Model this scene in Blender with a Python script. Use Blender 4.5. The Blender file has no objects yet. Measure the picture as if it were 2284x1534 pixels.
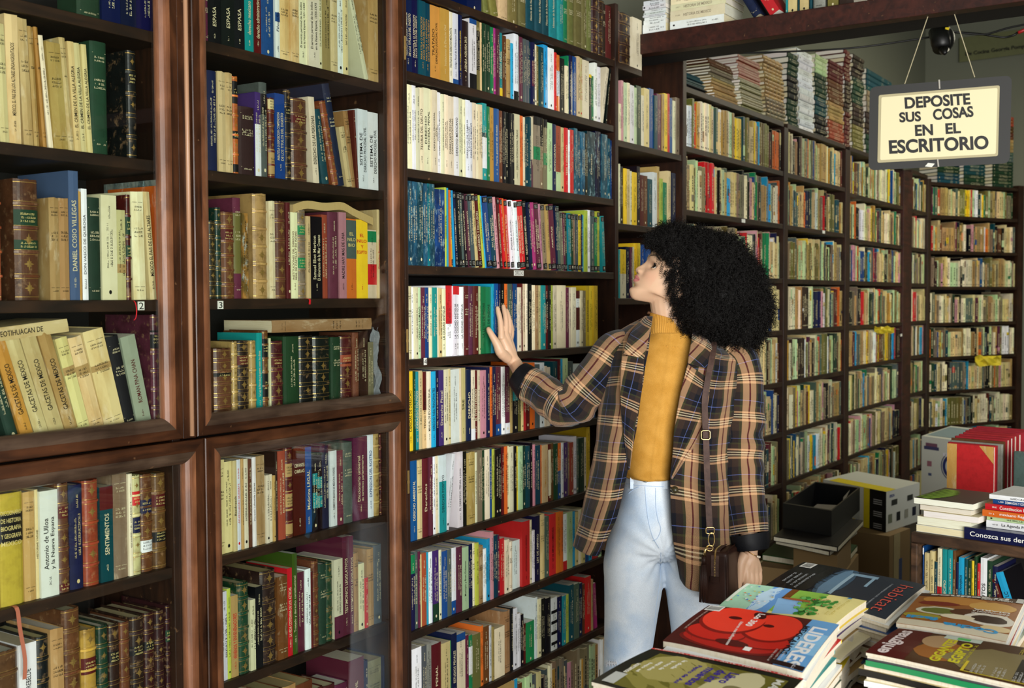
import bpy, bmesh, math, random
import numpy as np
from mathutils import Vector, Matrix, noise
random.seed(7)
SC=bpy.context.scene
COL=SC.collection
# ---------------- camera (fitted to the shelf lines) ----------------
FPX=2500.0; CX=1142.0; CY=767.0
YAW,PITCH,ROLL=0.58557,-0.03958,-0.00446
CAMZ=1.55
D=1.95                      # the bookcases' front plane is Y = D, running along +X
_f=Vector((math.cos(YAW)*math.cos(PITCH),math.sin(YAW)*math.cos(PITCH),math.sin(PITCH)))
_r=Vector((math.sin(YAW),-math.cos(YAW),0)); _u=_r.cross(_f)
CR=_r*math.cos(ROLL)+_u*math.sin(ROLL); CU=-_r*math.sin(ROLL)+_u*math.cos(ROLL); CF=_f
cam=bpy.data.cameras.new('camera'); co=bpy.data.objects.new('camera',cam); COL.objects.link(co)
co.matrix_world=Matrix(((CR.x,CU.x,-CF.x,0),(CR.y,CU.y,-CF.y,0),(CR.z,CU.z,-CF.z,CAMZ),(0,0,0,1)))
cam.sensor_width=36; cam.lens=36*FPX/2284.0; cam.clip_start=.05; cam.clip_end=60
cam.dof.use_dof=True; cam.dof.focus_distance=2.85; cam.dof.aperture_fstop=6.3
SC.camera=co
# ---------------- daylight, fill lamp and exposure ----------------
SC.view_settings.view_transform='Standard'; SC.view_settings.look='None'
SC.view_settings.exposure=0.68; SC.view_settings.gamma=1.0; SC.view_settings.use_curve_mapping=False
w=bpy.data.worlds.new('daylight'); SC.world=w; w.use_nodes=True
w.node_tree.nodes['Background'].inputs[0].default_value=(1.0,.985,.93,1); w.node_tree.nodes['Background'].inputs[1].default_value=.34
def area(name,loc,target,sx,sy,power,col=(1,1,1)):
    l=bpy.data.lights.new(name,'AREA'); l.shape='RECTANGLE'; l.size=sx; l.size_y=sy; l.energy=power; l.color=col
    o=bpy.data.objects.new(name,l); COL.objects.link(o); o.location=loc
    o.rotation_euler=(Vector(target)-Vector(loc)).to_track_quat('-Z','Y').to_euler(); return o
area('street_daylight',(-1.2,-2.6,1.5),(2.8,1.8,.85),3.4,2.4,265,(1,.985,.95))
area('far_fill_lamp',(7.4,.4,3.2),(7.4,1.0,1.0),2.0,1.0,30,(1,.94,.72))  # unseen lamp added to brighten and tint the far shelves yellowish
# ---------------- pixel -> place helpers (everything is then built at its real depth) ----------------
def ray(px,py): return CF+CR*((px-CX)/FPX)-CU*((py-CY)/FPX)
def W(px,py,Y=D):
    r=ray(px,py); s=Y/r.y; return Vector((r.x*s,Y,CAMZ+r.z*s))
def P(px,py,d): 
    r=ray(px,py); return Vector((r.x*d,r.y*d,CAMZ+r.z*d))
def PZ(px,py,z):
    r=ray(px,py); s=(z-CAMZ)/r.z; return Vector((r.x*s,r.y*s,z))
def lin(c):
    return tuple((v/12.92 if v<=.04045 else ((v+.055)/1.055)**2.4) for v in c)
# ---------------- mesh builder ----------------
class MB:
    def __init__(s): s.v=[];s.f=[];s.m=[];s.c=[];s.uv=None
    def add(s,vs,fs,m=0,c=(1,1,1)):
        o=len(s.v); s.v.extend(vs)
        for f in fs: s.f.append(tuple(i+o for i in f)); s.m.append(m); s.c.append(c)
    def box(s,a,b,m=0,c=(1,1,1)):
        x0,y0,z0=a;x1,y1,z1=b
        s.add([(x0,y0,z0),(x1,y0,z0),(x1,y1,z0),(x0,y1,z0),(x0,y0,z1),(x1,y0,z1),(x1,y1,z1),(x0,y1,z1)],
              [(0,3,2,1),(4,5,6,7),(0,1,5,4),(1,2,6,5),(2,3,7,6),(3,0,4,7)],m,c)
    def bevbox(s,a,b,e,m=0,c=(1,1,1)):
        x0,y0,z0=a;x1,y1,z1=b
        vs=[];
        # chamfered box through three nested rings per axis
        bm=bmesh.new(); bmesh.ops.create_cube(bm,size=1)
        for v in bm.verts: v.co=Vector(((x0+x1)/2+v.co.x*(x1-x0),(y0+y1)/2+v.co.y*(y1-y0),(z0+z1)/2+v.co.z*(z1-z0)))
        bmesh.ops.bevel(bm,geom=bm.edges[:],offset=e,segments=2,affect='EDGES',profile=.5)
        bm.verts.index_update()
        s.add([tuple(v.co) for v in bm.verts],[tuple(v.index for v in f.verts) for f in bm.faces],m,c); bm.free()
    def tube(s,pts,rs,n=10,m=0,c=(1,1,1),cap=True,flat=None):
        pts=[Vector(p) for p in pts]; N=len(pts)
        if not hasattr(rs,'__len__'): rs=[rs]*N
        base=len(s.v); up=Vector((0,0,1)); prev=None
        for i,p in enumerate(pts):
            t=(pts[min(i+1,N-1)]-pts[max(i-1,0)]).normalized()
            if prev is None:
                a=t.cross(up)
                if a.length<.05: a=t.cross(Vector((1,0,0)))
                a.normalize()
            else:
                a=prev-t*prev.dot(t)
                a.normalize()
            b=t.cross(a); prev=a
            for k in range(n):
                th=2*math.pi*k/n
                fb=flat if flat else 1
                s.v.append(tuple(p+a*math.cos(th)*rs[i]+b*math.sin(th)*rs[i]*fb))
        for i in range(N-1):
            for k in range(n):
                s.f.append((base+i*n+k,base+i*n+(k+1)%n,base+(i+1)*n+(k+1)%n,base+(i+1)*n+k)); s.m.append(m); s.c.append(c)
        if cap:
            s.f.append(tuple(base+k for k in reversed(range(n)))); s.m.append(m); s.c.append(c)
            s.f.append(tuple(base+(N-1)*n+k for k in range(n))); s.m.append(m); s.c.append(c)
    def build(s,name,mats,parent=None,smooth=False,loc=None,local=True):
        me=bpy.data.meshes.new(name); me.from_pydata([tuple(v) for v in s.v],[],s.f)
        if not isinstance(mats,(list,tuple)): mats=[mats]
        for mm in mats: me.materials.append(mm)
        n=len(s.f)
        me.polygons.foreach_set('material_index',s.m)
        if smooth: me.polygons.foreach_set('use_smooth',[True]*n)
        ca=me.color_attributes.new('Col','FLOAT_COLOR','CORNER')
        arr=[]
        for f,c in zip(s.f,s.c):
            c4=(c[0],c[1],c[2],1.0)
            arr.extend(c4*len(f))
        ca.data.foreach_set('color',arr)
        if s.uv is not None:
            ul=me.uv_layers.new(name='UVMap'); u=[]
            for f in s.f:
                for i in f: u.extend(s.uv[i])
            ul.data.foreach_set('uv',u)
        me.update()
        o=bpy.data.objects.new(name,me); COL.objects.link(o)
        if loc is not None: o.location=loc
        if parent is not None: o.parent=parent
        return o
def tag(o,label=None,cat=None,group=None,kind=None):
    if label: o['label']=label
    if cat: o['category']=cat
    if group: o['group']=group
    if kind: o['kind']=kind
    return o
def empty(name,loc=(0,0,0),rz=0):
    o=bpy.data.objects.new(name,None); COL.objects.link(o); o.location=loc; o.rotation_euler=(0,0,rz); o.empty_display_size=.05; return o
def bez(keys,n):
    """Catmull-Rom through keys (tuples) sampled n points"""
    K=[np.array(k,float) for k in keys]; m=len(K)-1; out=[]
    for i in range(n):
        t=i/(n-1)*m; j=min(int(t),m-1); f=t-j
        p0=K[max(j-1,0)];p1=K[j];p2=K[j+1];p3=K[min(j+2,m)]
        out.append(.5*((2*p1)+(-p0+p2)*f+(2*p0-5*p1+4*p2-p3)*f*f+(-p0+3*p1-3*p2+p3)*f**3))
    return out
# ---------------- text as geometry ----------------
_tc={}
TRES=[2]
def glyphs(txt,bold=0.0,shear=0.0,serif=False):
    key=(txt,bold,shear,TRES[0])
    if key in _tc: return _tc[key]
    cu=bpy.data.curves.new('t','FONT'); cu.body=txt; cu.size=1; cu.resolution_u=TRES[0]; cu.offset=bold; cu.shear=shear
    o=bpy.data.objects.new('t',cu); COL.objects.link(o)
    dg=bpy.context.evaluated_depsgraph_get(); me=bpy.data.meshes.new_from_object(o.evaluated_get(dg))
    vs=[(v.co.x,v.co.y) for v in me.vertices]; fs=[tuple(p.vertices) for p in me.polygons]
    COL.objects.unlink(o); bpy.data.objects.remove(o); bpy.data.curves.remove(cu); bpy.data.meshes.remove(me)
    xs=[v[0] for v in vs] or [0]; ys=[v[1] for v in vs] or [0]
    _tc[key]=(vs,fs,min(xs),max(xs),min(ys),max(ys)); return _tc[key]
def put_text(mb,txt,fn,cx,cy,length,height,m,c,bold=.01,fit=True,shear=0.0):
    """fn maps (s along text, t glyph up) around centre to 3D; text scaled to fit length x height"""
    vs,fs,x0,x1,y0,y1=glyphs(txt,bold,shear)
    if not fs: return
    sx=length/(x1-x0); sy=height/(y1-y0)
    if fit: sx=min(sx,sy*1.35); sy=min(sy,sx*1.9)
    mb.add([fn(cx+(a-(x0+x1)/2)*sx,cy+(b-(y0+y1)/2)*sy) for a,b in vs],fs,m,c)
def scribble(mb,fn,cx,cy,length,height,m,c,rng,caps=True):
    """a line of small unreadable letter-like marks"""
    s=-length/2; 
    while s<length/2:
        wd=height*rng.uniform(.35,.75)
        if rng.random()<.16: s+=height*.5; continue
        h0=height*(.5 if rng.random()<.8 else .35)
        mb.add([fn(cx+s,cy-h0),fn(cx+s+wd*.75,cy-h0),fn(cx+s+wd*.75,cy-h0*.45),fn(cx+s,cy-h0*.45)],[(0,1,2,3)],m,c)
        if rng.random()<.75:
            q=rng.choice((0,.5))*wd
            mb.add([fn(cx+s+q,cy-h0*.45),fn(cx+s+q+wd*.3,cy-h0*.45),fn(cx+s+q+wd*.3,cy+h0),fn(cx+s+q,cy+h0)],[(0,1,2,3)],m,c)
        if rng.random()<.5:
            mb.add([fn(cx+s,cy+h0*.55),fn(cx+s+wd*.7,cy+h0*.55),fn(cx+s+wd*.7,cy+h0),fn(cx+s,cy+h0)],[(0,1,2,3)],m,c)
        s+=wd*1.1
# ---------------- materials ----------------
def mat(name): 
    m=bpy.data.materials.new(name); m.use_nodes=True; nt=m.node_tree; b=nt.nodes['Principled BSDF']; return m,nt,b
def simple(name,c,rough=.5,metal=0,spec=.5,srgb=True):
    m,nt,b=mat(name); b.inputs['Base Color'].default_value=(*(lin(c) if srgb else c),1); b.inputs['Roughness'].default_value=rough
    b.inputs['Metallic'].default_value=metal; b.inputs['Specular IOR Level'].default_value=spec; return m
def N(nt,t,**k):
    n=nt.nodes.new(t)
    for a,b in k.items(): setattr(n,a,b)
    return n
def mixrgb(nt,fac,a,b,mode='MIX'):
    n=N(nt,'ShaderNodeMix',data_type='RGBA',blend_type=mode)
    for sock,val in ((n.inputs['Factor'],fac),(n.inputs[6],a),(n.inputs[7],b)):
        if hasattr(val,'is_output'): nt.links.new(val,sock)
        else: sock.default_value=val if not isinstance(val,tuple) else (*val[:3],1)
    return n.outputs[2]
def ramp(nt,inp,stops,interp='LINEAR'):
    r=N(nt,'ShaderNodeValToRGB'); r.color_ramp.interpolation=interp
    el=r.color_ramp.elements
    while len(el)>1: el.remove(el[-1])
    el[0].position=stops[0][0]; el[0].color=(*stops[0][1],1)
    for p,c in stops[1:]:
        e=el.new(p); e.color=(*c,1)
    nt.links.new(inp,r.inputs[0]); return r.outputs[0]
def colmat(name,rough,wear=0.25,scale=18,spec=.5,bump=0.0,dark=(.3,.25,.2),light=None,coat=0,stretch=(1,1,1),thr=(.45,.75)):
    """book-cover material: the object's own colour (attribute Col) with irregular wear"""
    m,nt,b=mat(name); at=N(nt,'ShaderNodeAttribute',attribute_name='Col')
    tc=N(nt,'ShaderNodeTexCoord'); oi=N(nt,'ShaderNodeObjectInfo')
    add=N(nt,'ShaderNodeVectorMath',operation='ADD'); nt.links.new(tc.outputs['Object'],add.inputs[0])
    sc=N(nt,'ShaderNodeVectorMath',operation='SCALE'); sc.inputs[0].default_value=(13,7,5); nt.links.new(oi.outputs['Random'],sc.inputs['Scale']); nt.links.new(sc.outputs[0],add.inputs[1])
    mp=N(nt,'ShaderNodeMapping'); mp.inputs['Scale'].default_value=stretch; nt.links.new(add.outputs[0],mp.inputs[0])
    nz=N(nt,'ShaderNodeTexNoise'); nz.inputs['Scale'].default_value=scale; nz.inputs['Detail'].default_value=6; nz.inputs['Roughness'].default_value=.65
    nt.links.new(mp.outputs[0],nz.inputs['Vector'])
    f=ramp(nt,nz.outputs['Fac'],[(thr[0],(0,0,0)),(thr[1],(wear,)*3)])
    dk=mixrgb(nt,1.0,at.outputs['Color'],dark,'MULTIPLY')
    c=mixrgb(nt,f,at.outputs['Color'],dk)
    if light:
        nz2=N(nt,'ShaderNodeTexNoise'); nz2.inputs['Scale'].default_value=scale*2.3; nz2.inputs['Detail'].default_value=8; nz2.inputs['Roughness'].default_value=.7
        nt.links.new(mp.outputs[0],nz2.inputs['Vector'])
        f2=ramp(nt,nz2.outputs['Fac'],[(.55,(0,0,0)),(.72,(light[3],)*3)])
        c=mixrgb(nt,f2,c,light[:3])
    nt.links.new(c,b.inputs['Base Color']); b.inputs['Roughness'].default_value=rough; b.inputs['Specular IOR Level'].default_value=spec
    b.inputs['Coat Weight'].default_value=coat; b.inputs['Coat Roughness'].default_value=.15
    if bump:
        bp=N(nt,'ShaderNodeBump'); bp.inputs['Strength'].default_value=bump; bp.inputs['Distance'].default_value=.002
        nt.links.new(nz.outputs['Fac'],bp.inputs['Height']); nt.links.new(bp.outputs[0],b.inputs['Normal'])
    return m
def wood(name,c1,c2,rough=.42,scale=(3,3,40),spec=.4):
    m,nt,b=mat(name); tc=N(nt,'ShaderNodeTexCoord'); mp=N(nt,'ShaderNodeMapping'); mp.inputs['Scale'].default_value=scale
    nt.links.new(tc.outputs['Object'],mp.inputs[0])
    nz=N(nt,'ShaderNodeTexNoise'); nz.inputs['Scale'].default_value=3.0; nz.inputs['Detail'].default_value=8; nz.inputs['Distortion'].default_value=.8
    nt.links.new(mp.outputs[0],nz.inputs['Vector'])
    n2=N(nt,'ShaderNodeTexNoise'); n2.inputs['Scale'].default_value=9; n2.inputs['Detail'].default_value=5; nt.links.new(tc.outputs['Object'],n2.inputs['Vector'])
    c=ramp(nt,nz.outputs['Fac'],[(.3,lin(c1)),(.7,lin(c2))])
    sc=ramp(nt,n2.outputs['Fac'],[(.35,(.55,.5,.45)),(.65,(1.1,1.05,1))])
    c=mixrgb(nt,1.0,c,sc,'MULTIPLY')
    n3=N(nt,'ShaderNodeTexNoise'); n3.inputs['Scale'].default_value=60; n3.inputs['Detail'].default_value=8; nt.links.new(tc.outputs['Object'],n3.inputs['Vector'])
    f3=ramp(nt,n3.outputs['Fac'],[(.68,(0,0,0)),(.76,(.35,)*3)])
    c=mixrgb(nt,f3,c,lin((.62,.45,.3)))
    nt.links.new(c,b.inputs['Base Color']); b.inputs['Roughness'].default_value=rough; b.inputs['Specular IOR Level'].default_value=spec
    bp=N(nt,'ShaderNodeBump'); bp.inputs['Strength'].default_value=.25; bp.inputs['Distance'].default_value=.002
    nt.links.new(nz.outputs['Fac'],bp.inputs['Height']); nt.links.new(bp.outputs[0],b.inputs['Normal'])
    return m
WOODX=(2,14,14); WOODZ=(14,14,2)
M={}
M['door']=wood('varnished_brown_wood',(.155,.085,.045),(.30,.175,.095),.33,WOODZ)
M['doorh']=wood('varnished_brown_wood_rail',(.155,.085,.045),(.30,.175,.095),.33,WOODX)
M['bead']=wood('worn_wood_beading',(.36,.22,.14),(.52,.35,.24),.34,WOODZ)
M['beadh']=wood('worn_wood_beading_rail',(.20,.15,.12),(.32,.26,.21),.30,WOODX)
M['shelf']=wood('dark_shelf_board',(.12,.075,.04),(.22,.14,.08),.5,WOODX)
M['side']=wood('dark_side_panel',(.13,.07,.04),(.22,.125,.07),.5,WOODZ)
M['back']=simple('dark_back_board',(.055,.04,.035),.8)
M['beam']=wood('reddish_beam_wood',(.16,.06,.04),(.27,.12,.085),.5,WOODX)
M['rough']=wood('scuffed_shop_counter_wood',(.2,.14,.1),(.42,.31,.22),.6,WOODX)
M['paper']=colmat('printed_paper_cover',.42,.35,25,.45,0,(.72,.66,.5),coat=.0)
M['gloss']=colmat('glossy_cover',.22,.2,14,.5,0,(.8,.75,.65))
M['cloth']=colmat('book_cloth',.7,.6,60,.3,.3,(.6,.55,.5))
M['leather']=colmat('worn_leather_binding',.38,.95,26,.5,.5,(.28,.2,.16),(.42,.25,.12,.6))
M['old']=colmat('browned_old_paper_cover',.6,.9,16,.3,.2,(.66,.5,.28),(.85,.75,.52,.5),stretch=(1,1,.35))
M['mottle']=colmat('mottled_marbled_cover',.35,1.0,34,.4,0,(.22,.3,.35),(.45,.7,.72,.75),stretch=(1,1,.5),thr=(.35,.6))
M['pages']=colmat('page_block',.75,.55,20,.2,.0,(.72,.62,.42),stretch=(60,1,1))
M['print']=colmat('printed_ink',.5,.15,30,.3)
M['foil']=simple('gilt_foil',(.80,.65,.36),.32,.75)
def glass():
    m,nt,b=mat('door_glass'); out=nt.nodes['Material Output']
    t=N(nt,'ShaderNodeBsdfTransparent'); t.inputs[0].default_value=(.93,.95,.93,1)
    g=N(nt,'ShaderNodeBsdfGlossy'); g.inputs['Roughness'].default_value=.015
    fr=N(nt,'ShaderNodeFresnel'); ge=N(nt,'ShaderNodeNewGeometry'); mr=N(nt,'ShaderNodeMapRange'); mr.inputs[3].default_value=1.5; mr.inputs[4].default_value=1/1.5; nt.links.new(ge.outputs['Backfacing'],mr.inputs[0]); nt.links.new(mr.outputs[0],fr.inputs[0])
    mx=N(nt,'ShaderNodeMixShader'); nt.links.new(fr.outputs[0],mx.inputs[0]); nt.links.new(t.outputs[0],mx.inputs[1]); nt.links.new(g.outputs[0],mx.inputs[2])
    nt.links.new(mx.outputs[0],out.inputs['Surface']); return m
M['glass']=glass()
M['brass']=simple('brass',(.75,.62,.38),.3,1)
M['black']=simple('black_plastic',(.03,.03,.035),.4)
M['white']=simple('white_card',(.9,.9,.86),.6)
M['ink']=simple('black_ink',(.03,.03,.03),.5)
# ================= room =================
FLOORC=simple('worn_dark_tile_floor',(.22,.2,.18),.5)
XR0,XR1=-1.6,9.6
def vx(px,py=664): return W(px,py).x
mb=MB(); mb.box((XR0,-4.2,-.1),(XR1,D+.42,0)); tag(mb.build('floor',FLOORC),kind='structure')
CEIL=simple('grey_green_plaster',(.42,.43,.37),.85)
mb=MB(); mb.box((.8,-4.2,4.8),(XR1,D+.42,4.9)); tag(mb.build('ceiling',CEIL),kind='structure')
mb=MB(); mb.box((XR0,D+.34,0),(XR1+.1,D+.42,4.8)); tag(mb.build('wall_left',CEIL),kind='structure')
mb=MB(); mb.box((XR1,-4.2,0),(XR1+.1,D+.34,4.8)); tag(mb.build('wall_far',CEIL),kind='structure')
mb=MB(); mb.box((4.6,-4.3,0),(XR1+.1,-4.2,4.8)); tag(mb.build('wall_right',CEIL),kind='structure')
# ================= bookcases =================
def zr(px,py,Y=D): return W(px,py,Y).z
BK=D+.32
# x of uprights
XA0=.92; XPOST0=vx(405); XPOST1=vx(437); XC2R=vx(904); XM0=vx(913); XM1=vx(1373); XB2=vx(1380); XB2b=vx(1523); XB3=vx(1531); XB3b=vx(1748)
XB4=vx(1757); XB4b=vx(1885); XB5=vx(1895); XB5b=vx(2014); XB6=vx(2033); XB6b=vx(2068); XB7=vx(2073)
LOWX=vx(460,1200)
SY=D+.03      # shelf fronts behind the glazed doors
z=lambda a,b,Y: (W(*a,Y).z+W(*b,Y).z)/2
ZT0=z((0,5),(354,59),SY); ZT1=(z((0,313.6),(358,361),SY)); ZT2=z((0,669.5),(364,669.5),SY)
ZU1=z((442,91),(847,180),SY); ZU2=z((448.8,379.7),(854,423.7),SY); ZU3=z((453,666),(865,666),SY)
ZDB=z((455,981),(901,910),D)     # meeting line of upper and lower doors
ZDI=z((457,936),(874,880),D)     # inner bottom edge of upper doors
ZLT=z((477,1003),(873,954),D)    # inner top edge of lower doors
ZL1=z((483,1243),(877,1144),SY); ZL2=z((490.5,1529),(877,1380),SY)
ZK1=z((0,1357),(380,1270),SY); ZK2=ZL2; ZL3=ZL2-(ZL1-ZL2)*1.0
print('Z',[round(v,3) for v in (ZT0,ZT1,ZT2,ZU1,ZU2,ZU3,ZDB,ZDI,ZLT,ZL1,ZL2,ZK1,ZL3)])
S_=[((903.7,156),(1380,282)),((909,369.6),(1369,448)),((910.5,589),(1351,609)),((913,801),(1336,772)),((916,1004.7),(1331,935.6)),((919,1209),(1299,1101)),((921.6,1410.6),(1347,1242))]
ZM=[z(a,b,D) for a,b in S_]; pit=(ZM[2]-ZM[6])/4; ZM+= [ZM[6]-pit,ZM[6]-2*pit]
ZM0=z((1114,36),(1295,108),D)
print('ZM',[round(v,3) for v in ZM],ZM0)
print('X',[round(v,3) for v in (XPOST0,XPOST1,XC2R,XM0,XM1,XB2,XB2b,XB3,XB3b,XB4,XB4b,XB5,XB5b,XB6,XB6b,XB7,LOWX)])
ZTOP=2.62
TH=.024
def shelf(par,x0,x1,zt,y0,th=TH,m='shelf',y1=BK-.012):
    mb=MB(); mb.bevbox((x0,y0,zt-th),(x1,y1,zt),.0015); return mb.build('shelf',M[m],par)
def panel(par,x0,x1,y0=D,y1=BK,z0=0,z1=ZTOP,name='side_panel',m='side'):
    mb=MB(); mb.bevbox((x0,y0,z0),(x1,y1,z1),.0015); return mb.build(name,M[m],par)
def backp(par,x0,x1,z0=0,z1=ZTOP):
    mb=MB(); mb.box((x0,BK-.012,z0),(x1,BK,z1)); return mb.build('back_panel',M['back'],par)
def frame(name,x0,x1,z0,z1,prof,mats,par,y=D):
    """picture-frame sweep: prof = list of (inset, y) ; returns one mesh"""
    mb=MB(); n=len(prof)
    cs=[(x0,z0,1,1),(x1,z0,-1,1),(x1,z1,-1,-1),(x0,z1,1,-1)]
    for (cx,cz,sx,sz) in cs:
        for (a,b) in prof: mb.v.append((cx+sx*a,y+b,cz+sz*a))
    for i in range(4):
        j=(i+1)%4
        for k in range(n-1):
            mb.f.append((i*n+k,j*n+k,j*n+k+1,i*n+k+1)); mb.m.append(0 if i%2 else (1 if len(mats)>1 else 0)); mb.c.append((1,1,1))
        k=n-1; mb.f.append((i*n+k,j*n+k,j*n,i*n)); mb.m.append(0); mb.c.append((1,1,1))
    return mb.build(name,mats,par)
def door(par,x0,x1,z0,z1,stile,hinge_side,hz):
    d=frame('door',x0,x1,z0,z1,[(0,.022),(0,.002),(.002,0),(stile,0),(stile,.022)],[M['door'],M['doorh']],par)
    bw=.026
    pr=[(stile-.0005,.0195),(stile-.0005,-.0015)]+[(stile+.004+(bw-.004)*math.sin(t*math.pi/12),-.0015+.0155*(1-math.cos(t*math.pi/12))) for t in range(7)]+[(stile+bw,.0195)]
    frame('glazing_bead',x0,x1,z0,z1,pr,[M['bead'],M['beadh']],d)
    mb=MB(); a=stile+.006; mb.box((x0+a,D+.0155,z0+a),(x1-a,D+.0185,z1-a)); mb.build('pane',M['glass'],d)
    for q in hz:
        mb=MB(); mb.tube([(hinge_side,D-.003,q-.032),(hinge_side,D-.003,q+.032)],.0035,8)
        mb.tube([(hinge_side,D-.003,q-.004),(hinge_side,D-.003,q+.004)],.0045,8); mb.build('hinge',M['brass'],d)
    return d
def tagcard(par,txt,px,py,wd,hg,Y,c=(.9,.9,.88)):
    p=W(px,py,Y-.002); mb=MB(); mb.box((p.x-wd/2,Y-.0022,p.z-hg/2),(p.x+wd/2,Y-.0006,p.z+hg/2),0,c)
    put_text(mb,txt,lambda s,t:(p.x+s,Y-.0026,p.z+t),0,0,wd*.86,hg*.78,1,(.02,.02,.02),.0)
    return mb.build('shelf_tag',[M['white'],M['ink']],par)
# --- left glazed bookcase
g1=tag(empty('glazed_bookcase',(0,0,0)),'dark brown glazed bookcase of old books at the left edge','bookcase')
backp(g1,XA0,XPOST0)
panel(g1,XA0-.024,XA0,y0=D+.024); panel(g1,vx(385)+.012,vx(385)+.034,y0=D+.024)
C1R=vx(385)+.012
for q in (ZT0,ZT1,ZT2,ZDI-.012,ZK1,ZK2,ZL3,ZT0+.3): shelf(g1,XA0,C1R,q,SY)
dr1=door(g1,XA0-.02,XPOST0,ZDB+.003,ZTOP-.02,.022,XA0-.02,[1.9])
dr1['label']='upper glazed door'
dr1=door(g1,XA0-.02,LOWX-.002,.12,ZDB-.003,.026,XA0-.02,[.4]); dr1['label']='lower glazed door'
tagcard(g1,'2',315,682,.0165,.0185,SY)
# post between the cabinets
mb=MB(); mb.bevbox((XPOST0+.001,D+.004,ZDB+.001),(XPOST1-.001,D+.05,ZTOP),.002)
post=mb.build('centre_post',M['door'],g1)
mb=MB(); xc=XPOST0+(XPOST1-XPOST0)*.62; mb.tube([(xc,D+.002,ZDB+.006),(xc,D+.002,ZTOP)],.0052,10); mb.build('beading',simple('pale_highlight_beading',(.66,.50,.38),.35),post,smooth=True)  # pale colour paints the highlight that runs along this bead
# --- second glazed bookcase
g2=tag(empty('glazed_bookcase',(0,0,0)),'dark brown glazed bookcase between the left glazed one and the open shelves','bookcase')
backp(g2,XPOST1,XC2R)
C2L=XPOST1+.002; C2R=vx(875)
panel(g2,C2L-.02,C2L,y0=D+.051); panel(g2,C2R,XC2R,y0=D+.024)
panel(g2,XC2R,XM0-.004,y0=D)
for q in (ZU1,ZU2,ZU3,ZDI-.012,ZL1,ZL2,ZL3,ZU1+.3): shelf(g2,C2L,C2R,q,SY)
dr1=door(g2,XPOST1,XC2R-.001,ZDB+.003,ZTOP-.02,.022,XC2R+.003,[W(904,760).z,W(893,105).z]); dr1['label']='upper glazed door'
dr1=door(g2,LOWX+.002,XC2R-.001,.12,ZDB-.003,.026,XC2R+.003,[W(906,1075).z]); dr1['label']='lower glazed door'
tagcard(g2,'3',492,680,.0165,.0185,SY)
# plinth rails below both
for gg,a,b_ in ((g1,XA0-.02,LOWX-.002),(g2,LOWX+.002,XC2R)):
    mb=MB(); mb.bevbox((a,D,0),(b_,D+.03,.116),.002); mb.build('plinth',M['doorh'],gg)
# --- open main bay
def open_case(label,x0,x1,zs,left=True,right=None,pw=.02,top=ZTOP,y0=D,cardz=None):
    g=tag(empty('open_bookcase',(0,0,0)),label,'bookcase')
    backp(g,x0,x1,z1=top)
    if left: panel(g,x0-pw,x0,y0=y0,z1=top)
    if right: panel(g,x1,x1+right,y0=y0,z1=top)
    for q in zs: shelf(g,x0,x1,q,y0+.004)
    return g
g3=open_case('open wooden bookcase full of law paperbacks behind the woman\'s raised hand',XM0,XM1,[ZM0]+ZM,left=False,right=XB2-XM1-.001)
panel(g3,XM0-.003,XM0,y0=D+.002)
tagcard(g3,'DERECHO',1157.5,609,.054,.0165,D+.004); tagcard(g3,'4',949,806,.013,.02,D+.004)
ZB=[]   # far bays' shelf heights
FR=[((1530.5,323.5),(1752,383.5)),((1532,464),(1754,503)),((1680,618),(1748,622)),((1690,740),(1751,737)),((1695,860),(1748,852)),((1697,977),(1744,964)),((1704.6,1092),(1748,1077)),((1711,1216),(1744,1197))]
ZB=[z(a,b,D) for a,b in FR]; ZLEDGE=z((1533,213),(1757,279),D)
ZB.append(ZB[-1]-.26); print('ZB',[round(v,3) for v in ZB],ZLEDGE)
ZB2=[z((1383.5,317),(1520,341),D),z((1382,499),(1469,506),D),z((1385,665),(1400,665),D),1.293]; ZB2+=[ZB2[2]-.52,ZB2[2]-.78,ZB2[2]-1.04]
print('ZB2',ZB2)
g4=open_case('narrow open bookcase of paperbacks directly behind the woman\'s face',XB2,XB2b,ZB2,left=False,right=XB3-XB2b-.001)
g5=open_case('wide open bookcase behind the woman\'s hair, piled books on its top',XB3,XB3b,[ZLEDGE+TH]+ZB,left=False,right=XB4-XB3b-.001,top=ZLEDGE)
g6=open_case('open bookcase of pale paperbacks, second of those with piles on top',XB4,XB4b,[ZLEDGE+TH]+ZB,left=False,right=XB5-XB4b-.001,top=ZLEDGE)
ZB5=[z(a,b,D) for a,b in [((1898,427),(2011,461)),((1898,530),(2011,548)),((1896,625),(2013,631)),((1896,722),(2013,722)),((1896,815),(2011,801)),((1894,914),(2021,885)),((1892,1014),(2015,974))]]; ZB5+=[ZB5[-1]-.265,ZB5[-1]-.52]
print('ZB5',ZB5)
g7=open_case('open bookcase just left of the tall brown post',XB5,XB5b,[ZLEDGE+TH]+ZB5,left=False,right=XB6-XB5b-.001,top=ZLEDGE)
for p in g7.children:
    if p.name.startswith('side_panel'): p['label']='tall reddish brown post'; p.data.materials[0]=M['beam']
g8=open_case('very narrow open bookcase right of the tall brown post',XB6,XB6b,[ZLEDGE+TH]+ZB5,left=False,right=XB7-XB6b-.001,top=ZLEDGE)
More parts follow.
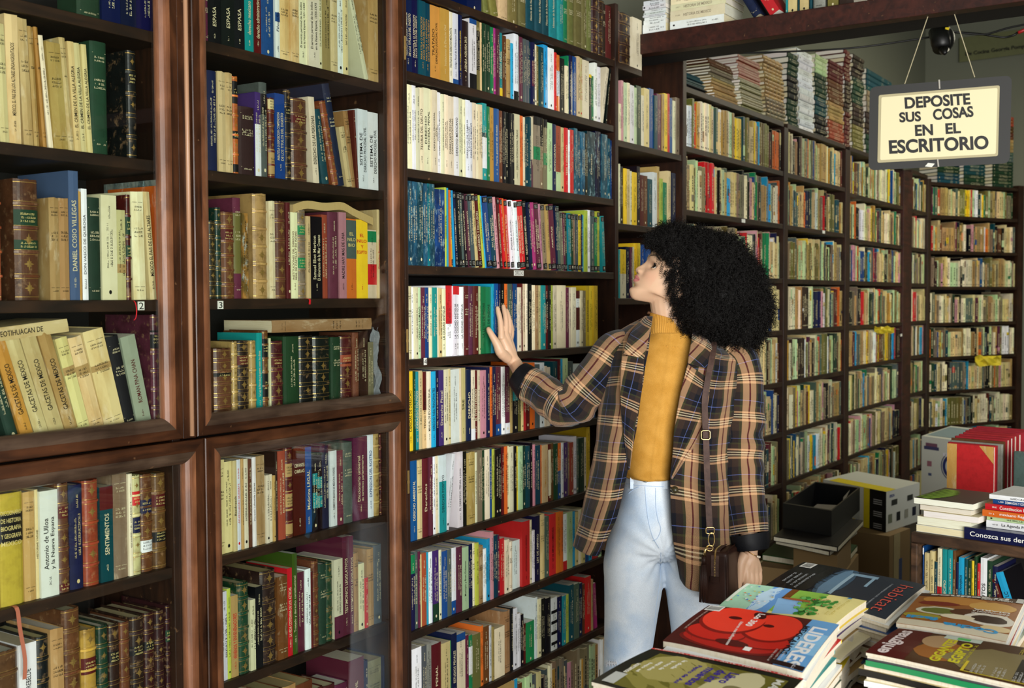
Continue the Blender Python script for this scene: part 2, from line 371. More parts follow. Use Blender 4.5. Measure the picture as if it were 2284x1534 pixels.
# --- far angled bookcase
A7=P(2074,640,8.24); B7=P(2268,640,8.77)
ang7=math.atan2(B7.y-A7.y,B7.x-A7.x); W7=math.hypot(B7.x-A7.x,B7.y-A7.y)
ZB7=[P(2170,v,8.5).z for v in (484,561,639,718,793,868,945)]; ZB7+=[ZB7[-1]-.26,ZB7[-1]-.51]
print('ZB7',ZB7,ang7,W7,A7,B7)
g9=empty('open_bookcase',(A7.x,A7.y,0),ang7); tag(g9,'angled open bookcase at the far end of the shop','bookcase')
def in9(mb,name,m): return mb.build(name,m,g9)
for q in ZB7+[ZB7[0]+.24]:
    mb=MB(); mb.box((0,.0,q-TH),(W7,.27,q)); in9(mb,'shelf',M['shelf'])
for a,b_ in ((-.025,0),(W7,W7+.07)):
    mb=MB(); mb.box((a,-.005,0),(b_,.28,ZB7[0]+.26)); in9(mb,'side_panel',M['side'])
mb=MB(); mb.box((0,.27,0),(W7,.28,ZB7[0]+.24)); in9(mb,'back_panel',M['back'])
# ================= books =================
PAL={'c':(.82,.75,.53,'cream'),'i':(.90,.87,.73,'ivory'),'w':(.90,.92,.93,'white'),'k':(.68,.56,.35,'tan'),'o':(.72,.54,.22,'ochre'),
'y':(.90,.77,.16,'yellow'),'n':(.38,.23,.12,'brown'),'d':(.17,.11,.08,'dark brown'),'b':(.09,.28,.52,'blue'),'B':(.06,.09,.24,'navy blue'),
't':(.10,.55,.56,'teal'),'T':(.04,.25,.29,'dark teal'),'g':(.10,.50,.30,'green'),'G':(.09,.22,.14,'dark green'),'r':(.78,.13,.15,'red'),
'R':(.33,.08,.075,'dark red'),'p':(.27,.16,.42,'purple'),'m':(.66,.18,.48,'magenta'),'x':(.05,.05,.06,'black'),'e':(.55,.57,.53,'grey'),
's':(.13,.62,.80,'sky blue'),'v':(.42,.40,.20,'olive'),'a':(.85,.42,.14,'orange'),'f':(.78,.55,.60,'dusty pink'),'L':(.72,.82,.62,'pale green'),
'u':(.16,.40,.48,'steel teal mottled'),'P':(.36,.14,.23,'plum'),'q':(.70,.76,.28,'lime green'),'h':(.60,.28,.18,'reddish brown'),
'j':(.30,.36,.34,'grey green'),'z':(.50,.45,.36,'greyish tan'),'S':(.27,.37,.48,'steel blue'),'O':(.22,.36,.10,'leaf green'),'C':(.62,.13,.17,'crimson'),'Y':(.70,.60,.21,'ochre yellow'),'Q':(.19,.065,.06,'oxblood')}
ORD=['first','second','third','fourth','fifth','sixth','seventh','eighth','ninth','tenth','eleventh','twelfth','thirteenth','fourteenth','fifteenth','sixteenth','seventeenth','eighteenth','nineteenth','twentieth']
def ordw(n):
    if n<=20: return ORD[n-1]
    t={2:'twenty',3:'thirty',4:'forty',5:'fifty',6:'sixty'}[n//10]
    if n%10==0: return {20:'twentieth',30:'thirtieth',40:'fortieth',50:'fiftieth',60:'sixtieth'}[n]
    return t+'-'+ORD[n%10-1]
def jit(c,rng,a=.05):
    k=1+rng.uniform(-a,a); return tuple(max(0,min(1,v*k+rng.uniform(-a*.3,a*.3))) for v in c)
def spine_y(x,t,rd):
    u=(x-t/2)/(t/2); return rd*(1-math.sqrt(max(0,1-min(1,u*u)*.999)))
def make_book(t,h,dep,style,col,rng,text=None,tcol=None,blocks=(),caps=None,parts=True,lines=1):
    """local frame: x thickness, y into the shelf, z up; spine faces -Y.
    style p paperback, q glossy paperback, o browned paperback, h cloth hardback, l banded leather, u mottled"""
    hard=style in 'hl'
    rd={'p':.0008,'q':.0008,'o':.002,'u':.001,'h':min(.006,t*.22),'l':min(.009,t*.3)}[style]
    ct=.0022 if hard else .0006; ov=.003 if hard else 0.0
    C=lin(col); mb=MB()
    ns=10 if style=='l' else (8 if hard else 2)
    outer=[(0,dep)]+[(t*i/ns,spine_y(t*i/ns,t,rd)) for i in range(ns+1)]+[(t,dep)]
    inner=[(ct,dep)]+[(ct+(t-2*ct)*i/ns,spine_y(t*i/ns,t,rd)+ct) for i in range(ns+1)]+[(t-ct,dep)]
    n=len(outer)
    rag=[(rng.uniform(-.0016,.0010) if style in 'lo' else 0) for _ in range(n)]
    for z0 in (0,h):
        for k,(a,b) in enumerate(outer): mb.v.append((a,b,z0+(rag[k] if z0 else 0)))
        for k,(a,b) in enumerate(inner): mb.v.append((a,b,z0+(rag[k] if z0 else 0)))
    def q(f): mb.f.append(f); mb.m.append(0); mb.c.append(C)
    for k in range(n-1):
        q((k,k+1,2*n+k+1,2*n+k)); q((n+k+1,n+k,3*n+k,3*n+k+1))
        q((2*n+k,2*n+k+1,3*n+k+1,3*n+k)); q((k+1,k,n+k,n+k+1))
    q((0,2*n,3*n,n)); q((n-1,2*n-1,4*n-1,3*n-1))
    def strip(z0,z1,off,m,c,x0=0.0,x1=1.0,side=0):
        """a band lying on the spine; side>0 carries it on to the boards"""
        pts=[]
        if side: pts.append((-off,spine_y(0,t,rd)+side))
        for i in range(ns+1):
            x=t*(x0+(x1-x0)*i/ns); pts.append((min(max(x,-off),t+off) if 0<x<t else (x-off if x<=0 else x+off),spine_y(x,t,rd)-off))
        if side: pts.append((t+off,spine_y(t,t,rd)+side))
        vs=[(a,b,z0) for a,b in pts]+[(a,b,z1) for a,b in pts]; k=len(pts)
        fs=[(i,i+1,k+i+1,k+i) for i in range(k-1)]
        if off>.0008:
            back=[(a,b+off+.0008) for a,b in pts]
            vs+= [(a,b,z0) for a,b in back]+[(a,b,z1) for a,b in back]
            fs+=[(2*k+i,2*k+i+1,i+1,i) for i in range(k-1)]+[(k+i,k+i+1,3*k+i+1,3*k+i) for i in range(k-1)]
        mb.add(vs,fs,m,c)
    if style=='l':
        nb=rng.choice((4,5)); zs=[h*(.1+.8*(i+.5)/nb) if False else h*(i+1)/(nb+1) for i in range(nb)]
        for zz in zs:
            strip(zz-.0022,zz+.0022,.0018,0,lin(jit(tuple(v*1.15 for v in col),rng)))
            if rng.random()<.8 or True:
                strip(zz+.0040,zz+.0048,.0003,3,(1,1,1)); strip(zz-.0048,zz-.0040,.0003,3,(1,1,1))
        strip(h-.006,h-.0048,.0003,3,(1,1,1)); strip(.006,.0072,.0003,3,(1,1,1))
        for i in range(nb+1):      # small gilt ornaments between the bands
            za=(0 if i==0 else zs[i-1]); zb=(h if i==nb else zs[i]); zm=(za+zb)/2
            if any(b0*h<zm<b1*h for b0,b1,_ in blocks) or t<.012: continue
            if rng.random()<.75:
                r=min(t*.26,.011,(zb-za)*.3); pts=[]
                for k in range(16):
                    rr=r*(1 if k%4==0 else (.42 if k%2 else .6)); th=math.pi*2*k/16
                    pts.append((t/2+rr*math.cos(th),0,zm+rr*1.25*math.sin(th)))
                pts=[(a,spine_y(a,t,rd)-.0005,c) for a,b,c in pts]
                mb.add(pts+[(t/2,spine_y(t/2,t,rd)-.0006,zm)],[(k,(k+1)%16,16) for k in range(16)],3,(1,1,1))
    for (b0,b1,bc) in blocks:
        strip(b0*h,b1*h,.0004,2,lin(bc),side=0 if style=='l' else (.0 if hard else 0))
    if caps:
        strip(.004,.022,.0004,2,lin(caps)); strip(h-.020,h-.004,.0004,2,lin(caps))
        for zz in (.013,h-.012):
            for dz in (-.004,0,.004):
                scribble(mb,lambda s,tt:(t/2+s,spine_y(t/2+s,t,rd)-.0008,zz+dz+tt),0,0,t*.6,.0022,2,lin((.85,.85,.8)),rng)
    # writing
    if tcol is None:
        lum=sum(col)/3
        tcol=(.06,.05,.05) if lum>.45 else ((.86,.82,.66) if style!='l' else (.80,.66,.36))
    tc=lin(tcol)
    fn=lambda s,tt:(max(.0,min(t,t/2-tt)),spine_y(max(0,min(t,t/2-tt)),t,rd)-.0007,s)   # reads upwards
    fh=lambda zz:(lambda s,tt:(max(0,min(t,t/2+s)),spine_y(max(0,min(t,t/2+s)),t,rd)-.0009,zz+tt))
    def blk(b):
        lum=sum(b)/3; return lin((.05,.05,.05)) if lum>.45 else lin((.85,.78,.5))
    if style=='l' and not text:
        for (b0,b1,bc) in blocks[:2]:
            zz=(b0+b1)/2*h
            nl=3 if (b1-b0)*h>.02 else 2
            for k in range(nl):
                scribble(mb,fh(zz+(k-(nl-1)/2)*-.007),0,0,t*.62,.0036,2,blk(bc),rng)
    elif text:
        parts_=text.split('|')
        if parts_[0].startswith('='):      # horizontal stacked words
            ws=parts_[0][1:].split('/'); zz=.80*h; hh=min(.011,t*.36)
            if blocks: zz=(blocks[0][0]+blocks[0][1])/2*h+hh*1.35*(len(ws)-1)/2
            for k,wd in enumerate(ws):
                put_text(mb,wd,fh(zz-k*hh*1.35),0,0,t*.82,hh*.8,2,tc if not blocks else blk(blocks[0][2]),.01)
        else:
            wide=parts_[0].startswith('^'); parts_[0]=parts_[0].lstrip('^'); ll=parts_; hh=min(t*.62/len(ll),.0125)*(1.35 if wide else 1); L=h*(.86 if wide else .56)
            for k,wd in enumerate(ll):
                big=1.0 if wide else .5+.5*min(1,len(wd)/22)
                put_text(mb,wd,fn,h*.50,(len(ll)-1)*hh*.62-k*hh*1.24,L*big,hh*.85,2,tc,.008)
        if style in 'pqo' and t>.012 and '^' not in text:
            scribble(mb,fn,h*.14,0,h*.08,min(.004,t*.3),2,tc,rng)
    elif t>.0065:
        v=rng.random()
        if style in 'hl' and v<.5 or style=='o':
            for zz in ((.86,.83) if t>.012 else (.86,)): scribble(mb,fh(zz*h),0,0,t*.6,.0034,2,tc,rng)
            for k in range(3 if t>.014 else 1): scribble(mb,fh((.66-.035*k)*h),0,0,t*.66,.0040,2,tc,rng)
            scribble(mb,fh(.09*h),0,0,t*.5,.003,2,tc,rng)
            if style!='l':
                for zz in (.9,.12): mb.add([(t*.1,spine_y(t*.1,t,rd)-.0006,zz*h),(t*.9,spine_y(t*.9,t,rd)-.0006,zz*h),(t*.9,spine_y(t*.9,t,rd)-.0006,zz*h+.0007),(t*.1,spine_y(t*.1,t,rd)-.0006,zz*h+.0007)],[(0,1,2,3)],2,tc)
        else:
            hh=min(.0052,t*.34); nl=2 if t>.016 else 1
            for k in range(nl):
                scribble(mb,fn,h*rng.uniform(.48,.54),(k-(nl-1)/2)*hh*1.8,h*rng.uniform(.34,.5),hh*(1 if k==0 else .7),2,tc,rng)
            scribble(mb,fn,h*.84,0,h*.12,hh*.8,2,tc,rng)
            r=min(t*.2,.0035)
            if rng.random()<.45: mb.add([(t/2+r*math.cos(a_*math.pi/4),spine_y(t/2,t,rd)-.0007,h*.075+r*1.3*math.sin(a_*math.pi/4)) for a_ in range(8)],[tuple(range(8))],2,tc)
    cm={'p':'paper','q':'gloss','o':'old','h':'cloth','l':'leather','u':'mottle'}[style]
    pg=MB(); yb=rd+ct+.0004
    pc=jit(rng.choice(((.90,.86,.72),(.86,.80,.62),(.93,.91,.84),(.80,.72,.52)) if style in 'ol' else ((.90,.86,.72),(.93,.91,.84),(.95,.94,.9))),rng)
    pg.box((ct+.0002,yb,max(ov,.0003)),(t-ct-.0002,dep-ov-.0006,h-max(ov,.0004)-(.002 if style in 'lo' else 0)),0,lin(pc))
    return mb,pg,[M[cm],M['pages'],M['print'],M['foil']]
BOOKS=0
def style_word(style,hh):
    return {'p':'paperback','q':'glossy paperback','o':'age-worn paperback','h':'clothbound book','l':'leather-bound book','u':'book with mottled cover'}[style]
BNAME={'p':'paperback_book','q':'paperback_book','o':'paperback_book','h':'clothbound_book','l':'leather_bound_book','u':'paperback_book'}
NT=dict(L='leather')
PEND=[]
LIM={}
def row(spec,crop,zs,plane,where,group,rng,start,depf=(.64,.72),maxdep=.235,defstyle='p',lim=None,ztop=None):
    """spec: 'rightx,topy,colour[,style][,opts]' items separated by ';' in the pixels of a crop of the photograph.
    opts: t=right-top x, blocks like b.5-.7R, K black caps, "text"."""
    global BOOKS
    ox,oy,sc=crop
    prev=start; idx=0; items=[i.strip() for i in spec.strip().split(';') if i.strip()]
    # base line pixel y for each x on the plane
    def base_x(px,pyguess):
        return W(ox+px/sc,pyguess,plane).x
    def basepy(px):
        # project (x,plane,zs)
        X=W(ox+px/sc,oy+500/sc,plane).x
        v=Vector((X,plane,zs-CAMZ)); return CY-FPX*v.dot(CU)/v.dot(CF)
    Xp=max(lim[0],W(ox+start/sc,basepy(start),plane).x); plean=0.0; ph=0; gap=True
    if ztop is None: ztop=min([q for q in lim[2] if q>zs+.05]+[ZTOP+TH])-TH-.004
    count=sum(1 for it in items if not it.split(',')[1].startswith('-g'))
    for it in items:
        txt=None
        if '"' in it: a,txt,_=it.split('"'); it=a.rstrip(',')
        f=it.split(',')
        xr=float(f[0]); Xr=min(lim[1],W(ox+xr/sc,basepy(xr),plane).x)
        if f[1]=='-g': Xp=max(Xp,Xr); plean=0; gap=True; continue
        top=float(f[1]); code=f[2]; style=f[3] if len(f)>3 and f[3] else defstyle
        opts=f[4:]; tx=xr; blocks=[]; caps=None; rec=rng.uniform(0.0,.006); tc=None
        for o_ in opts:
            if o_[0]=='t': tx=float(o_[1:])
            elif o_[0]=='b': 
                rg,cc=o_[1:-1],o_[-1]; b0,b1=rg.split('-'); blocks.append((float(b0),float(b1),PAL[cc][:3]))
            elif o_=='K': caps=(.04,.04,.04)
            elif o_[0]=='r': rec=float(o_[1:])
            elif o_[0]=='c': tc=PAL[o_[1]][:3]
        idx+=1
        tp=W(ox+tx/sc,oy+top/sc,plane)
        wd=Xr-Xp
        if wd<.003: continue
        lean=math.atan2(tp.x-Xr,tp.z-zs) if abs(tx-xr)>1 else 0.0
        h=math.hypot(tp.x-Xr,tp.z-zs) if lean else tp.z-zs
        if lean>0 and Xr+h*math.sin(lean)>lim[1]: lean=max(0,math.asin(max(0,min(1,(lim[1]-Xr-.001)/h))))
        if lean<0 and not gap and lean<plean:
            hh=min(h,ph) if ph else h; need=hh*(math.tan(plean)-math.tan(lean)); cap_=.4*wd
            if need>cap_: lean=-math.atan(cap_/hh-math.tan(plean)) if cap_/hh-math.tan(plean)>0 else 0.0; need=hh*max(0,math.tan(plean)-math.tan(lean))
            Xp+=need; wd-=need
        if lean<0 and gap: Xp+=min(.3*wd,h*math.sin(-lean)*.3); wd=Xr-Xp
        if lean>=0 and plean>lean: Xp=min(Xr-.003,Xp+min(ph,h)*(math.tan(plean)-math.tan(lean))); wd=Xr-Xp
        if abs(lean)>1e-4: h=min(h,(ztop-zs-wd*abs(math.sin(lean)))/math.cos(lean))
        h=min(h,ztop-zs)
        t=wd*math.cos(lean)-.0007
        col=jit(PAL[code][:3],rng,.09)
        if t<.0025: Xp=Xr; continue
        h=max(.1,min(h,.34)); dep=min(maxdep,h*rng.uniform(*depf))
        mb,pg,mats=make_book(t,h,dep,style,col,rng,txt,tc,blocks,caps)
        if lean<0: loc=(Xp+.0003,plane+rec,zs+.0004)
        elif lean>0: loc=(Xr-.0003-t*math.cos(lean),plane+rec,zs+.0004+t*math.sin(lean))
        else: loc=(Xp+.0003,plane+rec,zs+.0004)
        cn=PAL[code][3]; ww=style_word(style,h)
        pos='%s from left, %s'%(ordw(idx),where)
        lab='%s %s, %s'%(cn,ww,pos)
        if txt:
            tt=txt.replace('=','').replace('/',' ').replace('|',' ')
            words=tt.split()[:4]
            for l2 in ('%s book with spine reading %s, %s'%(cn,' '.join(words),pos),'%s book reading %s, %s'%(cn,' '.join(words[:2]),pos)):
                if len(l2.split())<=16: lab=l2; break
        vis=(tp-Vector((Xr,plane,zs))).length*t*min(1,FPX*FPX/max(1,(Xr*Xr+plane*plane))/1e6)
        if oy+top/sc<-5: vis*=.4
        PEND.append(dict(a=vis,name=BNAME[style],mb=mb,pg=pg,mats=mats,loc=loc,rot=(0,lean,0),lab=lab,grp=group))
        Xp=Xr; plean=lean; ph=h; gap=False
C1=(0,0,2.95);C2=(0,500,2.95);C3=(0,1000,2.8717);C4=(420,0,2.95);C5=(420,500,2.95);C6=(420,950,2.626)
M1=(890,0,3.653);M2=(890,400,3.653);M3=(890,800,3.8353);M4=(890,1130,3.796)
rg=random.Random(11)
LA=(XA0,C1R,[ZT0,ZT1,ZT2,ZDI-.012,ZK1,ZK2,ZL3,ZT0+.3]); LB=(C2L,C2R,[ZU1,ZU2,ZU3,ZDI-.012,ZL1,ZL2,ZL3,ZU1+.3]); LC=(XM0,XM1,[ZM0]+ZM)
YC=SY+.008; YM=D+.012
GC='old books behind the glass doors'; GO='paperbacks on the open shelves'
row('675,-90,G,h;800,-60,B,q;905,-60,B,q;1045,-60,B,q',C1,ZT0,YC,'leftmost case, topmost shelf',GC,rg,520,lim=LA)
row('''68,160,c,o,t30;155,98,c,o,t125,"MEXICO, EL PAIS DE LOS ALTARES ENSANGRENTADOS";237,125,c,o,t190;275,178,k,o,t228;320,178,o,o,t240;365,235,i,p,t292;
457,292,k,o,t400;503,250,c,o,t437;545,278,c,p,t492,"EL CRIMEN DE LA VILLA ALEGRIA";584,287,c,p,t530,"EL CRIMEN DE LA VILLA ALEGRIA";618,297,c,p,t571,"EL CRIMEN DE LA VILLA ALEGRIA";
728,290,G,h;850,-g;915,345,x,l,b.68-.8x;1052,-g''',C1,ZT1,YC,'leftmost case, second shelf',GC,rg,0,lim=LA)
row('''18,-295,h,l;125,-g;285,-285,n,l,b.62-.75G,b.42-.5G;338,-g;405,-170,k,o;470,-170,k,o;535,-345,S,q,"DANIEL COSIO VILLEGAS";553,-215,o,o;592,-230,w,p,"DON VASCO DE QUIROGA";
683,-170,G,h;785,-185,i,p;843,-90,c,p,b.3-.4k;875,-190,R,l,b.62-.8G,b.4-.52G;968,-210,i,o,t945;1040,-210,c,o,t975,"MEXICO EL PAIS DE LOS ALTARES";1056,-250,a,o;1078,-290,e,u''',C2,ZT2,YC,'leftmost case, shelf numbered two',GC,rg,0,lim=LA)
zb=ZDI-.012
row('''145,800,G,h,t-40;242,760,o,o,t40,"GACETAS DE MEXICO";345,735,c,o,t132,"GACETAS DE MEXICO";448,730,c,o,t245,"GACETAS DE MEXICO";533,725,k,o,t340,"GACETAS DE MEXICO";612,755,c,o,t450,b.62-.7k;702,750,c,o,t545,b.60-.7k;
835,712,c,o,t685,b.6-.66k;918,745,x,h,t795;1015,745,e,p,t900,cR,"ROMAN PINA CHAN";1020,-g;1083,595,P,l,b.7-.86x''',C2,zb,YC,'leftmost case, shelf of tilted books',GC,rg,30,lim=LA)
row('''12,262,o,h;172,272,Y,h,b.56-.82x,"=DICCIONARIO/DE HISTORIA/BIOGRAFIA/Y GEOGRAFIA/MEXICO";245,272,k,o;267,262,c,p,"HISTORIAE VARIAE";383,258,w,p,"Antonio de Ulloa|y la Nueva Espana";468,215,n,l,b.68-.8R,b.02-.08R;556,225,B,h,cc;658,195,h,l;
742,238,T,q,b.76-1R,"SENTIMIENTOS";834,150,z,o;860,160,i,p;918,168,c,l,b.7-.84r,b.42-.58B;1004,158,n,l,b.6-.74B,b.2-.34w;1089,152,n,l,b.65-.78R,b.28-.4x;1180,-g''',C3,ZK1,YC,'leftmost case, upper shelf behind lower door',GC,rg,-40,lim=LA)
row('''140,1270,n,l,b.3-.5x;255,1230,w,p,"UN ROMANTICO REBELDE";345,1190,x,l;430,1140,k,o;545,1010,n,l;640,1140,o,l,b.56-.72R;712,1120,G,l;790,1110,Q,l,b.6-.72x;858,1100,n,l;945,1062,d,l,b.6-.7x;1018,1040,Q,l,b.6-.7x;1075,1030,Q,l;1145,985,Q,l,b.62-.74G''',C3,ZK2,YC,'leftmost case, lowest visible shelf',GC,rg,-60,lim=LA)
row('''95,-60,x,h;140,-50,P,h;222,-60,x,p,"ESPASA";308,-60,x,p,"ESPASA";380,-60,x,p,"ESPASA";440,-100,t,q,"derecho mexicano";485,-100,R,q,"derecho administrativo";585,-60,b,h;615,-100,w,q,b.5-.62b,cB,"Filosofia";683,-100,c,o;740,-100,c,o;796,-90,i,p,"El servicio personal de los indios|en la Nueva Espana, 1521-1550";
868,-90,i,p,"El servicio personal de los indios|en la Nueva Espana, 1550-1575";893,-80,i,p;942,-80,k,p;992,-80,c,o;1028,-80,w,p;1056,-70,c,p;1150,-g;1192,-60,i,p,t1080;1262,-130,k,o''',C4,ZU1,YC,'second case, top shelf',GC,rg,62,lim=LB)
row('''135,372,d,l;208,475,B,h;258,478,c,o;307,487,c,o;345,508,a,l,b.72-.95x,b.36-.44x,b.02-.1x;450,715,d,h;488,612,p,q,b0-.62w;540,550,j,h,b.66-.88x;580,650,R,l,b.05-.36k,b.86-.98c;645,625,b,q,"PARATITLA O EXPOSICION COMPENDIOSA|DE LOS TITULOS DEL DIGESTO";692,598,x,l,b.72-.8x;
798,660,n,l,t790,b.7-.8R;865,642,i,p,t800,"DERECHO DE LAS PERSONAS";943,727,T,h,t880;1000,672,h,l,t912;1047,560,B,h,t945;1083,842,c,o,t1030;1115,735,k,o,t1062;1128,725,R,h,t1100;1194,728,w,p,"SISTEMA DE|DERECHO PROCESAL CIVIL";1262,748,w,p,"SISTEMA DE|DERECHO PROCESAL CIVIL"''',C4,ZU2,YC,'second case, second shelf',GC,rg,66,lim=LB)
row('''145,-20,T,h;200,-20,d,l;238,-108,G,l;318,-75,n,l,b.66-.8R;370,-170,P,h,b.25-.85v;407,-70,o,u;455,-g;545,-195,k,l;585,-150,i,o;655,-145,n,l;683,-140,R,h;728,-75,i,p,cR,"INSTITUCIONES DEL DERECHO|REAL DE CASTILLA Y DE INDIAS";788,-90,z,l,b.72-.84g,b.34-.46g;815,-50,c,p;893,-45,x,q,"Samuel Eliot Morison|El Almirante de la Mar Oceano";
930,-60,h,p;1000,-75,P,h;1048,-75,f,p,"MADRE HAY MAS DE UNA";1113,-32,a,p,b.5-.98j,"=EL/NILO/BIO";1192,-25,y,p,cr,"=EL/NILO/Y/EGIPTO";1253,40,i,p,b.82-.98g,b.2-.5r;1303,-90,c,o,cr,"Derecho Romano"''',C5,ZU3,YC,'second case, shelf numbered three',GC,rg,96,lim=LB)
row('''152,600,x,h,b0-.5v;190,-g;305,815,n,l,b.6-.68x;342,770,k,l;422,767,d,l,b.68-.8R;465,765,k,l;502,715,t,q,"La Ley de Herodes y la guerra contra los dioses";545,700,n,l,b.68-.9x,b.2-.48x;557,750,i,p;640,767,R,l,b.66-.76R;745,737,G,h;841,732,x,l;950,735,x,l;1015,742,G,h;1095,732,R,l,b.55-.72h;1135,712,n,h;1192,705,d,p;1232,775,z,p''',C5,zb,YC,'second case, shelf under the lying book',GC,rg,90,lim=LB)
row('''226,195,c,o;269,205,c,p;292,200,c,p,"Bazdresch";318,195,w,p,cr;333,190,k,p;362,190,i,p;383,192,n,p;405,180,w,p,"Horacio Labastida / Juarez";460,170,k,o;484,285,i,p;505,282,i,p;520,288,k,p;534,150,d,p;576,142,h,p;626,122,R,l,b.3-.52k,b.66-.84k,b.04-.18k;698,122,R,q,"=CERVANTES/OBRAS";737,120,b,q,"Medicina LEGAL";
765,162,x,q,b.3-.5t,b.6-.75t;793,162,x,q,b.3-.45t,b.55-.7t;844,112,B,h;884,142,w,p,"ELEMENTOS BASICOS DE MEDICINA FORENSE";917,140,P,p;978,90,j,h;1060,58,P,q,"Diccionario universal|de terminos parlamentarios";1095,22,w,q,cb,"EXPRESION DEL ROSTRO";1132,30,k,l;1166,42,R,l''',C6,ZL1,YC,'second case, upper shelf behind lower door',GC,rg,165,lim=LB)
row('''205,885,R,q,b.3-1x,"HISTORIA ILUSTRADA DE MEXICO";238,965,w,p;260,948,q,p;301,985,k,p,cr,"VENENOS Y ENVENENADORES";369,905,G,l;400,1010,i,p;443,932,x,p;531,832,d,l;591,868,n,o;621,828,r,q,"LA VIDA COTIDIANA DE LOS AZTECAS";650,742,O,q,"Tratado y derecho constitucional";694,850,P,p;727,832,w,p;738,850,R,p;776,782,n,l;821,800,G,h;863,790,G,l;
914,772,i,p,b0-.28P;955,642,P,q,"TESTIMONIOS LEGISLATIVOS";977,640,P,q,"TESTIMONIOS LEGISLATIVOS";1008,738,k,o;1041,800,i,p;1060,885,r,p;1099,712,k,o;1205,672,j,h''',C6,ZL2,YC,'second case, lower shelf behind lower door',GC,rg,175,lim=LB)
row('''480,1560,n,o;560,1530,n,o;640,1500,k,o;735,1480,n,o;805,1520,R,h;870,1500,R,h;950,1490,P,h;1040,1345,P,q,"PRACTICA CIVIL";1062,1368,B,h;1145,1352,z,o;1158,1340,B,h;1205,1325,k,o''',C6,ZL3,YC,'second case, lowest visible shelf',GC,rg,260,lim=LB)
# ---- open bay
row('''680,-150,B,q;745,-150,v,h,t700;825,-140,v,h,t780;905,-140,c,h;985,-130,v,h;1045,-120,v,h;1116,-110,T,h,"Historia de la Nacion";1176,-100,T,h,"Historia de la Nacion";1230,-90,T,h,"Historia de la Nacion";1300,-80,t,h,"Historia de la Nacion";1350,-70,t,h;1390,-60,g,h;1440,-50,v,h;1500,-40,v,h;1540,-30,v,h;1582,-30,v,h;1640,-20,d,l;1690,-20,d,l''',M1,ZM0,YM,'open case, top edge',GO,rg,560,lim=LC)
row('''118,-30,B,q,"PARATITLA O EXPOSICION COMPENDIOSA|DE LOS TITULOS DEL DIGESTO";168,-18,B,q,"PARATITLA O EXPOSICION|DE LOS TITULOS DEL DIGESTO";222,0,T,q,co,"PARATITLA O EXPOSICION|DE LOS TITULOS DEL DIGESTO";268,8,T,q,co,"PARATITLA O EXPOSICION|DE LOS TITULOS DEL DIGESTO";343,18,o,p,"TRATADO|DERECHO JUDICIAL CIVIL";417,48,o,p,cc,"Instituciones de Derecho Civil";452,102,i,p,"TRATADO DE DERECHO MERCANTIL";495,118,w,q,b0-.08b,cB,"Codigo Fiscal de la Federacion 2008";530,128,B,q,cy,"DELITOS Y PROCEDIMIENTOS EN MATERIA ADUANERA";
580,180,d,q,"AGENDA AGRARIA 2013";637,168,w,q,b0-.22x,b.93-1b;672,158,v,p,b.3-.86x;685,188,c,p;712,196,G,p;720,202,i,p;757,208,G,p;783,226,g,p;802,232,m,p;828,242,P,p;855,272,t,p,b0-.14y,"CODIGO PENAL";885,297,n,p;920,327,k,o;938,357,s,p;975,267,w,p,b0-.14x;990,295,e,p;1020,307,P,p;1045,322,j,p;1070,332,j,p;1085,342,T,p;1110,352,B,p,b.3-.7P;1130,367,i,p;1150,377,v,p;1185,392,T,p;1225,357,s,q;1275,402,w,p;1291,432,r,p;1320,452,a,q,b.28-.72w;
1362,482,x,p;1385,542,i,p;1397,457,g,p;1425,457,B,q;1458,467,b,q;1480,452,c,p;1500,477,c,p,cr;1555,502,i,p;1578,610,x,p,b.93-1y;1596,622,g,p;1620,517,w,p;1648,552,w,p;1672,552,i,p,t1722;1698,545,x,q,t1765;1726,552,x,q,t1795''',M1,ZM[0],YM,'open case, second shelf',GO,rg,50,lim=LC)
row('''115,697,i,p,r.002;148,702,w,p;175,722,i,p;215,722,i,p,"TEORIA DEL DELITO";277,727,i,p,"DERECHO|PROCESAL PENAL";318,742,i,p,"DERECHO PROCESAL|CIVIL";355,757,w,p,"DERECHO|INTERNACIONAL PUBLICO";378,772,i,p;412,777,i,p,"DERECHO FISCAL|CONSTITUCIONAL";458,792,i,p,"DERECHO FISCAL|CONSTITUCIONAL";497,797,w,p,"DERECHO MEXICANO";525,807,i,p;548,817,i,p;586,822,w,p,"DERECHO DE FAMILIA|Y SUCESIONES";
610,837,w,p,cB,"DERECHO ROMANO";640,842,i,p;662,852,i,p;690,857,i,p;728,847,t,p,b.16-.56w,b.56-.62T;750,872,g,p;785,882,o,p;825,892,b,p,"Teoria general del Estado";853,907,n,p;880,912,x,p;905,917,x,p,"El procedimiento penal";930,927,x,p;945,932,x,p;995,937,i,p,"DERECHO INTERNACIONAL PUBLICO";1022,947,a,p;1040,957,i,p;1064,962,T,p;1082,957,T,p,"Teoria general del proceso";1105,955,P,p,b.4-1i;1160,957,z,p,b.4-.58g,b.88-1x;1186,962,z,p,b.6-1x;1216,977,z,p,b.35-.52g,b.88-1x;1260,1007,L,p;1286,1017,B,p,"MONOGRAFIA";
1330,1032,L,p,b.3-1h;1356,1042,c,p;1383,1047,r,p,"TESIS Y DERECHO";1401,1062,w,p;1432,1062,r,p;1460,1050,u,u;1486,1072,u,u;1520,1082,u,u;1546,1092,x,p;1611,1082,T,u,"Derecho";1656,1077,B,u;1701,1102,u,u;1731,1132,u,u;1764,1152,b,u''',M1,ZM[1],YM,'open case, third shelf',GO,rg,62,lim=LC)
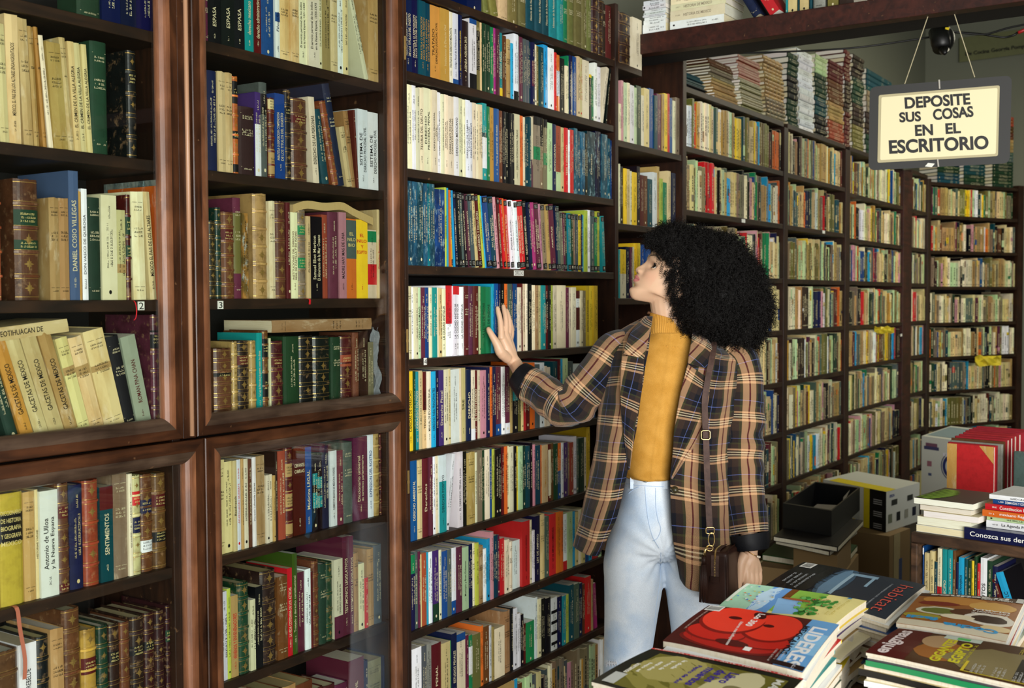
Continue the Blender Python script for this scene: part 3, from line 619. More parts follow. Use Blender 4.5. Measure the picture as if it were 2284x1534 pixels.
row('''90,10,u,u;125,16,u,u;165,22,u,u;205,30,u,u;240,37,u,u;262,37,t,u;300,42,u,u;385,87,b,u;402,67,q,p,"CODIGO PENAL";413,72,s,p;434,87,a,p,t412;451,90,y,p,t428,K,"EL DERECHO EN MEXICO";466,92,s,p,t442;493,102,B,p,t466,K,"LA JUSTICIA COMO AVENENCIA";520,107,x,p,t492,K;546,112,j,p,t516,K;576,117,x,p,t540,K,"INVERSION EXTRANJERA";598,122,P,p,t560,K,"EL DERECHO EN MEXICO";627,126,j,p,t592,K;656,122,c,p,t615,K;690,127,R,p,t648,K,"DIGNIDAD Y EXCLUSION";
711,132,q,p,t668;724,137,s,p,t680;768,142,b,p,t722,K,"DERECHO INTERNACIONAL|PUBLICO";806,147,T,p,t765,K,"EN EL DERECHO|PROCESAL FAMILIAR";830,147,f,p,t792;851,152,R,p,t818,K,"LA CONSTITUCION Y LA DICTADURA";880,157,r,p,t838,K;893,157,a,p,t858;921,167,r,p,t890,K,"DERECHO INDIVIDUAL DEL TRABAJO";946,172,w,p,t915,K,"PODER JUDICIAL";962,172,w,p,t932;991,182,w,p,t958,K,"PODER JUDICIAL";
1043,177,r,p,t1010,K,"TRATADO SOBRE DERECHO|DE PROTECCION AL CONSUMIDOR";1078,182,x,p,t1042,K,"NUEVO DERECHO MERCANTIL";1095,190,B,p,t1066,K;1126,192,m,p,t1100;1171,197,P,p,t1138,K,"LA RESPONSABILIDAD|DE AMPARO";1188,202,f,p,t1160;1222,207,z,p,t1192,K,"PODER JUDICIAL";1241,207,k,p,t1214,K;1286,210,P,p,t1256,K,"ARBITRAJE";1301,217,B,p,t1282,K;1326,222,j,p,t1306,K;1346,267,z,p,t1330,K;1366,272,P,p,t1354,K;1386,274,G,p,t1376,K;1411,277,t,p,t1402,K;1431,282,G,p,t1423,K;1446,282,z,p,t1438,K;1466,287,j,p,K;
1486,287,y,p,K;1501,287,B,p;1513,292,s,p;1541,255,q,p;1566,252,w,p;1600,257,j,p,K,"JUICIO DE AMPARO PENAL INDIRECTO";1626,307,g,p,K;1646,262,q,p,K;1686,302,t,p,t1664,K''',M2,ZM[2],YM,'open case, shelf marked DERECHO',GO,rg,68,lim=LC)
row('''112,870,i,o;136,877,w,p;163,877,i,p;190,882,L,p,"DERECHO ROMANO";221,882,P,p;256,882,b,q;281,882,i,p;316,882,t,p;328,882,i,p;359,887,c,p;396,892,i,p,"LA CIUDAD ANTIGUA";446,866,w,q,b.46-1r;476,870,w,p,b.88-1r,"LA CIUDAD ANTIGUA";506,872,w,p,b.88-1r,"LA CIUDAD ANTIGUA";536,876,w,p,"LA CIUDAD ANTIGUA";578,867,R,h;621,870,P,h;665,870,R,h;679,872,L,p;719,875,g,q,cG,"LA LEYES DE INDIAS";763,877,g,q,cG,"LEYES DE INDIAS";780,852,s,q;814,850,b,q;833,852,B,q;
869,852,x,q;893,852,a,q,b0-.3R;926,852,j,q;938,857,R,p;971,852,b,q;1001,880,i,p;1014,850,R,p;1036,852,i,p;1053,852,i,p;1086,852,x,p;1121,862,i,p;1146,864,k,o;1166,864,c,p;1198,864,t,p;1223,864,R,p,b.55-.8x;1243,864,x,p;1263,864,q,p;1301,867,i,p;1373,864,i,p;1396,882,P,p;1413,882,i,p;1451,880,i,p;1486,907,w,p,b.86-1R,b.3-.7R;1504,907,i,p;1533,907,z,p;1561,867,y,p,"DELITOS SUSTANTIVOS";1591,867,y,p;1623,867,y,p''',M2,ZM[3],YM,'open case, shelf beside her hand',GO,rg,76,lim=LC)
row('''136,107,y,p,"CIENCIAS DE DERECHO";156,107,G,p;186,110,t,p,"LIDERAZGO POLITICO";216,102,c,p;246,110,c,p,b.5-1R,"TENGO TESTIMONIO";281,107,i,p,"MANUAL DE EDUCACION SEXUAL";321,107,s,p,"DERECHO PARA PRINCIPIANTES";348,102,B,p;391,97,p,p,"Derecho Fiscal";433,90,i,p;456,87,c,p;531,87,w,p;543,80,i,p;586,77,c,p,"SRE";621,92,B,p,"DERECHO";656,97,i,p,b0-.16w;686,100,R,p,"EL OTRO LEGADO";709,97,i,p;756,97,f,p;781,72,B,p;804,70,a,p;836,68,B,p;888,67,P,p,b0-.16b;916,67,w,p;
956,72,P,p,b0-.16w;976,82,k,p;1021,85,x,p,b.5-.7t;1053,92,v,p;1071,92,c,p;1093,82,r,p;1131,62,R,q;1173,32,a,q;1211,47,j,p;1251,32,w,p;1271,62,i,p;1301,72,i,p;1331,162,b,p;1371,22,T,p;1386,2,R,p;1406,2,s,p;1451,-5,L,p;1501,22,j,p;1561,42,w,p;1601,47,w,p;1641,60,i,p;1688,440,b,p''',M3,ZM[4],YM,'open case, shelf under her raised wrist',GO,rg,92,lim=LC)
row('''159,842,b,q,"DERECHO AMBIENTAL";208,837,c,o;269,832,R,h,"Derechos";301,827,P,p;326,817,w,p;351,812,i,p;411,802,w,p,b0-.66t,"DERECHO POSITIVO";441,815,w,p,t496;505,-g;553,772,w,p,"EL DERECHO PENAL a juicio";586,792,x,p;656,792,k,o;676,800,i,p,"JUICIO DE LAS PERSONAS";716,777,z,p;743,782,G,p;786,772,i,p;808,772,b,p;834,770,q,p;859,772,x,p;886,762,x,p;908,752,R,p;933,747,a,p;956,747,i,p;991,747,i,p;1011,747,x,p;1029,747,y,p;1066,744,L,p;1091,742,G,p;1126,742,T,p;
1149,717,x,p;1169,732,f,p;1223,737,T,p;1233,737,a,p;1281,732,c,p,co,"TEMAS DE DERECHO";1304,727,R,p,b.1-.9i;1331,722,n,p;1361,722,G,p;1391,717,b,p,b.5-1a;1411,717,w,p;1451,712,p,p;1471,722,z,p;1496,712,h,p;1526,662,w,p;1551,682,j,p;1591,672,G,p;1611,672,i,p;1641,582,y,p''',M3,ZM[5],YM,'open case, sixth shelf down',GO,rg,104,lim=LC)
row('''146,402,B,p,b.75-1g;176,377,j,p;193,377,P,p;206,402,c,p;246,387,h,p;259,382,s,p;294,377,w,p;346,362,p,p,b0-.25G;371,362,i,p;416,367,b,p;453,357,j,p;496,342,b,p,b.2-1w;541,332,P,p;598,332,L,q,"Municipio y Buen Gobierno:";633,312,B,p;658,302,i,o;681,302,q,p;721,327,k,o;749,352,w,p;779,267,s,p;806,207,f,p;846,237,T,p;866,237,P,p;906,262,r,p;941,272,i,p;971,292,i,o;1051,277,w,p,r.012;1116,112,r,p,cx,"ASOCIACION NACIONAL DE ABOGADOS";
1136,110,i,p;1161,197,w,p;1206,72,B,p,"LEY DE AMPARO";1246,57,c,o;1284,77,j,p;1339,52,r,p,cx,"LEY DE AMPARO COMENTADA";1376,37,a,p;1396,37,a,p;1433,57,w,p,b0-.16r;1476,37,L,p;1504,37,s,p;1531,40,c,p;1556,20,i,p;1581,10,c,p;1611,60,b,p;1641,50,s,p;1690,40,r,p;1716,30,L,p''',M4,ZM[6],YM,'open case, seventh shelf down',GO,rg,112,lim=LC)
row('''200,1178,w,p;241,1167,j,p;291,1152,e,p;369,1142,R,p,"PENAL";441,1132,c,p;451,1132,g,p;496,1062,B,p,"ESTUDIOS PENALES";576,1057,i,p,b.88-1b;601,1082,P,p;633,1082,g,p,b.3-.8w;696,1062,v,p;723,1002,a,p;776,1002,n,p;796,1002,w,p;811,1012,k,p;901,1002,i,p;956,872,k,o;976,852,x,p;1011,852,w,p;1041,897,w,p;1066,907,x,p;1089,987,R,p;1156,957,g,p;1181,762,w,p;1211,772,i,p;1251,772,x,p;1291,762,x,p;1341,757,w,p,b.1-.16x,b.3-.36x,b.5-.56x,b.7-.76x;1386,752,B,p;
1416,747,t,p;1446,737,q,p;1486,652,T,p;1531,642,j,p;1566,642,B,p;1586,652,n,p;1636,582,r,p;1651,612,k,p;1690,650,m,p,t1668''',M4,ZM[7],YM,'open case, eighth shelf down',GO,rg,118,lim=LC)
# ---- narrow case behind her face
CB=(1370,100,3.334); CF5=(1380,500,5.9)
LD=(XB2,XB2b,ZB2)
row('''62,440,i,p;78,268,f,p;102,286,L,p;121,287,i,p;153,307,w,p;170,322,L,p;208,312,G,p;229,380,i,p;268,332,c,p;302,332,b,p;326,382,T,p;361,372,P,p;377,367,k,p;403,367,y,p;419,367,r,p;443,399,b,p;462,420,i,p;500,402,z,p;515,407,f,p''',CB,ZB2[0],YM,'narrow case, top row',GO,rg,46,lim=LD)
row('''50,887,i,p;76,907,x,p;97,922,y,p;124,927,c,p;138,940,i,p;172,952,y,p;196,907,x,p;223,972,R,p;256,977,n,p;291,1002,T,p;326,952,w,p;346,907,k,p;369,997,q,p;396,1027,g,p;421,942,c,p;435,-g;466,957,B,p''',CB,ZB2[1],YM,'narrow case, second row',GO,rg,38,lim=LD)
row('''25,335,t,p;106,335,y,p,b0-.5i;160,300,B,q;188,302,P,p;210,300,i,p;240,252,y,p;268,252,y,p;300,252,y,p;356,270,b,q;420,330,b,p''',CF5,ZB2[2],YM,'narrow case, row at her nose',GO,rg,0,lim=LD)
# ---- choose the individually built paperbacks; the thinner rest joins the far shelves
SLOT={'paper':0,'gloss':1,'old':2,'cloth':3,'leather':4,'mottle':5,'pages':6,'print':7,'foil':8}
SLOTM=[M[k] for k in SLOT]; inv={M[k].name:v for k,v in SLOT.items()}
class Bulk(MB):
    def __init__(s): super().__init__(); s.chunks=[]
FAR=MB()
def merge(dst,src,mats,loc,rot):
    mt=Matrix.Translation(loc)@(rot if isinstance(rot,Matrix) else Matrix.Rotation(rot[2],4,'Z')@Matrix.Rotation(rot[1],4,'Y')@Matrix.Rotation(rot[0],4,'X'))
    o=len(dst.v)
    A=np.array([tuple(v) for v in src.v],float); R_=np.array(mt)
    B=A@R_[:3,:3].T+R_[:3,3]
    dst.v.extend(map(tuple,B)); dst.f.extend(tuple(i+o for i in f) for f in src.f)
    dst.m.extend(inv[mats[m].name] for m in src.m); dst.c.extend(src.c)
pb=sorted([p for p in PEND if p['name']=='paperback_book'],key=lambda p:-p['a'])
NIND=288
print('paperbacks',len(pb),'others',len(PEND)-len(pb))
rest=set(id(p) for p in pb[NIND:])
for p in PEND:
    if id(p) in rest:
        merge(FAR,p['mb'],p['mats'],p['loc'],p['rot']); merge(FAR,p['pg'],[M['pages']],p['loc'],p['rot'])
    else:
        o=p['mb'].build(p['name'],p['mats']); o.location=p['loc']; o.rotation_euler=p['rot']
        p['pg'].build('page_block',M['pages'],o)
        tag(o,p['lab'],'book',p['grp'])
# ---- far shelves
FP=['c']*8+['i']*6+['k']*5+['L']*5+['w']*1+['z']*6+['v']*2+['j']*2+['v','n','R','r','b','B','T','G','g','x','x','a','y','P','o','s','j','d','f']
def plain_book(mb,x,y,z,t,h,dep,col,rng,M4=None,lean=0):
    C=lin(col); pc=lin((.86,.82,.66)); vs=[];
    b=MB(); b.box((0,0,0),(t,dep,h-.0015),SLOT['paper'],C)
    b.box((.0006,.0012,h-.0016),(t-.0006,dep-.001,h-.0004),SLOT['pages'],pc)
    lum=sum(col)/3; tc=lin((.12,.1,.08)) if lum>.42 else lin((.8,.76,.6))
    fn=lambda s,tt:(t/2-tt,-.0006,s)
    r=rng.random()
    if r<.3: z0=rng.uniform(.05,.75)*h; z1=z0+rng.uniform(.06,.3)*h; b.add([(0,-.0004,z0),(t,-.0004,z0),(t,-.0004,min(z1,h)),(0,-.0004,min(z1,h))],[(0,1,2,3)],SLOT['print'],lin(jit(PAL[rng.choice(FP)][:3],rng)))
    if t>.008:
        L=h*rng.uniform(.3,.6); c0=h*rng.uniform(.45,.6); k=-L/2
        while k<L/2:
            q=rng.uniform(.004,.016); b.add([fn(c0+k,-t*.14),fn(c0+k+q,-t*.14),fn(c0+k+q,t*.14),fn(c0+k,t*.14)],[(0,1,2,3)],SLOT['print'],tc); k+=q+.0035
        b.add([fn(h*.06,-t*.2),fn(h*.09,-t*.2),fn(h*.09,t*.2),fn(h*.06,t*.2)],[(0,1,2,3)],SLOT['print'],tc)
    m=Matrix.Translation((x,y,z))@Matrix.Rotation(lean,4,'Y')
    if M4 is not None: m=M4@m
    R_=np.array(m); A=np.array(b.v)@R_[:3,:3].T+R_[:3,3]; o=len(mb.v)
    mb.v.extend(map(tuple,A)); mb.f.extend(tuple(i+o for i in f) for f in b.f); mb.m.extend(b.m); mb.c.extend(b.c)
def fill(x0,x1,zs,zt,rng,y=D+.012,M4=None,hr=(.17,.225),tr=(.007,.024),end=.0,pal=FP,run=True):
    x=x0+.002; base=rng.uniform(.6,1)
    while x<x1-end-.01:
        t=rng.uniform(*tr); n=1
        code=rng.choice(pal); h=min(zt-zs-.012,rng.uniform(*hr)); col=PAL[code][:3]
        if run and rng.random()<.16: n=rng.randint(2,5)
        for _ in range(n):
            if x+t>x1-.003: return
            plain_book(FAR,x,y+rng.uniform(0,.012),zs,t-.0006,h*(1+rng.uniform(-.01,.01)),rng.uniform(.12,.16),jit(col,rng,.1),rng,M4)
            x+=t
        if rng.random()<.03: x+=rng.uniform(.005,.03)
fr=random.Random(5)
def zs_with_tops(zs,top):
    zz=sorted(zs); return [(q,([r for r in zz if r>q+.02]+[top])[0]-TH) for q in zz]
for (x0,x1,zs,top) in ((XB3,XB3b,ZB,ZLEDGE+TH),(XB4,XB4b,ZB,ZLEDGE+TH),(XB5,XB5b,ZB5,ZLEDGE+TH),(XB6,XB6b,ZB5,ZLEDGE+TH)):
    for q,t_ in zs_with_tops(zs,top): fill(x0,x1,q,t_,fr)
for q,t_ in zs_with_tops(ZB2[4:],ZB2[4]+.26): fill(XB2,XB2b,q,t_,fr)
fill(XM0,XM1,ZM[8],ZM[7]-TH,fr)
M9=Matrix.Translation((A7.x,A7.y,0))@Matrix.Rotation(ang7,4,'Z')
for q,t_ in zs_with_tops(ZB7,ZB7[0]+.24): fill(0,W7,q,t_,fr,y=.01,M4=M9,tr=(.01,.032))
# bulky face-on volumes on the lower far shelves
for (px0,px1,q,code) in ((1745,1760,1,'d'),):
    pass
far=FAR.build('shelved_books',SLOTM)
tag(far,'crowded rows of pale paperbacks and other thin books along the open shelves','books',kind='stuff')
# ---- flat things lying about on the shelves
def WX(px,py,X):
    r=ray(px,py); s=X/r.x; return Vector((X,r.y*s,CAMZ+r.z*s))
def flat_book(x0,x1,z0,t,Y,code,style,rng,label,cat='book',group=None,text=None,tcol=None,dep=.16,facing='y',blocks=(),rz=0,name=None,yaw=0,col=None):
    """lies flat, spine towards -Y ('y') or towards -X ('x')"""
    L=abs(x1-x0); c=jit(PAL[code][:3] if col is None else col,rng,.06)
    mb,pg,mats=make_book(t,L,dep,style,c,rng,text,tcol,blocks)
    o=mb.build(name or BNAME[style],mats); pg.build('page_block',M['pages'],o)
    if facing=='y': o.location=(min(x0,x1),Y,z0+t); o.rotation_euler=(0,math.pi/2,yaw)
    else: o.location=(Y,max(x0,x1),z0+t); o.rotation_euler=(0,math.pi/2,-math.pi/2+yaw)
    tag(o,label,cat,group); return o
r2=random.Random(3)
# cream volume lying on the tilted books
a=W(-30/2.95,500+760/2.95,YC); b_=W(452/2.95,500+655/2.95,YC)
o=flat_book(1.16,b_.x,b_.z-.012,.026,YC,'c','o',r2,'cream volume lying across the tilted books in the leftmost case',text='A TEOTIHUACAN DE',dep=.17)
o.rotation_euler=(0,math.pi/2-.10,0); o.location=(1.16,YC,b_.z-.012+.0)
# curved cream book lying over the third shelf of case two, slumped between its neighbours
mb=MB(); n=24
ka=[(690,1345),(780,1320),(900,1335),(1010,1330),(1090,1372),(1165,1408),(1216,1432)]
top=[W(420+x/2.95,y/2.95,YC) for x,y in ka]; tp_=bez([tuple(v) for v in top],n)
for i,p in enumerate(tp_):
    th=.020
    for (dy,dz) in ((0,0),(.15,.004),(.15,-th+.004),(0,-th)): mb.v.append((p[0],YC+dy,p[2]+dz))
for i in range(n-1):
    for k in range(4):
        mb.f.append((4*i+k,4*i+(k+1)%4,4*i+4+(k+1)%4,4*i+4+k)); mb.m.append(0 if k in(0,2) else 1); mb.c.append(lin((.74,.66,.47)) if k in (0,2) else lin((.76,.66,.44)))
for e in (0,n-1): mb.f.append(tuple(4*e+k for k in range(4))); mb.m.append(1); mb.c.append(lin((.8,.7,.5)))
tag(mb.build('paperback_book',[M['old'],M['pages']]),'thick unbound book sagging over the yellow books on the shelf numbered three','book')
# old vellum book lying on the row below
a=W(420+560/2.95,500+700/2.95,YC); b_=W(420+1215/2.95,500+690/2.95,YC)
o=flat_book(a.x,b_.x,b_.z,.030,YC+.004,'z','o',r2,'long tan volume lying on the row beneath the shelf numbered three',dep=.17,col=(.62,.52,.36))
o.location.z=max(o.location.z,0); 
# plastic bag with a booklet at the end of that row
mb=MB(); q0=W(420+1232/2.95,500+1130/2.95,YC); q1=W(420+1292/2.95,500+690/2.95,YC)
nn=14
for i in range(nn+1):
    for j in range(9):
        u=i/nn; v=j/8; zz=zb+(q1.z-zb)*u
        xx=q0.x+(min(q1.x,C2R-.004)-q0.x)*v*(1-.35*u*(1-v)); yy=YC+.008+.012*math.sin(v*9+u*5)*math.cos(u*11+v*3)
        mb.v.append((xx,yy,zz+.008*math.sin(v*7)*u))
for i in range(nn):
    for j in range(8): mb.f.append((i*9+j,i*9+j+1,(i+1)*9+j+1,(i+1)*9+j)); mb.m.append(0); mb.c.append((1,1,1))
PL,nt,bs=mat('crumpled_clear_plastic'); bs.inputs['Base Color'].default_value=(*lin((.6,.62,.64)),1); bs.inputs['Roughness'].default_value=.18; bs.inputs['Alpha'].default_value=.55
o=mb.build('plastic_bag',PL,smooth=False); md=o.modifiers.new('s','SOLIDIFY'); md.thickness=.001
tag(o,'crumpled clear plastic bag at the right end of the row under the lying tan volume','bag')
# red bookmark ribbons
def ribbon(pts,w,label,col):
    mb=MB(); P_=bez(pts,14)
    for p in P_: mb.v.append((p[0]-w/2,p[1],p[2])); mb.v.append((p[0]+w/2,p[1]-.0006,p[2]))
    for i in range(13): mb.f.append((2*i,2*i+1,2*i+3,2*i+2)); mb.m.append(0); mb.c.append(lin(col))
    o=mb.build('bookmark_ribbon',M['print']); md=o.modifiers.new('s','SOLIDIFY'); md.thickness=.0006; tag(o,label,'bookmark')
p=W(299,672,SY-.003); ribbon([(p.x,p.y+.02,p.z+.001),(p.x,p.y-.001,p.z),(p.x+.004,p.y-.002,p.z-.018),(p.x+.002,p.y-.002,p.z-.034),(p.x-.003,p.y-.002,p.z-.040)],.0022,'thin red ribbon hanging over the shelf beside the number two tag',(.8,.1,.15))
p=W(689,667,SY-.003); ribbon([(p.x,p.y+.02,p.z+.001),(p.x,p.y-.001,p.z),(p.x,p.y-.002,p.z-.010),(p.x,p.y-.002,p.z-.013)],.006,'short red ribbon end over the shelf numbered three',(.8,.1,.15))
p=W(36,1356,SY-.003); ribbon([(p.x,p.y+.02,p.z+.001),(p.x,p.y-.002,p.z),(p.x+.004,p.y-.004,p.z-.04),(p.x+.012,p.y-.006,p.z-.1),(p.x+.01,p.y-.006,p.z-.14)],.008,'long faded salmon ribbon hanging below the yellow dictionary',(.72,.42,.33))
# ---- books at the end of the top shelf, past the open case
ZTS=ZM0
XE=W(1434,90).x
gS=MB(); gS.bevbox((XB2,D+.004,ZTS-TH),(XE,BK-.012,ZTS),.0015); gS.build('shelf',M['shelf'],g4)
def upright(px0,px1,topz,code,style,lab,Y=YM,text=None,blocks=()):
    x0=W(px0,100,Y).x; x1=W(px1,100,Y).x; t=x1-x0-.001
    mb,pg,mats=make_book(t,topz,.17,style,jit(PAL[code][:3],r2,.05),r2,text,None,blocks)
    o=mb.build(BNAME[style],mats); pg.build('page_block',M['pages'],o); o.location=(x0,Y,ZTS+.0004); tag(o,lab,'book')
upright(1345,1352,.19,'d','h','dark brown book, first right of the green set on top edge')
upright(1352,1366,.19,'R','h','dusky red book between dark brown books on top edge')
upright(1366,1386,.19,'n','l','crumbling brown leather book left of the black gap on top shelf')
upright(1386,1409,.19,'d','l','crumbling black and brown leather book beside the ivory volume')
upright(1411,1432,.19,'i','p','ivory volume standing at the very end of the top shelf')
# ---- loft shelf across the shop
ZBT=W(1434,75).z; ZBB=W(1432,119).z; X2=PZ(1545,139,ZBB).x
print('beam',XE,X2,ZBT,ZBB)
lf=MB(); lf.bevbox((XE+.002,-2.4,ZBB),(XE+.06,BK,ZBT),.003); 
loft=tag(empty('loft_shelf',(XE,D,ZBB)),'long reddish brown shelf board crossing overhead with books on it','shelf')
o=lf.build('front_board',M['beam'],loft); o.location=(-XE,-D,-ZBB)
lf=MB(); lf.box((XE+.061,-2.4,ZBB+.01),(X2,BK,ZBT-.004)); o=lf.build('underside_board',M['back'],loft); o.location=(-XE,-D,-ZBB)
K5=(1380,0,4.965)
def kx(x,y): return WX(K5[0]+x/K5[2],K5[1]+y/K5[2],XE+.012)
ys=[(365,'w',''),(262,'w',''),(212,'w',''),(180,'w',''),(158,'w',''),(130,'w',''),(100,'w',''),(50,'w','')]
zc=ZBT+.0005
bnd=[365,262,212,180,158,130,100,50,0]
a=kx(266,365).y; b_=kx(520,320).y
for i in range(8):
    t=max(.006,(kx(270,bnd[i+1]).z-kx(270,bnd[i]).z)); 
    flat_book(a-.002*(i%3),b_+.002*(i%2),zc,t-.0008,XE+.012+.003*(i%3),'w','p',r2,'white paperback, %s up in the left pile on the overhead shelf'%ordw(i+1),facing='x',dep=.15,group='white paperbacks piled on the overhead shelf'); zc+=t
bnd=[335,240,125,55,-25,-100]; zc=ZBT+.0005
a=kx(568,335).y; b_=kx(1165,215).y
for i in range(5):
    t=(kx(568,bnd[i+1]).z-kx(568,bnd[i]).z)
    flat_book(a,b_-.003*i,zc,t-.0008,XE+.012+.002*i,'wiiiw'[i],'p',r2,('thick white paperback at the bottom of the right overhead pile','ivory volume, %s up in the right pile on the overhead shelf'%ordw(i+1))[i>0],facing='x',dep=.17,text=None if i==0 else 'HISTORIA DE MEXICO',tcol=(.55,.5,.42) if i else None); zc+=t
def beam_book(px0,px1,pyb,h,code,style,lab,lean=0,dx=0):
    a=WX(px0,pyb,XE+.02+dx); b_=WX(px1,pyb,XE+.02+dx); t=abs(a.y-b_.y)*math.cos(lean)-.001
    mb,pg,mats=make_book(t,h,.16,style,jit(PAL[code][:3],r2,.05),r2)
    o=mb.build(BNAME[style],mats); pg.build('page_block',M['pages'],o)
    o.location=(XE+.02+dx,max(a.y,b_.y),ZBT+.0006); o.rotation_euler=(0,lean,-math.pi/2); tag(o,lab,'book')
beam_book(1681,1703,20,.2,'B','h','navy blue book leaning left on the overhead shelf',-.55)
beam_book(1719,1746,20,.2,'r','p','red book leaning left on the overhead shelf',-.55,.004)
beam_book(1752,1757,15,.22,'t','h','dark teal thin book beside the red one on the overhead shelf',0,.03)
for k,(p0,p1,cd,lb) in enumerate(((1758,1778,'c','first cream book right of the red one, overhead shelf'),(1779,1783,'T','thin teal book between two cream ones, overhead shelf'),(1784,1804,'c','second cream book right of the red one, overhead shelf'),(1805,1811,'T','second thin teal book right of the red one, overhead shelf'),(1813,1840,'e','grey rounded volume on the overhead shelf above the dark gap'),(1846,1870,'v','olive book on the overhead shelf left of the strings'),(1872,1905,'d','dark brown book on the overhead shelf left of the strings'))):
    beam_book(p0,p1,12,.21,cd,'h' if cd in 'Te' else 'p',lb,0,.03)
# ---- piles of flat books along the ledge
ZLG=ZLEDGE+TH
def pile(px0,px1,pytop,n,codes,style,desc,crop=CB,zb_=None,Y=D+.03,dep=.17,slant=0.0,grp='piles of books along the top ledge'):
    ox,oy,sc=crop; zb_=ZLG if zb_ is None else zb_
    x0=W(ox+px0/sc,290,Y).x; x1=W(ox+px1/sc,290,Y).x; zt=W(ox+px0/sc,oy+pytop/sc,Y).z
    H=zt-zb_; t=H/n; 
    for i in range(n):
        cd=codes[min(len(codes)-1,int(i/n*len(codes)))]
        j=r2.uniform(-.006,.006); s_=-slant*i
        flat_book(x0+j+s_,x1+j-.004+s_,zb_+.0005+i*t,t-.0008,Y+r2.uniform(0,.012),cd,style if cd!='w' else 'h',r2,'%s book, %s up in %s'%(PAL[cd][3],ordw(i+1),desc),dep=dep,group=grp)
pile(560,705,205,12,'xjT','h','the dark pile at the ledge\'s left end',slant=.006)
pile(760,930,110,15,'kkzn','h','the brown pile beside the dark one on ledge',slant=.006)
pile(958,1118,82,20,'vvvhh','p','the green and red pile on the ledge',slant=.003)
pile(1145,1285,80,17,'zkk','l','the banded tan pile on the ledge',slant=.003)
pile(1302,1376,40,13,'GxG','h','the black pile left of the white one')
pile(1384,1492,20,13,'w','h','the thick white pile on the ledge',slant=.002)
pile(1506,1590,60,18,'xTGL','h','the dark pile right of the white one')
pile(1606,1716,105,22,'hknR','h','the reddish brown pile on the ledge',slant=.001)
pile(1722,1765,20,22,'RdR','h','the slim dark red pile on the ledge')
pile(1780,1860,60,22,'vdGd','h','the dark olive pile on the ledge')
CP=(0,0,1.0)
pile(1935,1990,150,16,'GdzT','h','the pile left of the hanging sign',crop=CP)
# on the far angled case
for k,(u0,u1,n,cd,ds) in enumerate(((.10,.36,7,'TGB','the left pile on the far angled case'),(.40,.66,8,'GTG','the middle pile on the far angled case'),(.74,1.0,22,'GGjknh','the tall right pile on the far angled case'))):
    zq=ZB7[0]+.24; 
    for i in range(n):
        c_=cd[int(i/n*len(cd))]; t=.026 if k<2 else .025
        mb,pg,mats=make_book(t-.001,u1-u0-.01,.17,'h',jit(PAL[c_][:3],r2,.08),r2)
        o=mb.build('clothbound_book',mats); pg.build('page_block',M['pages'],o)
        pt=Vector((A7.x,A7.y,0))+Vector((math.cos(ang7),math.sin(ang7),0))*u0+Vector((-math.sin(ang7),math.cos(ang7),0))*.02
        o.location=(pt.x,pt.y,zq+.0005+i*t+t-.001); o.rotation_euler=(0,math.pi/2,ang7)
        tag(o,'%s book, %s up, %s'%(PAL[c_][3],ordw(i+1),ds),'book','piles on the far angled case')
TRES[0]=5
# ---- hanging sign
DL,DR=3.86,3.70
def SG(px,py,off=0): 
    f=(px-1938)/(2256-1938); d=1/(1/DL+(1/DR-1/DL)*f)-off; return P(px,py,d)
def rrect(cs,r,n=6):
    """rounded quad in pixel space"""
    out=[]; m=len(cs)
    for i in range(m):
        p=Vector(cs[i]); a=(Vector(cs[i-1])-p).normalized()*r; b=(Vector(cs[(i+1)%m])-p).normalized()*r
        for k in range(n+1):
            t=k/n; out.append((p+a)*(1-t)**2+p*2*t*(1-t)+(p+b)*t*t)
    return out
def slab(name,cs,r,o0,o1,m,c,par):
    pts=rrect(cs,r); n=len(pts); mb=MB()
    mb.add([SG(p.x,p.y,o1) for p in pts],[tuple(range(n))],0,c); mb.add([SG(p.x,p.y,o0) for p in pts],[tuple(reversed(range(n)))],0,c)
    for i in range(n): mb.f.append((i,(i+1)%n,n+(i+1)%n,n+i)); mb.m.append(0); mb.c.append(c)
    return mb.build(name,m,par)
sgn=tag(empty('hanging_sign',(0,0,0)),'black board with cream card reading DEPOSITE SUS COSAS EN EL ESCRITORIO, hung on strings','sign')
BLK=simple('black_painted_board',(.17,.17,.165),.6); CRM=simple('cream_card',(.93,.89,.72),.55); CRB=simple('card_border',(.72,.68,.53),.6)
slab('board',[(1940,194),(2257,168),(2252,364),(1937,380)],16,-.008,0,BLK,(1,1,1),sgn)
cd_=slab('card',[(1960,212),(2230,190),(2226,348),(1957,363)],5,.0,.0015,CRB,(1,1,1),sgn)
slab('card_face',[(1966,217),(2225,196),(2221,343),(1963,357)],4,.0016,.002,CRM,(1,1,1),cd_)
mb=MB()
def sgtext(txt,x0,y0,x1,y1,hh):
    L=math.hypot(x1-x0,y1-y0); ux,uy=(x1-x0)/L,(y1-y0)/L
    put_text(mb,txt,lambda s,t:SG((x0+x1)/2+ux*s+uy*t,(y0+y1)/2+uy*s-ux*t,.003),0,0,L,hh,0,(.05,.05,.04),.035,fit=False)
sgtext('DEPOSITE',2018,230,2164,220,26)
sgtext('SUS',2006,262,2054,259,23); sgtext('COSAS',2081,256,2171,248,25)
sgtext('EN',2041,291,2081,289,25); sgtext('EL',2109,287,2143,285,24)
sgtext('ESCRITORIO',1983,328,2205,317,31)
mb.build('lettering',M['ink'],sgn)
mb=MB()
hk=WX(2101,-55,XE-.004)
for (a_,b_) in (((2018,187),(2093,0)),((2174,172),(2110,0))):
    e0=SG(a_[0],a_[1],.002)
    mb.tube([e0,hk],.0016,6)
    mb.build('string',simple('pale_cord',(.72,.68,.55),.8),sgn); mb=MB()
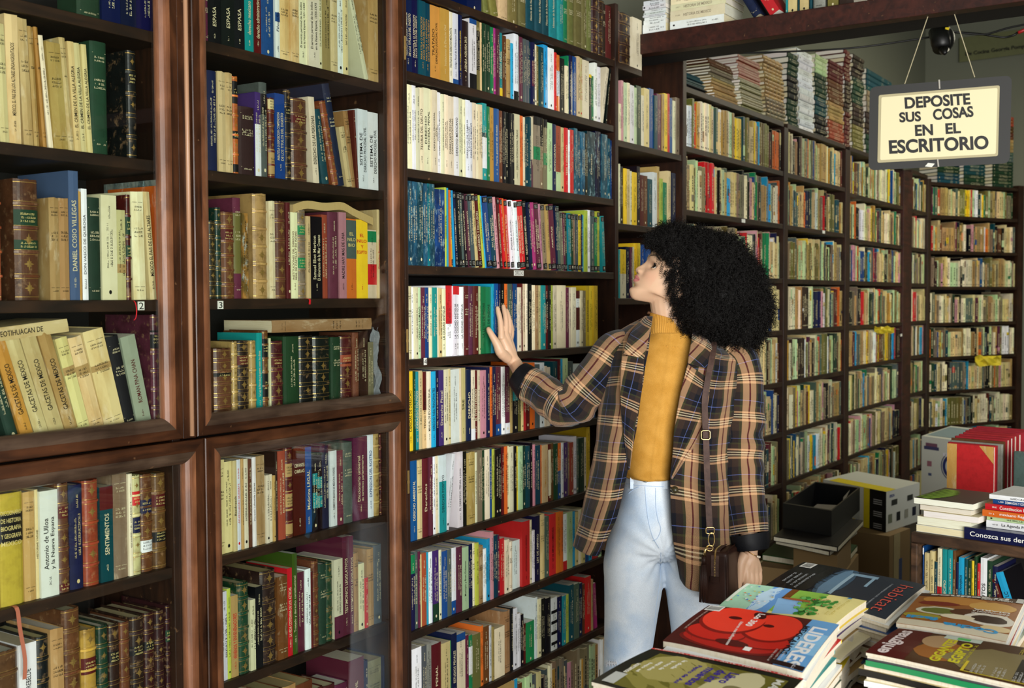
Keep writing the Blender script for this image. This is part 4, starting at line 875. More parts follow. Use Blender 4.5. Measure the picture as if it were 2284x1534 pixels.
for (x0,y0,x1,y1) in ((2094.5,178,2095.5,198),(2091,355,2093,372)):
    mb.tube([SG(x0,y0,.003),SG(x1,y1,.003)],.003,6); 
mb.build('cord_tie',simple('pale_cord_tie',(.72,.7,.66),.7),sgn)
mb=MB(); mb.add([SG(2063,371,.003),SG(2070,363,.003),SG(2085,365,.003),SG(2078,373,.003)],[(0,1,2,3)]); mb.build('tape',M['white'],sgn)
# ---- security camera
BP=M['black']; cz=P(2098,72,4.55)
scam=tag(empty('security_camera',tuple(cz)),'black dome security camera hanging above the cream sign','camera')
def loc(v): return v-cz
mb=MB()
def ball(mb,c,r,sx=1,sy=1,sz=1,n=16,m=0,col=(1,1,1),R_=None):
    o=len(mb.v); 
    for i in range(n+1):
        ph=math.pi*i/n
        for j in range(n*2):
            th=math.pi*j/n; v=Vector((math.sin(ph)*math.cos(th)*r*sx,math.sin(ph)*math.sin(th)*r*sy,math.cos(ph)*r*sz))
            if R_ is not None: v=R_@v
            mb.v.append(tuple(Vector(c)+v))
    w2=n*2
    for i in range(n):
        for j in range(w2): mb.f.append((o+i*w2+j,o+(i+1)*w2+j,o+(i+1)*w2+(j+1)%w2,o+i*w2+(j+1)%w2)); mb.m.append(m); mb.c.append(col)
ball(mb,loc(P(2102,88,4.55)),.048,1,1,1.15); mb.build('dome',M['black'],scam,smooth=True)
mb=MB(); mb.tube([loc(P(2096,72,4.55)),loc(P(2100,108,4.50))],[.044,.034],16); mb.tube([loc(P(2106,112,4.47)),loc(P(2107,120,4.45))],[.02,.006],12); mb.build('lens_housing',M['black'],scam,smooth=True)
mb=MB(); mb.bevbox(tuple(loc(P(2082,60,4.6))),tuple(loc(P(2120,22,4.52))),.004); mb.build('mount',M['black'],scam)
mb=MB(); mb.bevbox(tuple(loc(P(2065,34,4.64))),tuple(loc(P(2112,14,4.56))),.003); mb.build('wooden_block',M['beam'],scam)
mb=MB(); mb.add([loc(P(2109,61,4.48)),loc(P(2118,61,4.48)),loc(P(2116,67,4.48)),loc(P(2108,65,4.48))],[(0,1,2,3)],0,lin((.9,.8,.1))); mb.build('yellow_sticker',M['print'],scam)
def cable(pts,r,lab,m=None):
    mb=MB(); mb.tube(bez([tuple(p) for p in pts],30),r,8); tag(mb.build('cable',m or M['black'],smooth=True),lab,'cable')
cable([P(1530,120,4.6),P(1700,117,4.65),P(1900,107,4.7),P(2080,82,4.62)],.004,'black cable running under the overhead shelf to the dome camera')
cable([P(2125,70,4.6),P(2160,75,4.6),P(2200,76,4.6),P(2250,62,4.6),P(2310,50,4.6)],.004,'upper black cable leaving the dome camera to the right')
cable([P(2125,72,4.62),P(2180,75,4.62),P(2235,83,4.62),P(2262,78,4.6),P(2275,70,4.6),P(2330,55,4.6)],.0045,'lower drooping black cable right of the dome camera')
mb=MB(); mb.tube([P(2271,73,4.585),P(2300,60,4.585)],.0065,8); tag(mb.build('cable_connector',simple('red_plastic',(.7,.08,.1),.4),smooth=True),'red cable connector at the upper right edge','connector')
# ---- wall notice on the far wall
mb=MB(); q=[WX(2140,85,XR1-.03),WX(2300,62,XR1-.03),WX(2300,118,XR1-.03),WX(2140,139,XR1-.03)]
mb.add(q,[(0,1,2,3)],0,lin((.40,.41,.27))); 
def nq(s,t): return q[3]+(q[2]-q[3])*((s+.5))+(q[0]-q[3])*(t+.5)*1.0
put_text(mb,'De Cocina Georgia Pompa',lambda s,t:Vector(nq(s,t))+Vector((-.012,0,0)),0.02,-.22,.86,.2,0,lin((.1,.1,.08)),.01,fit=False)
o=mb.build('wall_notice',M['print']); md=o.modifiers.new('s','SOLIDIFY'); md.thickness=.004; tag(o,'dim yellowish notice with a line of writing on the far wall','sign')
# ================= magazine table =================
HD=Vector((math.cos(YAW),math.sin(YAW),0)); HR=Vector((math.sin(YAW),-math.cos(YAW),0))
def DL3(d,l,z): v=HD*d+HR*l; return Vector((v.x,v.y,z))
ZT=.785
tb=tag(empty('display_table',tuple(DL3(2.0,.95,0)),YAW),'low wooden table under the magazine stacks in the right foreground','table')
mb=MB(); mb.bevbox((-.42,-.62,ZT-.03),(.42,.62,ZT),.004); mb.build('tabletop',M['rough'],tb)
for a,b_ in ((-.37,-.57),(-.37,.57),(.37,-.57),(.37,.57)):
    mb=MB(); mb.bevbox((a-.03,b_-.03,0),(a+.03,b_+.03,ZT-.031),.003); mb.build('leg',M['rough'],tb)
MAGP=lin((.84,.81,.74))
class Mag:
    """TL,TR,BR,BL are the cover's corners as read; each (px,py,z)"""
    def __init__(s,TL,TR,BR,BL,th,col,curl=.004,jx=0,jy=0,rot=0,dz=0):
        q=[PZ(*c) for c in (TL,TR,BR,BL)]; c=sum(q,Vector())/4
        R_=Matrix.Rotation(rot,4,'Z'); s.q=[R_@(p-c)+c+HR*jx+HD*jy+Vector((0,0,dz)) for p in q]
        s.th=th; s.col=col; s.curl=curl; s.c=c; s.lay=.0002
        s.wu=(s.q[1]-s.q[0]).length; s.wv=(s.q[0]-s.q[3]).length
    def f(s,u,v,off=0.0):
        TL,TR,BR,BL=s.q; p=BL*(1-u)*(1-v)+BR*u*(1-v)+TR*u*v+TL*(1-u)*v
        z=-s.curl*((2*u-1)**2*.8+(2*v-1)**4*.6)
        return Vector((p.x,p.y,p.z+z+off))
    def make(s,name,label,group=None,page=True,spine=None,matk='gloss'):
        n=10; mb=MB()
        for k in (0,1):
            for j in range(n+1):
                for i in range(n+1): mb.v.append(tuple(s.f(i/n,j/n,-.0005*k)))
        w=n+1; W2=w*w
        for j in range(n):
            for i in range(n):
                a=j*w+i; mb.f.append((a,a+1,a+w+1,a+w)); mb.m.append(0); mb.c.append(s.col)
                mb.f.append((W2+a+w,W2+a+w+1,W2+a+1,W2+a)); mb.m.append(0); mb.c.append(s.col)
        def rim(L,base0,off0,off1,m,c):
            o=len(mb.v)
            for (u,v) in L: mb.v.append(tuple(s.f(u,v,off0))); mb.v.append(tuple(s.f(u,v,off1)))
            for k in range(len(L)-1): mb.f.append((o+2*k,o+2*k+1,o+2*k+3,o+2*k+2)); mb.m.append(m); mb.c.append(c)
        edge=[(i/n,0) for i in range(n+1)]+[(1,i/n) for i in range(1,n+1)]+[(1-i/n,1) for i in range(1,n+1)]+[(0,1-i/n) for i in range(1,n+1)]
        rim(edge,0,0,-.0006,0,s.col)
        s.mb=mb
        pg=MB(); o=0; e2=[(min(.996,max(.004,u)),min(.997,max(.003,v))) for u,v in edge]
        for (u,v) in e2: pg.v.append(tuple(s.f(u,v,-.0006))); pg.v.append(tuple(s.f(u,v,-s.th)))
        for k in range(len(e2)-1): pg.f.append((2*k,2*k+1,2*k+3,2*k+2)); pg.m.append(0); pg.c.append(MAGP)
        o=len(pg.v)
        for j in range(n+1):
            for i in range(n+1): pg.v.append(tuple(s.f(min(.996,max(.004,i/n)),min(.997,max(.003,j/n)),-s.th)))
        for j in range(n):
            for i in range(n): a=o+j*w+i; pg.f.append((a+w,a+w+1,a+1,a)); pg.m.append(0); pg.c.append(MAGP)
        if spine:   # coloured spine on the left edge (u=0)
            L=[(0,i/n) for i in range(n+1)]
            oo=len(mb.v)
            for (u,v) in L: mb.v.append(tuple(s.f(u,v,0))); mb.v.append(tuple(s.f(u,v,-s.th)))
            for k in range(len(L)-1): mb.f.append((oo+2*k,oo+2*k+1,oo+2*k+3,oo+2*k+2)); mb.m.append(0); mb.c.append(spine)
        s.pg=pg; s.name=name; s.label=label; s.group=group; s.matk=matk
        return s
    def done(s):
        o=s.mb.build(s.name,[M[s.matk],M['print']]); tag(o,s.label,'magazine' if s.name=='magazine' else 'book',s.group)
        s.pg.build('page_block',M['pages'],o); return o
    def rect(s,u0,v0,u1,v1,c,off=.0006,rot=0,m=0,n=5):
        s.lay+=.00005; off=s.lay; o=len(s.mb.v); cu,cv=(u0+u1)/2,(v0+v1)/2
        for j in range(n+1):
            for i in range(n+1):
                a=(u0+(u1-u0)*i/n-cu)*s.wu; b=(v0+(v1-v0)*j/n-cv)*s.wv
                a,b=a*math.cos(rot)-b*math.sin(rot),a*math.sin(rot)+b*math.cos(rot)
                s.mb.v.append(tuple(s.f(min(1,max(0,cu+a/s.wu)),min(1,max(0,cv+b/s.wv)),off)))
        for j in range(n):
            for i in range(n): a=o+j*(n+1)+i; s.mb.f.append((a,a+1,a+n+2,a+n+1)); s.mb.m.append(m); s.mb.c.append(lin(c))
    def disc(s,cu,cv,ru,rv,c,off=.0006,n=20,rot=0,wob=0,seed=0):
        s.lay+=.00005; off=s.lay; R_=random.Random(seed); ring=[]; rings=4; o=len(s.mb.v)
        ks=[1+wob*R_.uniform(-1,1) for _ in range(n)]
        s.mb.v.append(tuple(s.f(cu,cv,off)))
        for r in range(1,rings+1):
            for k in range(n):
                th=2*math.pi*k/n; a=ru*r/rings*ks[k]*math.cos(th); b=rv*r/rings*ks[k]*math.sin(th)
                a,b=a*math.cos(rot)-b*math.sin(rot),a*math.sin(rot)+b*math.cos(rot)
                s.mb.v.append(tuple(s.f(min(1,max(0,cu+a)),min(1,max(0,cv+b)),off)))
        for k in range(n): s.mb.f.append((o,o+1+k,o+1+(k+1)%n)); s.mb.m.append(0); s.mb.c.append(lin(c))
        for r in range(rings-1):
            for k in range(n):
                a=o+1+r*n+k; b=o+1+r*n+(k+1)%n
                s.mb.f.append((a,a+n,b+n,b)); s.mb.m.append(0); s.mb.c.append(lin(c))
    def text(s,t,cu,cv,L,H,c,bold=.02,off=.0011,ang=0,fit=False):
        s.lay+=.00005; off=s.lay
        def fn(a,b):
            a,b=a*math.cos(ang)-b*math.sin(ang),a*math.sin(ang)+b*math.cos(ang)
            return tuple(s.f(cu+a/s.wu,cv+b/s.wv,off))
        put_text(s.mb,t,fn,0,0,L*s.wu,H*s.wv,0,lin(c),bold,fit=fit)
    def scrib(s,cu,cv,L,H,c,seed=1):
        s.lay+=.00005; off=s.lay
        scribble(s.mb,lambda a,b:tuple(s.f(cu+a/s.wu,cv+b/s.wv,off)),0,0,L*s.wu,H*s.wv,0,lin(c),random.Random(seed))
GM='magazines piled on the foreground table'
r4=random.Random(8)
def under(top,n,ths,cols,desc,mats=('gloss',),jit_=.02,z0=ZT+.001,spr=.0,words=None):
    """more magazines below a given one, down to the table"""
    H=top.c.z-top.th-.0015-z0; k=n; tot=sum(ths[i%len(ths)] for i in range(n)); sc=H/tot; z=top.th+.0006
    for i in range(n):
        t=ths[i%len(ths)]*sc
        m=Mag.__new__(Mag); R_=Matrix.Rotation(r4.uniform(-.05,.05),4,'Z'); off=HR*r4.uniform(-jit_,jit_)+HD*r4.uniform(-jit_,jit_)+Vector((0,0,-z))
        m.q=[R_@(p-top.c)+top.c+off for p in top.q]; m.c=top.c+off; m.th=t-.0008; m.col=lin(PAL[cols[i%len(cols)]][:3]); m.curl=top.curl; m.wu=top.wu; m.wv=top.wv
        cn=PAL[cols[i%len(cols)]][3]
        m.make('magazine','%s magazine, %s below %s'%(cn,ordw(i+1),desc),GM,spine=lin(PAL[cols[(i+1)%len(cols)]][:3]) if i%2 else None); m.done(); z+=t
# 1 --- habitat
m=Mag((2065,1300,.935),(1975,1376,.925),(1706,1302,.925),(1793,1249,.955),.010,lin((.13,.17,.24)),.003).make('magazine','dark blue magazine titled habitat with pale light shape, rearmost of the table',GM)
m.rect(0,0,1,.30,(.06,.07,.09)); 
for k in range(26):
    u=k/26; h_=.03+.05*r4.random(); m.mb.add([tuple(m.f(u,.295,.0008)),tuple(m.f(min(1,u+.05),.295,.0008)),tuple(m.f(min(1,u+.025),.30+h_,.0008))],[(0,1,2)],0,lin((.06,.07,.09)))
m.disc(.45,.42,.5,.10,(.25,.36,.46),.0007,wob=.1,seed=2); m.disc(.45,.42,.42,.06,(.42,.56,.68),.0007,wob=.1,seed=3); m.rect(.10,.46,.80,.49,(.66,.78,.86),.0008,rot=.03); m.rect(.08,.47,.16,.66,(.55,.68,.78),.0009,rot=.1); m.rect(.10,.63,.42,.655,(.6,.73,.82),.0010,rot=.05)
m.lay=.001; m.text('habitat',.53,.90,.74,.10,(.90,.36,.30),-.008)
m.scrib(.55,.80,.7,.012,(.8,.82,.85)); m.rect(.03,.03,.22,.13,(.92,.92,.9),.0009)
for k in range(9): m.rect(.045+.018*k,.045,.052+.018*k+.004*(k%2),.115,(.1,.1,.1),.0012,n=1)
for k in range(4): m.scrib(.62,.22-.045*k,.5-.06*k,.018,(.85,.87,.9),k+3)
m.done(); under(m,14,[.012,.018,.01,.02],'wpbykwnieSRzcT','the magazine titled habitat')
# 2 --- painting cover
m=Mag((1933,1335,.945),(1862,1388,.93),(1603,1347,.93),(1665,1297,.965),.014,lin((.93,.88,.58)),.003).make('magazine','magazine with a painted tree and river cover, yellow at its title end',GM)
m.rect(0,0,1,.24,(.66,.83,.72),.0005); 
m.rect(0,.24,1,.42,(.42,.62,.86),.0006); m.disc(.5,.28,.5,.07,(.75,.86,.94),.0008,wob=.2,seed=5)
m.rect(0,.42,.92,.70,(.55,.74,.30),.0006); m.rect(.0,.40,.6,.46,(.45,.28,.12),.0008,rot=.05); m.rect(.4,.42,.96,.62,(.56,.74,.92),.0009,rot=.25)
for k in range(60):
    u=r4.uniform(.2,.9); v=r4.gauss(.68,.08)
    if v<.56 or v>.86: continue
    m.disc(u,v,.05,.022,r4.choice(((.25,.55,.22),(.36,.66,.3),(.45,.72,.38),(.2,.42,.18))),.0011+.00001*k,n=8,wob=.2,seed=k)
for k in range(26): m.disc(r4.uniform(.25,.85),min(.84,max(.58,r4.gauss(.7,.06))),.012,.006,(.75,.3,.3),.0018,n=6)
m.rect(.45,.44,.52,.66,(.62,.36,.2),.0016,rot=.0)
for k in range(26): m.disc(r4.uniform(.1,.95),r4.uniform(.06,.36),.02,.010,r4.choice(((.25,.4,.75),(.85,.45,.25),(.9,.9,.92),(.4,.6,.85),(.8,.7,.3))),.0012,n=7)
m.rect(.12,.03,.9,.06,(.88,.9,.85),.0010); m.scrib(.5,.92,.7,.02,(.75,.66,.2),4); m.scrib(.6,.88,.5,.018,(.75,.66,.2),5); m.disc(.15,.90,.03,.02,(.2,.5,.65),.0012)
m.done(); under(m,14,[.012,.01,.02,.014],'yppwkizwnBkaGi','the painted tree magazine',jit_=.014)
# 3 --- lideres
m=Mag((1872,1386,.955),(1790,1492,.935),(1478,1422,.935),(1581,1343,.975),.012,lin((.30,.07,.06)),.004).make('magazine','red magazine titled LIDERES MEXICANOS with big number balls',GM,spine=lin((.88,.86,.8)))
m.rect(0,.80,1,1,(.42,.66,.88),.0004)
m.rect(.30,.80,.72,1,(.55,.77,.93),.00045)
for (cu,cv,ru,rv,c) in ((.80,.42,.17,.36,(.45,.06,.05)),(.77,.42,.17,.34,(.70,.12,.09)),(.66,.58,.16,.24,(.48,.06,.05)),(.64,.58,.16,.23,(.76,.14,.10)),(.66,.28,.18,.22,(.50,.06,.05)),(.63,.28,.18,.21,(.78,.14,.10)),(.38,.60,.30,.21,(.52,.07,.05)),(.33,.60,.31,.20,(.90,.22,.14)),(.34,.30,.32,.23,(.52,.07,.05)),(.29,.30,.32,.22,(.92,.24,.16))):
    m.disc(cu,cv,ru,rv,c,.0008+.00012*cu,n=36)
m.disc(.33,.57,.035,.04,(.3,.03,.03),.0014); m.disc(.27,.30,.04,.05,(.32,.03,.03),.0014); m.disc(.12,.44,.09,.045,(.25,.03,.03),.0013,rot=.4); m.disc(.80,.45,.06,.12,(.33,.03,.03),.0013)
m.text('LIDERES',.57,.905,.80,.11,(.95,.96,.97),.03); m.text('MEXICANOS',.50,.815,.62,.045,(.05,.05,.08),.02,.0013)
m.text('Los 300',.24,.44,.34,.05,(.95,.92,.9),.03,.0018,ang=.0); m.text('lideres mas influyentes',.60,.40,.52,.03,(.92,.88,.86),.02,.0018,ang=0.12)
m.rect(.02,.02,.17,.14,(.9,.9,.88),.0012)
for k in range(9): m.rect(.03+.014*k,.03,.036+.014*k+.003*(k%2),.13,(.3,.3,.3),.0015,n=1)
m.rect(.82,.555,.89,.605,(.97,.96,.94),.0016,n=1)
for k in range(3): m.scrib(.86,.76+.03*k,.22,.012,(.85,.82,.8),k+20)
m.rect(.93,.78,1,1,(.14,.07,.08),.0012); m.scrib(.95,.93,.08,.02,(.9,.88,.9),31); m.scrib(.45,.06,.5,.012,(.85,.75,.7),33)
m.done(); under(m,13,[.022,.012,.012,.016],'wrybtwknGxcBi','the red LIDERES magazine',jit_=.010)
# 4 --- libro de los muertos
m=Mag((1792,1506,.93),(1690,1625,.91),(1318,1512,.91),(1456,1438,.945),.007,lin((.09,.09,.05)),.004).make('magazine','dark magazine about the Libro de los muertos with olive skull cover',GM)
m.rect(.12,.10,.95,.94,(.42,.40,.14),.0004); m.disc(.55,.42,.42,.34,(.56,.53,.25),.0006,n=30,wob=.05,seed=1); m.disc(.4,.3,.3,.2,(.66,.62,.36),.0008,n=30,wob=.08,seed=3)
m.disc(.62,.70,.30,.16,(.78,.75,.55),.0009,n=28,wob=.04,seed=2); m.disc(.33,.74,.20,.10,(.80,.77,.6),.0010,n=24,wob=.05,seed=6); m.disc(.52,.72,.07,.06,(.5,.47,.3),.0012); m.disc(.74,.68,.07,.06,(.5,.47,.3),.0012)
m.rect(0,0,.035,1,(.78,.25,.24),.0012); m.text('FILOSOFIA - CIENCIA - ARTE - HISTORIA - SALUD',.018,.50,.95*m.wv/m.wu,.022*m.wu/m.wv,(.95,.92,.88),.02,.0016,ang=math.pi/2)
for k,(t_,L_) in enumerate((('Libro',.24),('de los',.28),('muertos',.42),('Papiro de Ani',.44))):
    m.text(t_,.22+L_/2,.635-.075*k,L_,(.06,.06,.05,.036)[k],(.22,.14,.55),.03)
for k in range(5): m.text(('la duda','la roca de','esta viva','bajo el','acercamos')[k],.18+.07*k+.12,.30-.05*k,.24,.026,(.93,.92,.86),.03)
m.text('MAS',.28,.90,.25,.05,(.85,.85,.8),.03); m.text('ALLA',.62,.90,.4,.1,(.93,.93,.9),.04)
m.rect(.72,.05,.95,.13,(.75,.76,.74),.0012)
m.done()
under(m,11,[.018,.014,.02],'wwywxkyBiRc','the skull cover magazine',jit_=.014)
# 5 --- cocina facil (upside down)
m=Mag((2243,1426,.925),(1998,1384,.925),(2056,1318,.94),(2287,1334,.94),.008,lin((.62,.38,.18)),.003).make('magazine','cookery magazine reading Cocina facil, lying upside down',GM)
m.rect(.0,.86,1,1,(.88,.84,.74),.0005); m.rect(0,.0,1,.12,(.30,.14,.08),.0005)
for (cu,cv,ru,rv,c) in ((.62,.22,.33,.12,(.80,.55,.25)),(.25,.3,.22,.12,(.86,.66,.34)),(.75,.34,.2,.06,(.5,.16,.1)),(.70,.55,.22,.11,(.86,.84,.74)),(.70,.55,.17,.08,(.42,.45,.18)),(.40,.52,.2,.1,(.35,.18,.08)),(.22,.62,.24,.14,(.93,.90,.84)),(.22,.62,.17,.09,(.22,.1,.06)),(.82,.74,.18,.08,(.65,.6,.2)),(.12,.8,.14,.06,(.9,.8,.6)),(.5,.66,.16,.06,(.93,.88,.75))):
    m.disc(cu,cv,ru,rv,c,.0006+.0004*cv,wob=.06,seed=int(cu*50))
m.text('Cocina',.34,.87,.50,.085,(.20,.62,.85),.05); m.text('facil',.80,.79,.30,.085,(.20,.62,.85),.05)
m.text('practinos',.52,.06,.75,.08,(.93,.93,.9),.04); m.text('ideas ricas',.25,.11,.3,.035,(.93,.93,.9),.03)
for k in range(3): m.text(('y sabrosas','INNOVACION A','DIARIA')[k],.24,.50-.045*k,.34,.03,(.95,.94,.9),.03,.0018)
m.rect(.0,.0,.07,.12,(.88,.88,.86),.0013)
m.done(); under(m,12,[.012,.01,.016],'wrwiwkweRzGc','the Cocina facil magazine',jit_=.016)
# 6 --- enigmas
m=Mag((1930,1449,.915),(2004,1396,.93),(2420,1462,.93),(2395,1552,.915),.006,lin((.30,.17,.08)),.003).make('magazine','brown magazine titled enigmas about the GIGANTES DE EGIPTO',GM)
m.rect(0,.80,1,1,(.34,.06,.07),.0004); m.disc(.45,.66,.3,.14,(.62,.36,.1),.0006,wob=.1,seed=4); m.disc(.72,.72,.22,.09,(.72,.58,.42),.0008); m.disc(.4,.35,.35,.3,(.52,.46,.3),.0006,wob=.1,seed=8); m.rect(.1,.05,.62,.28,(.10,.07,.05),.0007)
m.text('enigmas',.50,.925,.86,.10,(.94,.88,.88),.03); m.text('GIGANTES',.50,.665,.74,.055,(.86,.82,.10),.04); m.text('DE',.5,.625,.1,.02,(.86,.82,.1),.03); m.text('EGIPTO',.50,.575,.62,.058,(.86,.82,.10),.04); m.scrib(.5,.53,.6,.014,(.8,.76,.1),9)
m.rect(.86,.52,.98,.72,(.80,.85,.8),.0009); m.rect(.88,.58,.96,.65,(.35,.75,.4),.0012)
for k in range(3):
    for j in range(3): m.scrib(.16,.47-.10*k-.022*j,.22,.012,(.85,.85,.84),40+3*k+j)
m.rect(.03,.20,.045,.52,(.85,.76,.15),.0012); m.rect(.03,.505,.3,.52,(.85,.76,.15),.0012); m.rect(.03,.20,.3,.215,(.85,.76,.15),.0012)
for k in range(4): m.scrib(.84,.30-.03*k,.2,.016,((.85,.75,.2),(.8,.55,.15),(.9,.9,.9),(.85,.85,.85))[k],60+k)
m.done(); under(m,13,[.007,.012,.010,.014],'PBgcxiwnxSwRk','the enigmas magazine',jit_=.012)
# 7 --- yellow Universo and neighbours between the piles
m=Mag((1896,1462,.85),(1838,1562,.85),(1770,1548,.85),(1835,1452,.85),.02,lin((.90,.80,.10)),.001).make('magazine','yellow magazine with black writing between the front piles',GM)
m.text('UNIVERSO',.45,.62,.8,.26,(.08,.07,.05),.03); m.done()
under(m,3,[.02],'wkx','the yellow magazine between the piles',jit_=.008)
m=Mag((1990,1340,.89),(1905,1425,.88),(1850,1412,.88),(1935,1330,.89),.014,lin((.82,.80,.76)),.006).make('magazine','worn curling magazine with bare pages sticking out below the painted tree one',GM)
m.rect(.1,.5,.6,.9,(.36,.2,.6),.0008); m.done()
under(m,4,[.02],'kwin','the curling magazine between the piles',jit_=.006)
m=Mag((2310,1380,.885),(2255,1450,.885),(2210,1430,.885),(2280,1360,.885),.02,lin((.35,.42,.35)),.004).make('magazine','mottled magazine poking out at the right edge below the Cocina one',GM); m.disc(.5,.5,.3,.3,(.5,.3,.5),.0008); m.done()
# ================= small bookcase with law books =================
ZS=.83
A=PZ(2031,1186,ZS); B=PZ(2284,1222,ZS); ex=(B-A).normalized(); ey=Vector((-ex.y,ex.x,0)); 
if ey.dot(HD)<0: ey=-ey
angS=math.atan2(ex.y,ex.x)
MS=Matrix(((ex.x,ey.x,0,A.x),(ex.y,ey.y,0,A.y),(0,0,1,0),(0,0,0,1))); MSi=MS.inverted()
flip=ex.cross(ey).z<0
print('small case',A,B,angS,flip)
def S(px,py,yl=0.0):
    """pixel -> local (x,z) on the case's plane local y=yl"""
    r=ray(px,py); o=MSi@Vector((0,0,CAMZ)); d=MSi.to_3x3()@r; s=(yl-o.y)/d.y; return o+d*s
sc_=empty('small_bookcase',tuple((A.x,A.y,0)),angS); tag(sc_,'scuffed brown bookcase piled with books at the right edge','bookcase')
SW=.95; SD=.34
def sb(name,a,b_,m='rough',e=.004): mb=MB(); mb.bevbox(a,b_,e); return mb.build(name,M[m],sc_)
sb('top_board',(0,0,ZS-.032),(SW,SD,ZS)); sb('side_panel',(0,.0,0),(.022,SD,ZS-.033)); sb('side_panel',(SW-.022,0,0),(SW,SD,ZS-.033)); sb('shelf',(.0225,.012,ZS-.33),(SW-.0225,SD-.012,ZS-.305),e=.002); sb('shelf',(.0225,.012,.06),(SW-.0225,SD-.012,.085),e=.002); sb('back_panel',(.0225,SD-.011,.05),(SW-.0225,SD,ZS-.034),'back',.001)
r5=random.Random(4); GS='books in the small scuffed bookcase'
def s_upright(x0,x1,z0,h,code,style,lab,text=None,lean=0,y=.03,blocks=(),dep=.15,tcol=None):
    t=(x1-x0)-.001; mb,pg,mats=make_book(t,h,dep,style,jit(PAL[code][:3],r5,.04),r5,text,tcol,blocks)
    o=mb.build(BNAME[style],mats); pg.build('page_block',M['pages'],o)
    p=MS@Vector((x0,y,z0)); o.location=p; o.rotation_euler=(0,lean,angS); tag(o,lab,'book',GS); return o
zf=ZS-.305+.0005
SP=[(2045,2059,1205,'b','LAS REGLAS QUE N',None,(1,)),(2062,2073,1232,'c',None,None,()),(2074,2084,1228,'c',None,None,()),(2084,2091,1252,'T',None,None,()),(2091,2101,1209,'i',None,None,()),(2102,2113,1211,'t','MUNICIPIO',None,()),(2114,2125,1211,'t',None,None,()),(2125,2132,1228,'n',None,None,()),(2132,2138,1254,'B','Manual de TECNICAS',None,()),(2138,2151,1242,'s','DERECHO DE LOS EXTRANJEROS',None,()),(2151,2159,1246,'T',None,None,()),(2159,2167,1249,'G',None,None,()),(2167,2173,1250,'y',None,None,()),(2173,2180,1240,'G',None,None,()),(2180,2187,1256,'r',None,None,()),(2187,2202,1243,'w','ESTATUTOS',None,()),(2202,2214,1250,'G',None,None,()),(2214,2226,1262,'B',None,None,())]
xa=.026
for i,(p0,p1,pt,cd,tx,_,_2) in enumerate(SP):
    x0=max(xa,S(p0,1290,.03).x); x1=max(x0+.004,S(p1,1290,.03).x); h=min(S(p0,pt,.03).z-zf,.26)
    bl=[(.40,.55,PAL['r'][:3])] if i==4 else ([(.9,.98,PAL['w'][:3])] if i==0 else [])
    s_upright(x0,x1,zf,h,cd,'q' if cd in 'tsb' else 'p','%s paperback, %s from left in the small scuffed bookcase'%(PAL[cd][3],ordw(i+1)),tx,blocks=bl,tcol=(.9,.93,.95) if cd=='b' else None); xa=x1
x0=S(2233,1300,.03).x+.012
s_upright(x0+.02,x0+.034,zf,.20,'R','p','dark red paperback leaning under the sky blue one in the small bookcase',None,-.30)
s_upright(x0+.045,x0+.068,zf,.225,'x','p','sky blue spined paperback reading MINERIA Y EL TLC leaning in the small bookcase','MINERIA Y EL TLC',-.33,tcol=(.1,.1,.2),blocks=[(0,1,PAL['s'][:3])])  # black covers paint the shade on this sky blue book's side
# on top: left pile with page edges outwards
def s_flat(px0,px1,zb_,t,code,style,lab,text=None,y=.03,dep=.2,pages_front=False,tcol=None,blocks=(),yaw=0,name=None):
    x0=S(px0,1150,y).x; x1=S(px1,1150,y).x; L=x1-x0
    mb,pg,mats=make_book(t-.0008,L,dep,style,jit(PAL[code][:3],r5,.03),r5,text,tcol,blocks)
    o=mb.build(name or BNAME[style],mats); pg.build('page_block',M['pages'],o)
    if pages_front:
        p=MS@Vector((x0,y+dep,zb_)); o.location=p; o.rotation_euler=Matrix.Rotation(angS+yaw,4,'Z').to_3x3().to_euler()
        R_=Matrix.Rotation(angS+yaw,3,'Z')@Matrix(((0,0,1),(0,-1,0),(1,0,0)))
        o.rotation_euler=R_.to_euler()
    else:
        p=MS@Vector((x0,y,zb_+t-.0008)); o.location=p; o.rotation_euler=(0,math.pi/2,angS+yaw)
    tag(o,lab,'book','books piled on the small scuffed bookcase'); return o
zc=ZS+.0006
for i,(p0,p1,t,cd,lb) in enumerate(((2044,2152,.022,'w','white book, lowest of the pages-out pile on the small bookcase'),(2046,2166,.026,'i','ivory book, second up in the pages-out pile on the small bookcase'),(2060,2183,.020,'i','ivory book, third up in the pages-out pile on the small bookcase'),(2052,2166,.017,'c','cream book, fourth up in the pages-out pile on the small bookcase'),(2038,2170,.020,'d','dark brown paperback with green leaves on top of the pages-out pile'))):
    o=s_flat(p0,p1,zc,t,cd,'p',lb,pages_front=True,y=.02+.004*(i%2),dep=.2 if i<4 else .24)
    if i==4:
        x0=S(p0,1150,.02).x; x1=S(p1,1150,.02).x; mb=MB()
        for k in range(10):
            a0=.012+.020*k
            mb.add([(x0+.002+.001*k,.022+a0,zc+t+.0004),(x0+.045+.03*math.sin(k*.33),.020+a0-.010,zc+t+.0004),(x0+.060+.03*math.sin(k*.33),.028+a0,zc+t+.0004),(x0+.005+.001*k,.030+a0,zc+t+.0004)],[(0,1,2,3)],0,lin((.55,.74,.16)))
        mb.v=[tuple(MS@Vector(v)-o.location) for v in mb.v]
        q=mb.build('leaf_print',M['print']); q.parent=o; q.matrix_parent_inverse=o.matrix_basis.to_3x3().inverted().to_4x4()
    zc+=t
zc=ZS+.0006
